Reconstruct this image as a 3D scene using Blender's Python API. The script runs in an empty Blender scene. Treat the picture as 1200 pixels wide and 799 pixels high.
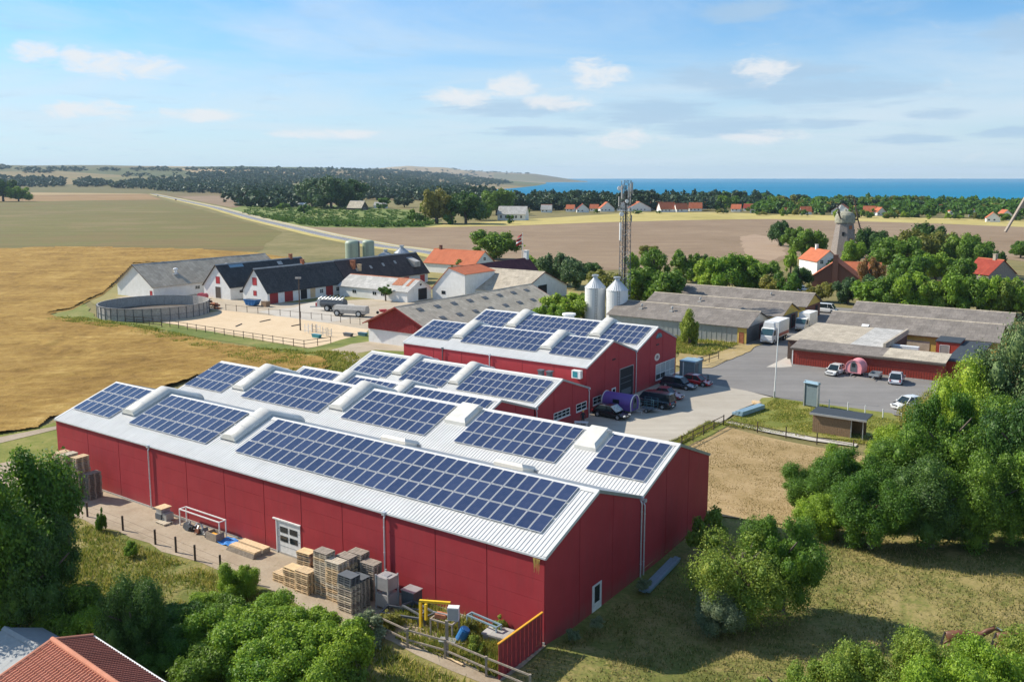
import bpy, bmesh, math, random
import numpy as np
from mathutils import Vector, Matrix
random.seed(7); RNG = np.random.default_rng(11)
sc = bpy.context.scene
COL = sc.collection
# ------------------------------------------------------------------ camera
H, FPX, CY, CX, PP = 32.0, 1056.0, 364.0, 600.0, 155.0
TH = math.atan2(PP, FPX)
cam = bpy.data.cameras.new('camera'); camo = bpy.data.objects.new('camera', cam); COL.objects.link(camo)
camo.location = (0, 0, H); camo.rotation_euler = (math.pi/2-TH, 0, 0)
cam.sensor_width = 36; cam.lens = 36*FPX/1200; cam.shift_y = -(399.5-CY)/1200
cam.clip_end = 200000; cam.clip_start = 0.5
sc.camera = camo
# ------------------------------------------------------------------ sun and sky
E1 = Vector((.82017, -.57212, 0)); E2 = Vector((.57212, .82017, 0)); ROT = math.atan2(E1.y, E1.x)
sh = E1*1.2 + E2*.30                     # ground shadow per metre of height
sun_dir = Vector((-sh.x, -sh.y, 1)).normalized()
elev = math.asin(sun_dir.z); az = math.atan2(sun_dir.x, sun_dir.y)
sl = bpy.data.lights.new('sun', 'SUN'); sl.energy = 5.0; sl.angle = math.radians(.53); sl.color = (1, .92, .79)
so = bpy.data.objects.new('sun', sl); COL.objects.link(so)
so.rotation_euler = sun_dir.to_track_quat('Z', 'Y').to_euler()
wd = bpy.data.worlds.new('World'); sc.world = wd; wd.use_nodes = True
def world_nodes():
    nt = wd.node_tree; N = nt.nodes; L = nt.links; N.clear()
    out = N.new('ShaderNodeOutputWorld'); bg = N.new('ShaderNodeBackground'); bg.inputs[1].default_value = .08
    sky = N.new('ShaderNodeTexSky'); sky.sky_type = 'NISHITA'; sky.sun_disc = False
    sky.sun_elevation = elev; sky.sun_rotation = az; sky.altitude = 50; sky.air_density = 1.0; sky.dust_density = .6; sky.ozone_density = 2.2
    tc = N.new('ShaderNodeTexCoord')
    def mth(op, a, b=None, c=None, clamp=False):
        n = N.new('ShaderNodeMath'); n.operation = op; n.use_clamp = clamp
        for i, x in enumerate((a, b, c)):
            if x is None: continue
            if isinstance(x, (int, float)): n.inputs[i].default_value = x
            else: L.new(x, n.inputs[i])
        return n.outputs[0]
    sp = N.new('ShaderNodeSeparateXYZ'); L.new(tc.outputs['Generated'], sp.inputs[0])
    x, y, z = sp.outputs
    azm = mth('ARCTAN2', x, y)
    el = mth('ARCSINE', z)
    zz = mth('ADD', mth('MAXIMUM', z, 0.0), .055)
    pl = N.new('ShaderNodeCombineXYZ'); L.new(mth('DIVIDE', x, zz), pl.inputs[0]); L.new(mth('DIVIDE', y, zz), pl.inputs[1])
    def noise(vec, sc_, det, rough, dist=0):
        n = N.new('ShaderNodeTexNoise'); L.new(vec, n.inputs['Vector']); n.inputs['Scale'].default_value = sc_
        n.inputs['Detail'].default_value = det; n.inputs['Roughness'].default_value = rough; n.inputs['Distortion'].default_value = dist
        return n.outputs['Fac']
    ae = N.new('ShaderNodeCombineXYZ'); L.new(azm, ae.inputs[0]); L.new(mth('MULTIPLY', el, 2.6), ae.inputs[1])
    puffn = noise(ae.outputs[0], 27, 9, .66, .5)
    hazen = noise(pl.outputs[0], .42, 8, .6, .5)
    streak = noise(pl.outputs[0], 1.9, 9, .66, .5)
    def sms(v, a, b):
        m = N.new('ShaderNodeMapRange'); m.interpolation_type = 'SMOOTHSTEP'; L.new(v, m.inputs[0]); m.inputs[1].default_value = a; m.inputs[2].default_value = b
        return m.outputs[0]
    # small puffs and grey banks: (azimuth, elevation, half width, half height) where they hang in the sky
    def blobs(lst):
        acc = None
        for (px, py, w, h) in lst:
            a0 = math.atan2((px-CX)/FPX, 1.01); e0 = (209-py)/1075*math.cos(a0)
            dx = mth('DIVIDE', mth('SUBTRACT', azm, a0), w/1056); dy = mth('DIVIDE', mth('SUBTRACT', el, e0), h/1056)
            d = mth('ADD', mth('MULTIPLY', dx, dx), mth('MULTIPLY', dy, dy))
            g = mth('MULTIPLY', mth('SUBTRACT', 1.0, d), 1.0)
            g = mth('MAXIMUM', g, 0.0)
            acc = g if acc is None else mth('MAXIMUM', acc, g)
        return acc
    puffs = blobs([(52, 67, 34, 17), (100, 74, 26, 18), (160, 80, 70, 20), (112, 130, 60, 14), (540, 116, 52, 17), (600, 105, 44, 19), (652, 122, 60, 14),
                   (692, 90, 54, 24), (890, 84, 44, 20), (730, 162, 60, 16), (240, 136, 80, 10), (890, 160, 60, 11), (380, 158, 90, 8)])
    greys = blobs([(880, 92, 130, 24), (960, 108, 150, 22), (760, 134, 110, 20), (850, 150, 110, 16), (1190, 42, 60, 26), (1095, 135, 40, 8), (1060, 164, 60, 7),
                   (1180, 155, 50, 8), (860, 18, 70, 18), (600, 128, 110, 12), (960, 146, 60, 7), (640, 155, 90, 8)])
    pf = mth('MULTIPLY', sms(mth('ADD', puffn, mth('MULTIPLY', puffs, .40)), .60, .96), .88)
    gf = mth('MULTIPLY', sms(mth('ADD', streak, mth('MULTIPLY', greys, .40)), .52, .90), .72)
    hf = mth('MULTIPLY', sms(hazen, .34, .74), .70)
    low = N.new('ShaderNodeMapRange'); L.new(el, low.inputs[0]); low.inputs[1].default_value = .0; low.inputs[2].default_value = .22; low.inputs[3].default_value = .74; low.inputs[4].default_value = .0
    low.interpolation_type = 'SMOOTHSTEP'
    def mix(f, a, b):
        m = N.new('ShaderNodeMix'); m.data_type = 'RGBA'; L.new(f, m.inputs[0])
        for s, v in ((6, a), (7, b)):
            if isinstance(v, tuple): m.inputs[s].default_value = (*v, 1)
            else: L.new(v, m.inputs[s])
        return m.outputs[2]
    tint = N.new('ShaderNodeMix'); tint.data_type = 'RGBA'; tint.blend_type = 'MULTIPLY'; tint.inputs[0].default_value = 1
    L.new(sky.outputs[0], tint.inputs[6]); tint.inputs[7].default_value = SKYT
    c = mix(low.outputs[0], tint.outputs[2], SKYLOW)
    c = mix(hf, c, (6.6, 7.6, 8.4))
    c = mix(gf, c, (4.0, 5.6, 7.3))
    c = mix(pf, c, (7.9, 8.1, 8.3))
    L.new(c, bg.inputs[0]); L.new(bg.outputs[0], out.inputs[0])
SKYT = (.50, 1.08, 1.50, 1); SKYLOW = (7.1, 7.9, 8.5)
world_nodes()
sc.view_settings.view_transform = 'Standard'; sc.view_settings.look = 'None'; sc.view_settings.exposure = .45; sc.view_settings.gamma = 1
sc.render.engine = 'CYCLES'
sc.cycles.volume_bounces = 0; sc.cycles.max_bounces = 6; sc.cycles.transparent_max_bounces = 8
# ------------------------------------------------------------------ geometry helpers
cT, sT = math.cos(TH), math.sin(TH)
def ray(px, py):
    x = (px-CX)/FPX; y = -(py-CY)/FPX
    return Vector((x, cT+y*sT, -sT+y*cT))
def G(px, py, z=0.):
    d = ray(px, py); t = (z-H)/d.z
    return Vector((0, 0, H)) + d*t
def UV(p): return p.dot(E1), p.dot(E2)
def W(u, v, z=0.): 
    p = E1*u+E2*v; return Vector((p.x, p.y, z))
def tag(o, label=None, cat=None, group=None, kind=None):
    if label: o['label'] = label
    if cat: o['category'] = cat
    if group: o['group'] = group
    if kind: o['kind'] = kind
    return o
def empty(name, label, cat, loc, rz=0., group=None):
    o = bpy.data.objects.new(name, None); COL.objects.link(o); o.location = loc; o.rotation_euler = (0, 0, rz); o.empty_display_size = .3
    return tag(o, label, cat, group)
def copy_tree(o, parent=None):
    c = o.copy(); COL.objects.link(c)
    if parent: c.parent = parent
    for ch in o.children: copy_tree(ch, c)
    return c
class MB:
    def __init__(s): s.v = []; s.f = []; s.m = []; s.cur = 0
    def add(s, vs, fs, m=None):
        b = len(s.v); s.v += [tuple(p) for p in vs]; s.f += [tuple(b+i for i in f) for f in fs]
        s.m += [s.cur if m is None else m]*len(fs); return s
    def box(s, x0, y0, z0, x1, y1, z1, m=None):
        vs = [(x, y, z) for z in (z0, z1) for y in (y0, y1) for x in (x0, x1)]
        return s.add(vs, [(0, 2, 3, 1), (4, 5, 7, 6), (0, 1, 5, 4), (2, 6, 7, 3), (0, 4, 6, 2), (1, 3, 7, 5)], m)
    def cbox(s, c, d, m=None, rz=0, mat=None):
        R = mat or Matrix.Rotation(rz, 3, 'Z'); c = Vector(c)
        vs = [c+R@Vector((x*d[0]/2, y*d[1]/2, z*d[2]/2)) for z in (-1, 1) for y in (-1, 1) for x in (-1, 1)]
        return s.add(vs, [(0, 2, 3, 1), (4, 5, 7, 6), (0, 1, 5, 4), (2, 6, 7, 3), (0, 4, 6, 2), (1, 3, 7, 5)], m)
    def tube(s, p0, p1, r0, r1=None, n=6, m=None, caps=True):
        p0 = Vector(p0); p1 = Vector(p1); r1 = r0 if r1 is None else r1
        d = (p1-p0).normalized(); a = d.orthogonal().normalized(); b = d.cross(a)
        vs = []
        for p, r in ((p0, r0), (p1, r1)):
            for i in range(n):
                t = 2*math.pi*i/n; vs.append(p+(a*math.cos(t)+b*math.sin(t))*r)
        fs = [(i, (i+1) % n, n+(i+1) % n, n+i) for i in range(n)]
        if caps: fs += [tuple(range(n-1, -1, -1)), tuple(range(n, 2*n))]
        return s.add(vs, fs, m)
    def beam(s, p0, p1, w, h, m=None):
        p0 = Vector(p0); p1 = Vector(p1); d = (p1-p0).normalized()
        up = Vector((0, 0, 1)) if abs(d.z) < .95 else Vector((1, 0, 0))
        a = d.cross(up).normalized(); b = a.cross(d)
        vs = []
        for p in (p0, p1):
            for x, y in ((-1, -1), (1, -1), (1, 1), (-1, 1)): vs.append(p+a*x*w/2+b*y*h/2)
        return s.add(vs, [(0, 3, 2, 1), (4, 5, 6, 7), (0, 1, 5, 4), (1, 2, 6, 5), (2, 3, 7, 6), (3, 0, 4, 7)], m)
    def lathe(s, c, prof, n=16, m=None):     # prof: (r,z)
        vs = []; c = Vector(c)
        for r, z in prof:
            for i in range(n):
                t = 2*math.pi*i/n; vs.append((c.x+r*math.cos(t), c.y+r*math.sin(t), c.z+z))
        fs = [(k*n+i, k*n+(i+1) % n, (k+1)*n+(i+1) % n, (k+1)*n+i) for k in range(len(prof)-1) for i in range(n)]
        return s.add(vs, fs, m)
    def prism(s, pts, off, m=None):          # planar polygon (3-D pts) extruded by vector off
        off = Vector(off); n = len(pts); vs = [Vector(p) for p in pts]+[Vector(p)+off for p in pts]
        fs = [tuple(range(n-1, -1, -1)), tuple(range(n, 2*n))]+[(i, (i+1) % n, n+(i+1) % n, n+i) for i in range(n)]
        return s.add(vs, fs, m)
    def build(s, name, mats, parent=None, smooth=False, loc=None):
        me = bpy.data.meshes.new(name); me.from_pydata(s.v, [], s.f)
        if not isinstance(mats, (list, tuple)): mats = [mats]
        for k in mats: me.materials.append(k)
        if len(mats) > 1: me.polygons.foreach_set('material_index', s.m)
        if smooth: me.polygons.foreach_set('use_smooth', [True]*len(s.f))
        me.update(); bm = bmesh.new(); bm.from_mesh(me); bmesh.ops.recalc_face_normals(bm, faces=bm.faces); bm.to_mesh(me); bm.free()
        return link(name, me, parent, loc)
def link(name, me, parent=None, loc=None, rot=None, scale=None):
    o = bpy.data.objects.new(name, me); COL.objects.link(o)
    if parent: o.parent = parent
    if loc is not None: o.location = loc
    if rot is not None: o.rotation_euler = rot
    if scale is not None: o.scale = (scale,)*3 if isinstance(scale, (int, float)) else scale
    return o
# ------------------------------------------------------------------ materials
class NT:
    def __init__(s, name):
        s.mat = bpy.data.materials.new(name); s.mat.use_nodes = True; s.t = s.mat.node_tree; s.N = s.t.nodes; s.L = s.t.links; s.N.clear()
        s.out = s.N.new('ShaderNodeOutputMaterial')
    def n(s, typ, **kw):
        k = s.N.new(typ)
        for a, b in kw.items(): setattr(k, a, b)
        return k
    def put(s, sock, v):
        if isinstance(v, (int, float)): sock.default_value = v
        elif isinstance(v, tuple): sock.default_value = v if len(v) == len(sock.default_value) else (*v, 1)
        else: s.L.new(v, sock)
    def coord(s, kind='Object', scale=(1, 1, 1), rot=(0, 0, 0), world=False):
        mp = s.n('ShaderNodeMapping')
        if world: s.L.new(s.n('ShaderNodeNewGeometry').outputs['Position'], mp.inputs[0])
        else: s.L.new(s.n('ShaderNodeTexCoord').outputs[kind], mp.inputs[0])
        mp.inputs['Scale'].default_value = scale; mp.inputs['Rotation'].default_value = rot; return mp.outputs[0]
    def noise(s, vec, sc_=1, det=4, rough=.55, dist=0):
        k = s.n('ShaderNodeTexNoise'); s.L.new(vec, k.inputs['Vector']); k.inputs['Scale'].default_value = sc_; k.inputs['Detail'].default_value = det
        k.inputs['Roughness'].default_value = rough; k.inputs['Distortion'].default_value = dist; return k.outputs['Fac']
    def ramp(s, f, stops):
        k = s.n('ShaderNodeValToRGB'); s.L.new(f, k.inputs[0]); e = k.color_ramp.elements
        while len(e) < len(stops): e.new(.5)
        for i, (p, c) in enumerate(stops):
            e[i].position = p; e[i].color = (*(c if isinstance(c, tuple) else (c, c, c)), 1)
        return k.outputs[0]
    def mr(s, f, a, b, c=0, d=1, smooth=False):
        k = s.n('ShaderNodeMapRange'); s.L.new(f, k.inputs[0])
        for i, x in enumerate((a, b, c, d)): k.inputs[i+1].default_value = x
        if smooth: k.interpolation_type = 'SMOOTHSTEP'
        return k.outputs[0]
    def mix(s, f, a, b, mode='MIX'):
        k = s.n('ShaderNodeMix', data_type='RGBA', blend_type=mode); s.put(k.inputs[0], f); s.put(k.inputs[6], a); s.put(k.inputs[7], b); return k.outputs[2]
    def math(s, op, a, b=0., clamp=False):
        k = s.n('ShaderNodeMath', operation=op, use_clamp=clamp); s.put(k.inputs[0], a); s.put(k.inputs[1], b); return k.outputs[0]
    def bump(s, h, strength=.4, dist=.02):
        k = s.n('ShaderNodeBump'); s.L.new(h, k.inputs['Height']); k.inputs['Strength'].default_value = strength; k.inputs['Distance'].default_value = dist; return k.outputs[0]
    def done(s, col, rough=.8, metal=0., bump=None, spec=.5, **kw):
        b = s.n('ShaderNodeBsdfPrincipled'); s.put(b.inputs['Base Color'], col); s.put(b.inputs['Roughness'], rough); s.put(b.inputs['Metallic'], metal)
        b.inputs['Specular IOR Level'].default_value = spec
        if bump is not None: s.L.new(bump, b.inputs['Normal'])
        for k, v in kw.items(): s.put(b.inputs[k], v)
        s.L.new(b.outputs[0], s.out.inputs[0]); return s.mat
MC = {}
def plain(name, col, rough=.6, metal=0., var=.12, nsc=3., spec=.5, dirt=0.):
    if name in MC: return MC[name]
    t = NT(name); v = t.coord()
    f = t.noise(v, nsc, 5, .6)
    c = t.mix(t.mr(f, .3, .7), tuple(x*(1-var) for x in col), tuple(min(1, x*(1+var)) for x in col))
    if dirt:
        g = t.noise(t.coord(scale=(1, 1, .35)), 1.3, 7, .7)
        c = t.mix(t.mr(g, .52, .75, 0, dirt), c, (.12, .095, .07))
    MC[name] = t.done(c, rough, metal, t.bump(f, .15, .01), spec); return MC[name]
def mat_panel_wall():
    t = NT('red_wall_panel'); v = t.coord()
    f = t.noise(v, .6, 5, .6); g = t.noise(t.coord(scale=(3, 3, .4)), .8, 6, .65)
    oi = t.n('ShaderNodeObjectInfo').outputs['Random']
    c = t.mix(t.mr(f, .3, .7), (.37, .040, .048), (.42, .052, .060))
    c = t.mix(t.mr(g, .48, .75, 0, .5), c, (.26, .05, .055))
    sx = t.n('ShaderNodeSeparateXYZ'); t.L.new(t.coord(), sx.inputs[0]); lo = t.noise(t.coord(scale=(1, 1, .2)), 1.6, 5, .7)
    c = t.mix(t.math('MULTIPLY', t.mr(sx.outputs[2], 1.1, -.2, 0, 1), t.mr(lo, .35, .65, .1, .7)), c, (.22, .12, .09))
    c = t.mix(t.mr(oi, 0, 1, 0, .16), c, (.36, .045, .05))
    return t.done(c, .6, 0, t.bump(g, .05, .01), .15)
def mat_roof_white():
    t = NT('white_roof_sheet'); f = t.noise(t.coord(), .5, 6, .65); g = t.noise(t.coord(scale=(2.5, .35, .35)), .8, 6, .7)
    c = t.mix(t.mr(f, .3, .7), (.58, .57, .54), (.67, .66, .63)); c = t.mix(t.mr(g, .5, .8, 0, .42), c, (.40, .38, .35))
    return t.done(c, .42, 0, None, .5)
def mat_solar():
    t = NT('solar_glass'); v = t.coord()
    sp = t.n('ShaderNodeSeparateXYZ'); t.L.new(v, sp.inputs[0])
    def line(s_, per, w):
        a = t.math('FRACT', t.math('DIVIDE', t.math('ADD', s_, 50.), per)); b = t.math('ABSOLUTE', t.math('SUBTRACT', a, .5))
        return t.math('GREATER_THAN', b, .5-w)
    ln = t.math('MAXIMUM', line(sp.outputs[0], .164, .07), line(sp.outputs[1], .168, .07))
    oi = t.n('ShaderNodeObjectInfo').outputs['Random']
    c = t.mix(oi, (.013, .024, .066), (.024, .038, .092)); c = t.mix(t.math('MULTIPLY', ln, .35), c, (.12, .16, .28))
    d = t.noise(t.coord(), 1.7, 5, .6); c = t.mix(t.mr(d, .45, .8, 0, .22), c, (.13, .13, .17))
    return t.done(c, .16, 0, None, .5)
def mat_fibre(name, a, b, lich=(.42, .40, .30), amt=.4, sheets=.75):
    t = NT(name); f = t.noise(t.coord(), .35, 8, .7); g = t.noise(t.coord(), 3.2, 6, .7)
    h = t.noise(t.coord(scale=(1, .3, .3)), 1.1, 8, .75)
    c = t.mix(t.mr(f, .25, .75), a, b); c = t.mix(t.mr(g, .48, .72, 0, amt), c, lich); c = t.mix(t.mr(h, .5, .78, 0, .5), c, tuple(x*.45 for x in a))
    w = t.n('ShaderNodeTexBrick'); t.L.new(t.coord(), w.inputs[0]); w.inputs['Scale'].default_value = 1.; w.inputs['Brick Width'].default_value = 1.15; w.inputs['Row Height'].default_value = 1.0; w.inputs['Mortar Size'].default_value = .03
    w.inputs['Color1'].default_value = (.78, .78, .78, 1); w.inputs['Color2'].default_value = (1.12, 1.12, 1.12, 1); w.inputs['Mortar'].default_value = (.55, .55, .55, 1)
    c = t.mix(sheets, c, w.outputs['Color'], 'MULTIPLY')
    return t.done(c, .9, 0, t.bump(g, .4, .05), .2)
def mat_white_wall():
    t = NT('limewashed_wall'); f = t.noise(t.coord(), .7, 7, .65); g = t.noise(t.coord(scale=(1, 1, .4)), 1.3, 7, .7)
    c = t.mix(t.mr(f, .3, .7), (.70, .69, .65), (.82, .81, .78)); c = t.mix(t.mr(g, .55, .8, 0, .45), c, (.40, .36, .30))
    return t.done(c, .85, 0, t.bump(g, .2, .02), .2)
M = dict(
 wall=mat_panel_wall(), roofw=mat_roof_white(), solar=mat_solar(), lime=mat_white_wall(),
 core=plain('dark_steel_core', (.09, .03, .03), .7),
 alu=plain('anodised_frame', (.64, .64, .64), .45, .1), gutter=plain('gutter_metal', (.36, .38, .40), .45, .5, dirt=.2), pipe=plain('pipe_pale_metal', (.62, .63, .66), .4, .4),
 white=plain('white_paint', (.74, .74, .72), .5, dirt=.1), dome=plain('dome_plastic', (.66, .63, .56), .35, var=.08, nsc=.8, dirt=.22),
 domeside=plain('dome_kerb', (.30, .36, .40), .5), glass=plain('dark_glass', (.015, .025, .03), .06, var=.2), glassl=plain('curtained_glass', (.42, .43, .42), .15),
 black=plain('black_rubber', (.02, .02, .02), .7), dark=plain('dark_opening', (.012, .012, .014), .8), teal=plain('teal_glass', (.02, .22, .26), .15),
 concrete=plain('concrete', (.38, .36, .33), .9, var=.2, dirt=.35), galv=plain('galvanised_steel', (.50, .52, .53), .38, .55, var=.1, nsc=1.2, dirt=.12),
 silo=plain('silo_steel', (.70, .70, .69), .45, .0, var=.06, nsc=.6, dirt=.10), tankp=plain('tank_panel', (.36, .335, .30), .85, var=.25, dirt=.4), winsh=plain('windscreen', (.03, .07, .085), .08),
 shedroof=plain('matt_grey_sheet', (.30, .31, .31), .8, var=.08),
 redwood=plain('red_boards', (.30, .030, .030), .75, var=.2, dirt=.15), orange=plain('orange_trim', (.75, .36, .03), .6), board=plain('board_grey_blue', (.17, .22, .24), .5), redlow=plain('falu_red_wall', (.33, .042, .022), .7, var=.18, dirt=.2),
 yellow=plain('yellow_render', (.62, .44, .10), .85, var=.12, dirt=.35), slate=mat_fibre('dark_slate_roof', (.034, .036, .040), (.075, .075, .075), (.17, .165, .15), .6),
 fibre=mat_fibre('grey_fibre_roof', (.165, .145, .13), (.25, .22, .195), (.35, .31, .24), .5), fibre2=mat_fibre('brown_slate_roof', (.055, .045, .045), (.10, .08, .075), (.17, .14, .12), .4),
 beige=mat_fibre('beige_fibre_roof', (.42, .36, .28), (.52, .46, .36), (.34, .30, .22), .5), lgrey=mat_fibre('pale_fibre_roof', (.42, .41, .38), (.52, .50, .47), (.30, .28, .25), .4),
 gfib=mat_fibre('weathered_fibre_roof', (.37, .315, .245), (.48, .415, .33), (.60, .54, .38), .6),
 maroon=mat_fibre('maroon_metal_roof', (.10, .035, .045), (.14, .05, .06), (.20, .09, .08), .3), tile=mat_fibre('orange_tile_roof', (.40, .115, .055), (.52, .165, .08), (.28, .11, .07), .5, 0.),
 blackfelt=plain('black_felt', (.035, .045, .055), .8, var=.2), woodn=plain('new_pale_wood', (.60, .44, .26), .8, var=.25, nsc=6), woodo=plain('old_grey_wood', (.30, .25, .20), .85, var=.3, nsc=5),
 post=plain('dark_timber', (.085, .06, .045), .85, var=.3), shed=plain('brown_cladding', (.26, .165, .095), .8, var=.25, nsc=5), brick=plain('brown_brick', (.17, .075, .05), .9, var=.3, nsc=7),
 stone=plain('mill_shingle', (.25, .215, .19), .9, var=.3, nsc=2.5, dirt=.25), red=plain('red_paint', (.42, .025, .03), .5), blue=plain('blue_paint', (.02, .14, .36), .5, dirt=.15),
 yel=plain('yellow_paint', (.75, .50, .03), .5, dirt=.1), ltblue=plain('pale_blue_coat', (.24, .36, .43), .4, .2), green=plain('silo_green', (.32, .38, .28), .5, var=.1, dirt=.25),
 bluesteel=plain('blue_steel', (.07, .17, .21), .45, .3, dirt=.2), rust=plain('rust', (.36, .13, .06), .85, var=.4), greydk=plain('dark_grey_machine', (.10, .11, .12), .6, dirt=.2),
)
# ------------------------------------------------------------------ ground
def vnoise(x, y, seed=0):
    def h(i, j): 
        n = np.sin(i*127.1+j*311.7+seed*74.7)*43758.5453; return n-np.floor(n)
    i = np.floor(x); j = np.floor(y); fx = x-i; fy = y-j; fx = fx*fx*(3-2*fx); fy = fy*fy*(3-2*fy)
    return (h(i, j)*(1-fx)+h(i+1, j)*fx)*(1-fy)+(h(i, j+1)*(1-fx)+h(i+1, j+1)*fx)*fy
def fbm(x, y, o=4, seed=0):
    s = 0; a = .5
    for k in range(o): s = s+a*vnoise(x*2**k, y*2**k, seed+k); a *= .5
    return s
def ground_mat(name, stops, scales=(.02, .15, 1.6), bumpd=.15, rows=None, rough=.95, rowamt=.5, speck=None):
    t = NT(name); v = t.coord(world=True)
    a = t.noise(v, scales[0], 5, .6, .3); b = t.noise(v, scales[1], 6, .65, .5); c3 = t.noise(v, scales[2], 6, .7)
    f = t.math('ADD', t.math('MULTIPLY', a, .42), t.math('ADD', t.math('MULTIPLY', b, .33), t.math('MULTIPLY', c3, .25)))
    c = t.ramp(t.mr(f, .34, .66), stops)
    if rows:
        ang, sc_, dark = rows
        r = t.noise(t.coord(world=True, rot=(0, 0, ang), scale=(sc_*.03, sc_, 1)), 1., 4, .7)
        c = t.mix(t.mr(r, .4, .68, 0, rowamt), c, dark)
    if speck:
        sv = t.noise(v, speck[0], 3, .8); c = t.mix(t.mr(sv, speck[1], speck[1]+.12, 0, speck[2]), c, speck[3])
    return t.done(c, rough, 0, t.bump(t.math('ADD', b, c3), .6, bumpd), .15)
GM = dict(
 base=ground_mat('dry_grass', [(0, (.10, .11, .035)), (.5, (.20, .17, .07)), (1, (.30, .24, .12))]),
 far=ground_mat('far_fields', [(0, (.12, .13, .05)), (.45, (.30, .22, .11)), (.7, (.40, .28, .14)), (1, (.16, .14, .07))], (.0016, .004, .05)),
 olive=ground_mat('stubble_green', [(0, (.13, .105, .035)), (.35, (.20, .145, .06)), (.55, (.155, .15, .045)), (.75, (.24, .175, .085)), (1, (.16, .19, .045))], (.004, .02, .4), rows=(-.35, .09, (.12, .10, .04)), rowamt=.75),
 brown=ground_mat('stubble_brown', [(0, (.20, .12, .055)), (.5, (.30, .19, .085)), (1, (.38, .26, .13))], (.004, .02, .4), rows=(.0, .05, (.17, .11, .06))),
 wheat=ground_mat('ripe_wheat', [(0, (.11, .065, .016)), (.32, (.26, .152, .034)), (.6, (.37, .232, .058)), (.82, (.46, .305, .09)), (1, (.60, .42, .16))], (.07, .45, 3.5), .4, rows=(.9, .5, (.22, .12, .03)), rowamt=.55),
 plough=ground_mat('ploughed_soil', [(0, (.19, .135, .08)), (.5, (.265, .19, .12)), (1, (.35, .265, .17))], (.008, .05, .8), rows=(.35, .25, (.20, .135, .095))),
 strip=ground_mat('dry_yellow_grass', [(0, (.28, .24, .07)), (.5, (.44, .36, .13)), (1, (.52, .43, .18))], (.01, .08, .8)),
 orchard=ground_mat('orchard_grass', [(0, (.09, .13, .03)), (.5, (.16, .20, .055)), (1, (.30, .27, .10))], (.01, .08, .7)),
 asphalt=ground_mat('asphalt', [(0, (.18, .17, .16)), (.5, (.225, .213, .20)), (1, (.27, .255, .24))], (.04, .3, 4), .03, speck=(.22, .68, .35, (.11, .105, .10)), rows=(.25, .5, (.13, .125, .12)), rowamt=.35),
 paving=ground_mat('light_paving', [(0, (.36, .32, .26)), (.5, (.42, .38, .315)), (1, (.47, .43, .36))], (.05, .4, 5), .03, speck=(.3, .68, .3, (.24, .2, .165)), rows=(-.5, .6, (.29, .255, .21)), rowamt=.45),
 sand=ground_mat('arena_sand', [(0, (.50, .37, .23)), (.5, (.60, .46, .30)), (1, (.66, .52, .36))], (.05, .5, 3), .1),
 gravel=ground_mat('farmyard_gravel', [(0, (.30, .25, .18)), (.5, (.42, .35, .26)), (1, (.50, .43, .34))], (.04, .3, 3), .08),
 slab=ground_mat('pale_concrete', [(0, (.38, .34, .29)), (.5, (.47, .43, .37)), (1, (.54, .50, .44))], (.05, .4, 3), .03),
 paddock=ground_mat('worn_paddock', [(0, (.20, .15, .06)), (.38, (.33, .235, .11)), (.7, (.43, .31, .165)), (1, (.30, .26, .10))], (.05, .4, 4), .15, speck=(2.6, .52, .6, (.20, .13, .055))),
 pasture=ground_mat('grazed_pasture', [(0, (.075, .11, .022)), (.4, (.16, .17, .045)), (.62, (.27, .225, .085)), (1, (.36, .28, .13))], (.07, .45, 3), .15, speck=(2.2, .52, .5, (.10, .095, .03))),
 lawn=ground_mat('weedy_lawn', [(0, (.10, .13, .025)), (.5, (.19, .20, .045)), (1, (.33, .27, .10))], (.1, .5, 3), .15),
 track=ground_mat('dirt_track', [(0, (.26, .20, .14)), (.5, (.36, .29, .21)), (1, (.44, .37, .28))], (.1, .6, 4), .08, speck=(.9, .60, .5, (.17, .15, .07))),
 road=ground_mat('road_asphalt', [(0, (.19, .19, .20)), (1, (.25, .25, .26))], (.03, .2, 2), .02),
)
def dens(pts, step, jit, seed):
    r = random.Random(seed); out = []
    n = len(pts)
    for i in range(n):
        a = pts[i]; b = pts[(i+1) % n]; L_ = (b-a).length; k = max(1, min(60, int(L_/step)))
        nrm = Vector((-(b-a).y, (b-a).x, 0)); nrm = nrm.normalized() if nrm.length > 0 else nrm
        for j in range(k):
            p = a.lerp(b, j/k); out.append(p+(nrm*r.uniform(-jit, jit) if j else Vector()))
    return out
def dip(u, v):   # the ground drops half a metre beside the end wall of the front halls
    s = lambda t: max(0, min(1, t))**2*(3-2*max(0, min(1, t)))
    return -.6*s((v-49.5)/3.5)*s((u+32.5)/1.5)*(1-s((v-66)/11))
def sheet(name, pts, z, mat, step=0, jit=0, seed=1, label=None):
    P = [Vector((p.x, p.y, 0)) for p in pts]
    if step: P = dens(P, step, jit, seed)
    bm = bmesh.new(); vs = [bm.verts.new((p.x, p.y, z)) for p in P]
    es = [bm.edges.new((vs[i], vs[(i+1) % len(vs)])) for i in range(len(vs))]
    bmesh.ops.triangle_fill(bm, edges=es, use_beauty=True)
    for f in bm.faces:
        if f.normal.z < 0: f.normal_flip()
    me = bpy.data.meshes.new(name); bm.to_mesh(me); bm.free(); me.materials.append(mat)
    o = link(name, me); tag(o, label, kind='structure'); return o
def GP(*pp): return [G(*p) for p in pp]
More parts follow.
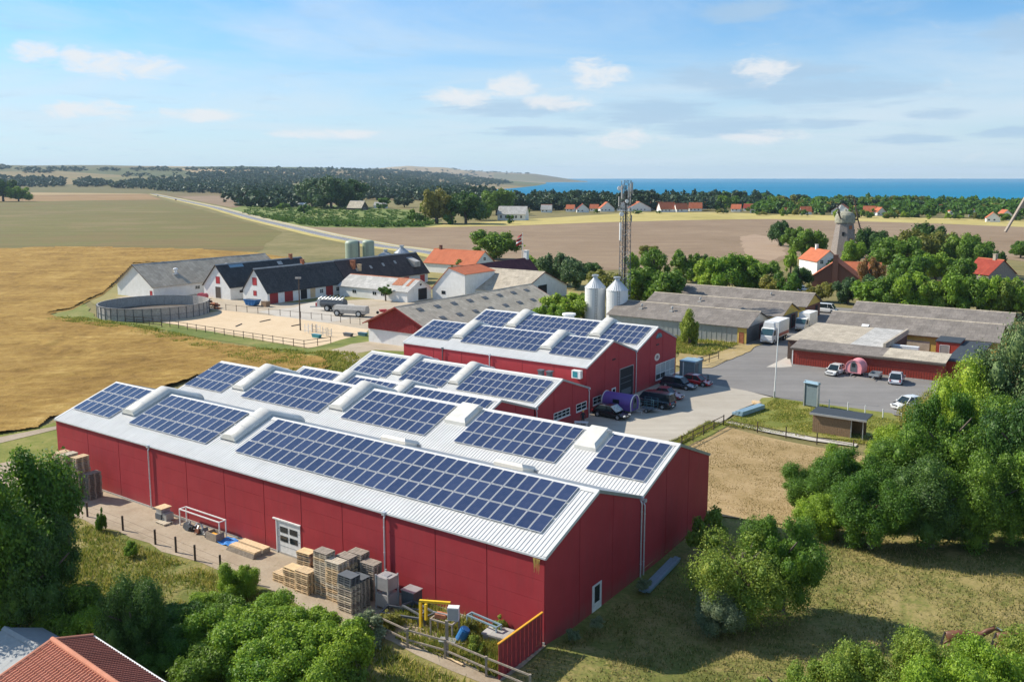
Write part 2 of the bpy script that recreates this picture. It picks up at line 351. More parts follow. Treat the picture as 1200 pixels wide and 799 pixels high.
# base ground: a disc with a slope into the sea on the right, rising inland hills on the left
def hill(r, a):     # a: azimuth rad (x/y)
    px = 600+1056*np.tan(a)
    s = lambda t: np.clip(t, 0, 1)**2*(3-2*np.clip(t, 0, 1))
    inland = 1-s((px-430)/250)
    z = inland*s((r-1900)/5200)*(88+44*fbm(a*9+3, r/2600, 3, 5))
    z = z+inland*12*fbm(a*9, r/1400, 3, 9)*s((r-2200)/2000)
    rs = 1250+np.clip(590-px, 0, 400)*22
    z = z-16*s((r-rs)/260)*(1-inland*0)
    # headland across the bay
    hd = s((r-9000)/900)*(1-s((r-12500)/900))*(1-s((px-620)/85))*s((px-380)/120)
    z = z+hd*(84*(.75+.5*fbm(a*40, r/3000., 3, 2)))
    return z
def ground_base():
    A = np.linspace(-1.15, 1.15, 361); R = np.concatenate([[.1, 20, 60], np.geomspace(100, 14000, 130)])
    a, r = np.meshgrid(A, R); z = hill(r, a)
    x = r*np.sin(a); y = r*np.cos(a)
    u = x*E1.x+y*E1.y
    z = np.where(r < 700, -.75, z-.75*np.clip(1-(r-700)/300, 0, 1)-.25)
    n, m = a.shape; V = np.stack([x, y, z], -1).reshape(-1, 3)
    idx = np.arange(n*m).reshape(n, m); F = np.stack([idx[:-1, :-1], idx[:-1, 1:], idx[1:, 1:], idx[1:, :-1]], -1).reshape(-1, 4)
    t = NT('countryside'); v = t.coord(world=True)
    vor = t.n('ShaderNodeTexVoronoi'); t.L.new(t.coord(world=True, scale=(.0016, .0011, 0), rot=(0, 0, .5)), vor.inputs['Vector']); vor.inputs['Scale'].default_value = 1.
    sp = t.n('ShaderNodeSeparateColor'); t.L.new(vor.outputs['Color'], sp.inputs[0])
    c = t.ramp(sp.outputs[0], [(0, (.07, .10, .035)), (.32, (.36, .25, .13)), (.45, (.06, .09, .035)), (.62, (.22, .16, .085)), (.75, (.42, .30, .16)), (.9, (.07, .10, .035)), (1, (.15, .16, .055))])
    c = t.mix(t.mr(t.noise(v, .004, 6, .65), .35, .65, 0, .35), c, (.12, .12, .045))
    mt = t.done(c, .95, spec=.1)
    me = npmesh('ground', V, F, mt); o = link('ground', me); tag(o, kind='structure')
    # the near part beyond and behind the camera
    b = MB(); b.add([(-3000, -2500, -1.0), (3000, -2500, -1.0), (3000, 30, -1.0), (-3000, 30, -1.0)], [(0, 1, 2, 3)]); tag(b.build('ground', GM['base']), kind='structure')
def npmesh(name, V, F, mats, mi=None, smooth=False):
    me = bpy.data.meshes.new(name); V = np.asarray(V, np.float32); F = np.asarray(F, np.int32); k = F.shape[1]
    me.vertices.add(len(V)); me.vertices.foreach_set('co', V.ravel())
    me.loops.add(F.size); me.loops.foreach_set('vertex_index', F.ravel())
    me.polygons.add(len(F)); me.polygons.foreach_set('loop_start', np.arange(0, F.size, k, dtype=np.int32)); me.polygons.foreach_set('loop_total', np.full(len(F), k, np.int32))
    if not isinstance(mats, (list, tuple)): mats = [mats]
    for m in mats: me.materials.append(m)
    if mi is not None: me.polygons.foreach_set('material_index', np.asarray(mi, np.int32))
    if smooth: me.polygons.foreach_set('use_smooth', np.ones(len(F), bool))
    me.update(calc_edges=True); return me
ground_base()
def mat_sea():
    t = NT('sea_water'); n1 = t.noise(t.coord(world=True, scale=(.03, .09, 1)), 1., 5, .6); n2 = t.noise(t.coord(world=True, scale=(.0004, .0018, 1)), 1., 5, .6)
    c = t.mix(t.mr(n2, .35, .65), (.001, .145, .27), (.002, .19, .335))
    return t.done(c, .6, 0, t.bump(n1, .25, 1.), .06)
b = MB(); b.add([(-30000, 900, -8), (60000, 900, -8), (60000, 70000, -8), (-30000, 70000, -8)], [(0, 1, 2, 3)]); tag(b.build('sea', mat_sea()), kind='structure')
# near land sheets
NL = [W(-900, -200), W(500, -200), W(500, 900), W(-900, 900)]
sheet('grassland', [W(-1300, -250), W(-31.75, -250), W(-31.75, 96), W(450, 96), W(450, 600), W(-100, 1000), W(-1300, 1000)], -.16, GM['base'])
sheet('field', GP((-500, 236), (0, 236), (190, 234), (207, 238), (330, 271), (300, 296), (240, 292), (100, 289), (0, 291), (-500, 293)), -.13, GM['olive'], 20, 1.5)
sheet('field', GP((-500, 219), (150, 219.5), (190, 234), (0, 236.4), (-500, 236)), -.12, GM['brown'])
sheet('field', GP((205, 230), (345, 228), (420, 236), (350, 243), (270, 243)), -.11, GM['plough'])
sheet('ploughed_field', GP((262, 252), (340, 262), (367, 266), (450, 267.3), (497, 266.3), (600, 264.5), (700, 260.5), (800, 258), (900, 256.6), (1000, 259), (1100, 262), (1230, 267), (1400, 272), (1400, 330), (1150, 300), (1110, 297), (1000, 305), (925, 300), (905, 310), (800, 312), (640, 320), (530, 306), (450, 288), (330, 262.5)), -.11, GM['plough'], 25, 1.2)
sheet('stubble_patch', GP((868, 277), (885, 274.5), (912, 279), (921, 297), (905, 306), (872, 300)), -.10, ground_mat('pale_stubble', [(0, (.30, .21, .14)), (1, (.42, .31, .21))], (.02, .1, 1), rows=(.5, .6, (.26, .18, .13))), 6, 1)
sheet('grass_strip', GP((600, 258), (745, 249), (830, 249), (900, 250.5), (1000, 253), (1200, 258), (1400, 262), (1400, 272), (1230, 267), (1100, 262), (1000, 259), (900, 256.6), (800, 258), (700, 260.5), (600, 264.5), (497, 266.3), (520, 263)), -.09, GM['strip'], 15, .8)
sheet('orchard_ground', GP((262, 247), (300, 237), (380, 240), (480, 246), (520, 262), (497, 266.3), (450, 267.3), (367, 266), (330, 262), (285, 252)), -.095, GM['orchard'])
sheet('farmyard', [W(-260, 140), W(-170, 112), W(-100, 108), W(-92, 125), W(-108, 190), W(-125, 260), W(-205, 262), W(-260, 215)], -.06, ground_mat('farm_grass', [(0, (.13, .15, .04)), (.5, (.27, .23, .09)), (1, (.36, .29, .14))], (.03, .3, 2)), 10, 1)
sheet('gravel_yard', [W(-228, 138), W(-176, 138), W(-136, 136), W(-126, 140), W(-126, 176), W(-158, 186), W(-186, 152), W(-192, 151), W(-196, 190), W(-226, 150)], -.045, GM['gravel'], 8, .8)
sheet('concrete_pad', GP((300, 365), (345, 360), (372, 352), (415, 356), (420, 372), (385, 378), (338, 373)), -.03, GM['slab'], 4, .4)
sheet('riding_arena', GP((187, 377.5), (222, 370), (262, 363.5), (340, 372), (432, 386), (426, 397), (361, 407.5), (270, 392)), -.02, GM['sand'], 5, .25)
# wheat: a rough, partly flattened crop standing about half a metre high
def wheat():
    nu, nv = 420, 520
    U = np.linspace(-640, -93, nu)[None, :]*np.ones((nv, 1)); t = np.linspace(0, 1, nv)[:, None]
    # rows from the near edge to the far edge along e2
    near = 40+0*U; 
    x_ = np.linspace(-760, 20, nu)
    PX = np.linspace(-420, 470, nu); PY = 800-(800-290)*np.linspace(0, 1, nv)**.75
    px, py = np.meshgrid(PX, PY)
    dx = (px-CX)/FPX; dy = -(py-CY)/FPX; D1 = cT+dy*sT; D2 = -sT+dy*cT; tt = -H/D2
    X = dx*tt; Y = D1*tt; u = X*E1.x+Y*E1.y; v = X*E2.x+Y*E2.y
    poly = [(-420, 291), (0, 291.2), (100, 289.3), (240, 292.2), (300, 296), (345, 303), (330, 307), (300, 305), (240, 306), (158, 309), (138, 330), (120, 345), (103, 352), (85, 362), (56, 367), (75, 374), (130, 379), (165, 385), (250, 401), (330, 414), (375, 418), (392, 428), (372, 438), (340, 450), (240, 440), (150, 470), (60, 490), (45, 502), (0, 509), (-420, 560)]
    pu = [UV(G(*q)) for q in poly]
    ins = np.zeros(u.shape, bool); n = len(pu); j = n-1
    for i in range(n):
        (xi, yi), (xj, yj) = pu[i], pu[j]
        ins ^= ((yi > v) != (yj > v)) & (u < (xj-xi)*(v-yi)/(yj-yi+1e-12)+xi); j = i
    ins &= ~((u > -95.2) & (v > 49))
    ang = fbm(u/60, v/60, 2, 3)*2.2
    a = u*np.cos(ang)+v*np.sin(ang); b_ = -u*np.sin(ang)+v*np.cos(ang)
    lodge = fbm(u/38, v/22, 4, 1)
    fold = fbm(a/9, b_/2.2, 4, 7)
    z = .12+.30*np.clip((lodge-.35)*3, 0, 1)+.55*(fold-.45)+.12*fbm(u/.8, v/.8, 3, 4)
    edge = vnoise(u*.9, v*.9, 8)*.1
    V = np.stack([X, Y, z+edge-.05], -1).reshape(-1, 3)
    idx = np.arange(nu*nv).reshape(nv, nu); keep = ins[:-1, :-1] & ins[1:, 1:] & ins[:-1, 1:] & ins[1:, :-1]
    F = np.stack([idx[:-1, :-1], idx[:-1, 1:], idx[1:, 1:], idx[1:, :-1]], -1)[keep]
    used = np.unique(F); rm = -np.ones(len(V), int); rm[used] = np.arange(len(used))
    o = link('wheat_crop', npmesh('wheat_crop', V[used], rm[F], GM['wheat'], smooth=True)); tag(o, 'golden ripe wheat, partly flattened, filling the field left of the red halls', 'wheat', kind='stuff')
wheat()
sheet('wheat_field', GP((-420, 291), (0, 291.2), (100, 289.3), (240, 292.2), (300, 296), (345, 303), (330, 308), (300, 306), (240, 307), (158, 310), (138, 331), (120, 346), (103, 353), (85, 363), (56, 368), (-420, 420)), .02, GM['wheat'])
sheet('weedy_bank', GP((-300, 509), (0, 506), (45, 500), (66, 494), (120, 520), (137, 590), (60, 600), (-300, 640)), -.03, GM['lawn'], 3, .4)
sheet('weedy_bank', GP((55, 370), (100, 356), (112, 372), (175, 378), (187, 377), (270, 393), (361, 408.5), (432, 389), (470, 400), (500, 420), (450, 460), (330, 440), (375, 425), (330, 411), (250, 398), (165, 383), (75, 376)), .005, ground_mat('bank_grass', [(0, (.07, .12, .025)), (.5, (.17, .19, .05)), (1, (.33, .27, .11))], (.05, .3, 2)), 3, .5)
sheet('dirt_path', GP((388, 410), (412, 403), (445, 399), (478, 404), (480, 412), (440, 410), (418, 414), (428, 424), (412, 426)), .02, GM['gravel'], 3, .3)
sheet('dirt_path', GP((-200, 524), (0, 512), (66, 499), (66, 503), (0, 519), (-200, 534)), .01, GM['track'], 4, .3)
sheet('dirt_track', [W(-104, 50), W(-104, 44.5), W(-80, 43.8), W(-60, 44.0), W(-38, 43.2), W(-31.5, 43), W(-31.5, 49.3), W(-95, 49.5)], -.015, GM['track'], 2.5, .35)
sheet('grassy_slope', [W(-110, 60), W(-115, 20), W(-60, 5), W(-10, 10), W(-14, 40), W(-31.5, 45), W(-31.5, 49), W(-100, 49)], -.04, GM['pasture'], 5, .3)
def pasture():
    b = MB(); n = 60
    for i in range(n+1):
        for j in range(n+1):
            u = -31.8+i*1.8; v = 20+j*1.35; b.v.append(tuple(W(u, v, dip(u, v)-.14+.10*float(fbm(np.array(u*.3), np.array(v*.3), 3)))))
    for i in range(n):
        for j in range(n):
            k = i*(n+1)+j; b.f.append((k, k+n+1, k+n+2, k+1)); b.m.append(0)
    o = b.build('pasture', GM['pasture'], smooth=True); tag(o, kind='structure')
pasture()
sheet('asphalt_yard', [W(-61.8, 104), W(-61.8, 186), W(-64, 230), W(-40, 232), W(-47, 206), W(-51.5, 180), W(-49, 153.5), W(-23, 153.5), W(-23, 128.5), W(-38, 127.8), W(-46, 130)], -.01, GM['asphalt'])
sheet('paved_yard', [W(-60.5, 92), W(-60.5, 133), W(-55, 131.6), W(-47.5, 130.5), W(-42.8, 128.6), W(-44.2, 119), W(-43.5, 110), W(-44.2, 98), W(-45, 84), W(-60.5, 78)], -.004, GM['paving'])
sheet('concrete_apron', GP((898, 430), (925, 417), (928, 429.5), (915, 430.5)), .002, GM['slab'])
sheet('lawn', GP((848, 493), (869, 486), (884, 474), (893, 466), (905, 465.5), (960, 473), (1045, 484), (1062, 496), (1010, 516), (956, 512), (905, 503)), .012, GM['lawn'], 2, .15)
sheet('footpath', GP((850, 494.5), (857, 493), (905, 504), (956, 512.5), (1005, 520), (1003, 523), (950, 516), (895, 505.5)), .018, GM['slab'], 2, .1)
sheet('paddock', [W(-44.5, 64), W(-44.5, 108), W(-42.4, 109.5), W(-34, 107.5), W(-22, 106.5), W(-14, 96), W(-17, 85), W(-24, 81), W(-31.5, 79), W(-31.5, 64)], .004, GM['paddock'], 3, .2)
sheet('verge', [W(-45.6, 84), W(-43.6, 84), W(-42.2, 109.5), W(-44.2, 110.5)], .022, GM['lawn'], 2, .25)
sheet('rough_ground', GP((790, 428), (800, 405), (850, 395), (876, 405), (895, 402), (870, 416), (834, 431), (810, 432)), .07, ground_mat('rough_dry', [(0, (.20, .16, .07)), (.5, (.36, .27, .12)), (1, (.42, .33, .2))], (.08, .5, 2.5)), 2, .3)
# the road with its pale verges
def road():
    cl = [(120, 217.5), (148, 221), (185, 228.8), (205, 233), (222, 236.8), (252, 243.2), (299, 256.3), (340, 265.8), (382, 275.6), (420, 283), (450, 288.6), (480, 292.2), (505, 296), (540, 303)]
    P = [G(*q) for q in cl]
    Q = []
    for i in range(len(P)-1):
        for k in range(6): Q.append(P[i].lerp(P[i+1], k/6))
    Q.append(P[-1])
    def strip(name, w0, w1, z, mat, kind='structure'):
        b = MB()
        for i, p in enumerate(Q):
            d = (Q[min(i+1, len(Q)-1)]-Q[max(i-1, 0)]).normalized(); n = Vector((-d.y, d.x, 0))
            b.v += [tuple(p+n*w0+Vector((0, 0, z))), tuple(p+n*w1+Vector((0, 0, z)))]
        for i in range(len(Q)-1): b.f.append((2*i, 2*i+1, 2*i+3, 2*i+2)); b.m.append(0)
        return tag(b.build(name, mat), kind=kind)
    strip('road_verge', -9.5, 9.5, -.08, GM['strip']); strip('road', -3.8, 3.8, -.06, GM['road'])
    strip('road_line', -3.5, -3.3, -.05, M['white']); strip('road_line', 3.3, 3.5, -.05, M['white'])
    strip('cycle_path', 6, 8.2, -.06, GM['slab'])
road()
# ------------------------------------------------------------------ red halls
def panel_mesh(name='solar_panel', w=1.06, l=1.76):
    b = MB(); fr = .032
    b.box(-w/2, -l/2, 0, w/2, l/2, .035, 0)
    b.add([(-w/2+fr, -l/2+fr, .038), (w/2-fr, -l/2+fr, .038), (w/2-fr, l/2-fr, .038), (-w/2+fr, l/2-fr, .038)], [(0, 1, 2, 3)], 1)
    me = bpy.data.meshes.new(name); me.from_pydata(b.v, [], b.f); me.materials.append(M['alu']); me.materials.append(M['solar']); me.polygons.foreach_set('material_index', b.m); me.update(); return me
PANEL = {}
def ribbed(b, x0, x1, y0, z0, y1, z1, pitch=.333, h=.045, thick=.09):
    """trapezoid ribbed sheet from (y0,z0) to (y1,z1), ribs running up the slope"""
    k = max(1, round((x1-x0)/pitch)); p = (x1-x0)/k; xs = []
    for i in range(k):
        a = x0+i*p; xs += [(a, 0), (a+p*.62, 0), (a+p*.70, h), (a+p*.90, h)]
    xs.append((x1, 0)); base = len(b.v)
    for x, dz in xs: b.v += [(x, y0, z0+dz), (x, y1, z1+dz)]
    for i in range(len(xs)-1):
        q = base+2*i; b.f.append((q, q+2, q+3, q+1)); b.m.append(b.cur)
    b.add([(x0, y0, z0-thick), (x1, y0, z0-thick), (x1, y1, z1-thick), (x0, y1, z1-thick)], [(0, 1, 2, 3)])
    b.add([(x0, y0, z0-thick), (x1, y0, z0-thick), (x1, y0, z0), (x0, y0, z0)], [(0, 1, 2, 3)])
def vault(parent, uc, pts, w=2.3, h=.72):
    """barrel rooflight: an arched tube following the roof profile points (y,z)"""
    b = MB(); n = 9; path = []
    for i in range(len(pts)-1):
        (ya, za), (yb, zb) = pts[i], pts[i+1]; k = max(2, int(math.hypot(yb-ya, zb-za)/1.3))
        for j in range(k): path.append((ya+(yb-ya)*j/k, za+(zb-za)*j/k, 1 if (j % 2 == 0) else 0))
    path.append((*pts[-1], 0)); rings = []
    for i, (y, z, _) in enumerate(path):
        sc_ = 1 if 0 < i < len(path)-1 else .94
        off = (.35 if i == 0 else (-.35 if i == len(path)-1 else 0))
        rings.append([(uc+w/2*math.cos(math.pi*j/n), y, z+.18+h*sc_*math.sin(math.pi*j/n)) for j in range(n+1)])
    for r in rings: b.v += r
    m = n+1
    for i in range(len(rings)-1):
        for j in range(n): b.f.append((i*m+j, i*m+j+1, (i+1)*m+j+1, (i+1)*m+j)); b.m.append(0)
    for e in (0, len(rings)-1): b.f.append(tuple(e*m+j for j in range(m))); b.m.append(0)
    o = b.build('rooflight', M['dome'], parent, smooth=False)
    for p in o.data.polygons: p.use_smooth = len(p.vertices) == 4
    for s_ in (-1, 1):
        kb = MB()
        for i in range(len(path)-1):
            (ya, za, _), (yb, zb, _) = path[i], path[i+1]
            x0, x1 = uc+s_*w/2-.05, uc+s_*w/2+.05
            kb.add([(x0, ya, za), (x1, ya, za), (x1, yb, zb), (x0, yb, zb), (x0, ya, za+.3), (x1, ya, za+.3), (x1, yb, zb+.3), (x0, yb, zb+.3)], [(0, 3, 2, 1), (4, 5, 6, 7), (0, 1, 5, 4), (1, 2, 6, 5), (2, 3, 7, 6), (3, 0, 4, 7)])
        kb.build('rooflight_kerb', M['domeside'], o)
    rb = MB()
    for i, (y, z, _) in enumerate(path):
        if i in (1, len(path)-2) or i % 4 == 2:
            for j in range(n):
                a, c = math.pi*j/n, math.pi*(j+1)/n
                rb.beam((uc+(w/2+.015)*math.cos(a), y, z+.18+(h+.015)*math.sin(a)), (uc+(w/2+.015)*math.cos(c), y, z+.18+(h+.015)*math.sin(c)), .05, .03)
    rb.build('rooflight_band', M['alu'], o)
def hatch(parent, u0, u1, y0, y1, zf):
    b = MB(); hh = .62
    P = [(u0, y0), (u1, y0), (u1, y1), (u0, y1)]; Q = [(u0+.25, y0+.25), (u1-.25, y0+.25), (u1-.25, y1-.1), (u0+.25, y1-.1)]
    zt = zf(y1)
    vs = [(x, y, zf(y)+.02) for x, y in P]+[(x, y, zf(y)+.35) for x, y in P]+[(x, y, zf(y)+hh) for x, y in Q]
    b.add(vs, [(0, 1, 5, 4), (1, 2, 6, 5), (2, 3, 7, 6), (3, 0, 4, 7), (4, 5, 9, 8), (5, 6, 10, 9), (6, 7, 11, 10), (7, 4, 8, 11), (8, 9, 10, 11)])
    o = b.build('smoke_hatch', M['dome'], parent); c = MB(); c.box(u1-.1, y1-.5, zf(y1)+.3, u1+.35, y1-.3, zf(y1)+.5); c.box(u1+.25, y1-.45, zf(y1)+.1, u1+.32, y1-.35, zf(y1)+.5); c.build('hatch_opener', M['gutter'], o)
def wpanels(parent, plane, cuts, zf, rows, fixed, out, holes=()):
    """wall panels on one wall. plane 'x' (gable, runs along y) or 'y' (long wall, runs along x); zf(t) roof height; holes (t0,t1,z0,z1)"""
    g = .036
    for a, c in zip(cuts[:-1], cuts[1:]):
        bays = [(a, c)]
        for r0, r1 in zip(rows[:-1], rows[1:]):
            top = r1 is None
            cells = [(a+g, c-g, r0+g*.2, r1)]
            for (h0, h1, hz0, hz1) in holes:
                nxt = []
                for (p, q, z0, z1) in cells:
                    zt = z1 if z1 is not None else 99
                    if h1 <= p or h0 >= q or hz1 <= z0 or hz0 >= zt: nxt.append((p, q, z0, z1)); continue
                    if p < h0: nxt.append((p, h0, z0, z1))
                    if q > h1: nxt.append((h1, q, z0, z1))
                    if z0 < hz0: nxt.append((max(p, h0), min(q, h1), z0, hz0))
                    if zt > hz1: nxt.append((max(p, h0), min(q, h1), hz1, z1))
                cells = nxt
            for (p, q, z0, z1) in cells:
                if q-p < .03 or (z1 is not None and z1-z0 < .03): continue
                ts = [p]+[t for t in (zf.__dict__.get('apex', None),) if t and p < t < q]+[q]
                if z1 is None:
                    poly = [(p, z0), (q, z0)]+[(t, zf(t)) for t in reversed(ts)]
                else: poly = [(p, z0), (q, z0), (q, z1-g*.2), (p, z1-g*.2)]
                b = MB()
                if plane == 'x': b.prism([(fixed, t, z) for t, z in poly], (out*.05, 0, 0))
                else: b.prism([(t, fixed, z) for t, z in poly], (0, out*.05, 0))
                b.build('wall_panel', M['wall'], parent)
def window_x(parent, x, y0, y1, z0, z1, cols, rows, glass='glass', name='window', fr=.09, rowz=None):
    b = MB(); o_ = .04
    b.box(x, y0, z0, x+o_, y0+fr, z1); b.box(x, y1-fr, z0, x+o_, y1, z1); b.box(x, y0+fr, z0, x+o_-.002, y1-fr, z0+fr); b.box(x, y0+fr, z1-fr, x+o_-.002, y1-fr, z1)
    for i in range(1, cols): t = y0+(y1-y0)*i/cols; b.box(x+.004, t-fr*.35, z0+fr, x+o_-.005, t+fr*.35, z1-fr)
    zz = rowz or [z0+(z1-z0)*i/rows for i in range(1, rows)]
    for t in zz: b.box(x+.002, y0+fr, t-fr*.35, x+o_-.008, y1-fr, t+fr*.35)
    b.box(x+o_, y0-.08, z0-.07, x+o_+.1, y1+.08, z0-.02)
    o = b.build(name, M['white'], parent)
    ys = [y0+(y1-y0)*i/cols for i in range(cols+1)]; zs = [z0]+zz+[z1]
    for i in range(cols):
        for j in range(len(zs)-1):
            c = MB(); c.box(x-.02, ys[i]+fr*.3, zs[j]+fr*.3, x+.008, ys[i+1]-fr*.3, zs[j+1]-fr*.3)
            c.build('pane', M[glass] if not (glass == 'glassl' and j == 0 and i in (0, 1)) else M['glass'], o)
    return o
def downpipe(parent, x, y, z0, z1, dx=0, dy=0, mat='pipe'):
    b = MB(); b.tube((x+dx*.16, y+dy*.16, z0), (x+dx*.16, y+dy*.16, z1-.45), .065, n=8); b.tube((x+dx*.16, y+dy*.16, z1-.45), (x-dx*.05, y-dy*.05, z1-.12), .065, n=8)
    b.cbox((x+dx*.12, y+dy*.12, z1-.05), (.3, .3, .26))
    for z in (z0+1.2, z0+3, z1-1.2): b.tube((x+dx*.16, y+dy*.16, z), (x+dx*.16, y+dy*.16, z+.06), .085, n=8)
    b.build('downpipe', M[mat], parent)
def hall(label, u0, u1, v0, vr, v1, ze0, zr, ze1, arrays, vaults, hatches, cuts_front, cuts_gable, rows, pitch, opt):
    root = empty('red_hall', label, 'industrial hall', W(u0, v0), ROT, 'red halls with solar panels'); Lx = u1-u0; yr = vr-v0; y1 = v1-v0
    s0 = (zr-ze0)/yr; s1 = (zr-ze1)/(y1-yr)
    zf0 = lambda y: ze0+s0*y
    zf = lambda y: (ze0+s0*y if y < yr else ze1+s1*(y1-y))-.10
    zf.__dict__['apex'] = yr
    # core body
    b = MB(); x0, x1 = .06, Lx-.02
    e = .06; zb = opt.get('zb', -.7)
    P = [(x0, e, zb), (x0, y1-e, zb), (x0, y1-e, ze1-.14), (x0, yr, zr-.14), (x0, e, ze0-.14)]
    b.prism(P, (x1-x0, 0, 0)); b.build('wall_core', M['core'], root)
    # gable panels at right end and left end, front wall panels
    cg = [c-v0 for c in cuts_gable]; gr = rows
    wpanels(root, 'x', cg, zf, [zb, None], Lx-.02, 1, [tuple([h[0]-v0, h[1]-v0, h[2], h[3]]) for h in opt.get('holes', ())])
    wpanels(root, 'x', [0, y1/3, 2*y1/3, y1], zf, [0, None], .06, -1)
    if cuts_front:
        fl = lambda t: ze0-.12
        fh = opt.get('fholes', ())
        wpanels(root, 'y', [c-u0 for c in cuts_front], fl, rows+[ze0-.1], .06, -1, [tuple([h[0]-u0, h[1]-u0, h[2], h[3]]) for h in fh])
        b = MB(); b.box(.02, -.05, -.3, Lx+.02, .1, .14); b.build('plinth', M['concrete'], root)
    # back wall
    wpanels(root, 'y', [Lx*i/6 for i in range(7)], lambda t: 0, [0, ze1-.1], y1-.06, 1)
    ov = .05
    b = MB(); ribbed(b, -.08, Lx+.1, -ov, zf0(-ov), yr, zr); b.build('roof_sheet', M['roofw'], root)
    b = MB(); ribbed(b, -.08, Lx+.1, y1+opt.get('ovb', 0), ze1-s1*opt.get('ovb', 0), yr, zr); b.build('roof_sheet', M['roofw'], root)
    # ridge, verges, gutter
    b = MB(); b.add([(-.1, yr-.4, zr-.4*s0+.06), (Lx+.12, yr-.4, zr-.4*s0+.06), (Lx+.12, yr, zr+.09), (-.1, yr, zr+.09), (-.1, yr+.4, zr-.4*s1+.06), (Lx+.12, yr+.4, zr-.4*s1+.06)], [(0, 1, 2, 3), (3, 2, 5, 4)]); b.build('ridge_cap', M['roofw'], root)
    for xs in (-.1, Lx-.1):
        b = MB()
        b.add([(xs, -ov, zf0(-ov)+.07), (xs+.24, -ov, zf0(-ov)+.07), (xs+.24, yr, zr+.07), (xs, yr, zr+.07), (xs, -ov, zf0(-ov)-.2), (xs+.24, -ov, zf0(-ov)-.2), (xs+.24, yr, zr-.2), (xs, yr, zr-.2)], [(0, 1, 2, 3), (4, 5, 6, 7), (0, 1, 5, 4), (1, 2, 6, 5), (0, 3, 7, 4)])
        b.build('verge_trim', M['roofw'], root)
        b = MB()
        b.add([(xs, y1, ze1+.07), (xs+.24, y1, ze1+.07), (xs+.24, yr, zr+.07), (xs, yr, zr+.07), (xs, y1, ze1-.2), (xs+.24, y1, ze1-.2), (xs+.24, yr, zr-.2), (xs, yr, zr-.2)], [(0, 1, 2, 3), (4, 5, 6, 7), (0, 1, 5, 4), (1, 2, 6, 5), (0, 3, 7, 4)])
        b.build('verge_trim', M['gutter'], root)
    b = MB(); b.box(-.1, -ov-.09, zf0(-ov)-.15, Lx+.12, -ov+.01, zf0(-ov)-.02); b.build('gutter', M['gutter'] if not cuts_front else M['alu'], root)
    # panels
    key = round(pitch[1], 2)
    if key not in PANEL: PANEL[key] = {}
    ang = math.atan(s0); nz = Vector((0, -math.sin(ang), math.cos(ang)))
    for (a0, a1, n, vb, vt, rr, rsel) in arrays:
        w = (a1-a0)/n; lrow = (vt-vb)/math.cos(ang)/rr; kk = (round(w, 2), round(lrow, 2))
        if kk not in PANEL: PANEL[kk] = panel_mesh(w=w-.075, l=lrow-.085)
        for i in range(n):
            for j in rsel:
                y = vb-v0+(vt-vb)*(j+.5)/rr; p = Vector((a0-u0+(i+.5)*w, y, zf0(y)))+nz*.13
                link('solar_panel', PANEL[kk], root, p, (ang, 0, 0))
        rb = MB()
        for j in rsel:
            for f in (.25, .75):
                y = vb-v0+(vt-vb)*(j+f)/rr; rb.beam((a0-u0, y, zf0(y)+.08), (a1-u0, y, zf0(y)+.08), .05, .07)
        rb.build('mounting_rail', M['alu'], root)
    for (uc, y_a, y_b) in vaults:
        pts = [(y_a-v0, zf0(y_a-v0)), (yr, zr+.05)]
        if y_b: pts.append((y_b-v0, ze1+s1*(y1-(y_b-v0))))
        vault(root, uc-u0, pts, 2.1 if zr > 8 else 1.8, .56 if zr > 8 else .45)
    for (a, c, ya, yb, back) in hatches:
        if back: hatch(root, a-u0, c-u0, ya-v0, yb-v0, lambda y: ze1+s1*(y1-y))
        else: hatch(root, a-u0, c-u0, ya-v0, yb-v0, zf0)
    return root
R3_ = (0, 1, 2)
UA0, UA1 = -94.4, -31.65
cutsA = [UA0, -88.3, -82.7, -77.35, -71.66, -66.1, -60.7, -56.0, -51.15, -46.4, -41.4, -36.6, UA1]
A = hall('nearest red hall, long front wall with a white garage door behind pallet stacks', UA0, UA1, 49.3, 56.6, 63.75, 6.4, 9.0, 6.4,
  [(-94.1, -87.1, 6, 51.1, 56.4, 3, R3_), (-83.7, -71.0, 11, 51.1, 56.4, 3, R3_), (-66.8, -33.1, 29, 51.1, 56.4, 3, R3_)],
  [(-85.4, 52.2, 60.8), (-69.1, 52.2, 60.8)], [(-43.9, -40.9, 60.2, 62.4, True), (-57, -54, 60.2, 62.4, True)], cutsA, [49.3, 53.95, 58.95, 63.75], [0, 1.6, 3.1, 4.6], (1.15, 1.8),
  dict(fholes=[(-59.05, -56.2, 0, 2.95)], holes=[(55.85, 57.3, -.5, 1.72)]))
B = hall('second red hall, adjoining the nearest one, with five solar arrays', UA0, UA1, 63.85, 71.0, 77.75, 6.4, 9.0, 6.4,
  [(-94.4, -87.4, 6, 65.35, 70.6, 3, R3_), (-83.9, -71.1, 11, 65.35, 70.6, 3, R3_), (-67.7, -56.1, 10, 65.35, 70.6, 3, R3_), (-52.5, -41.0, 10, 65.35, 70.6, 3, R3_), (-37.9, -32.2, 5, 65.35, 70.6, 3, R3_)],
  [(-85.6, 66.4, 75.2), (-69.4, 66.4, 75.2)], [(-55.6, -53.0, 67.9, 70.7, False), (-40.5, -38.3, 67.9, 70.7, False)], None, [63.85, 68.5, 73.1, 77.75], [0], (1.15, 1.8), dict(ovb=.15))
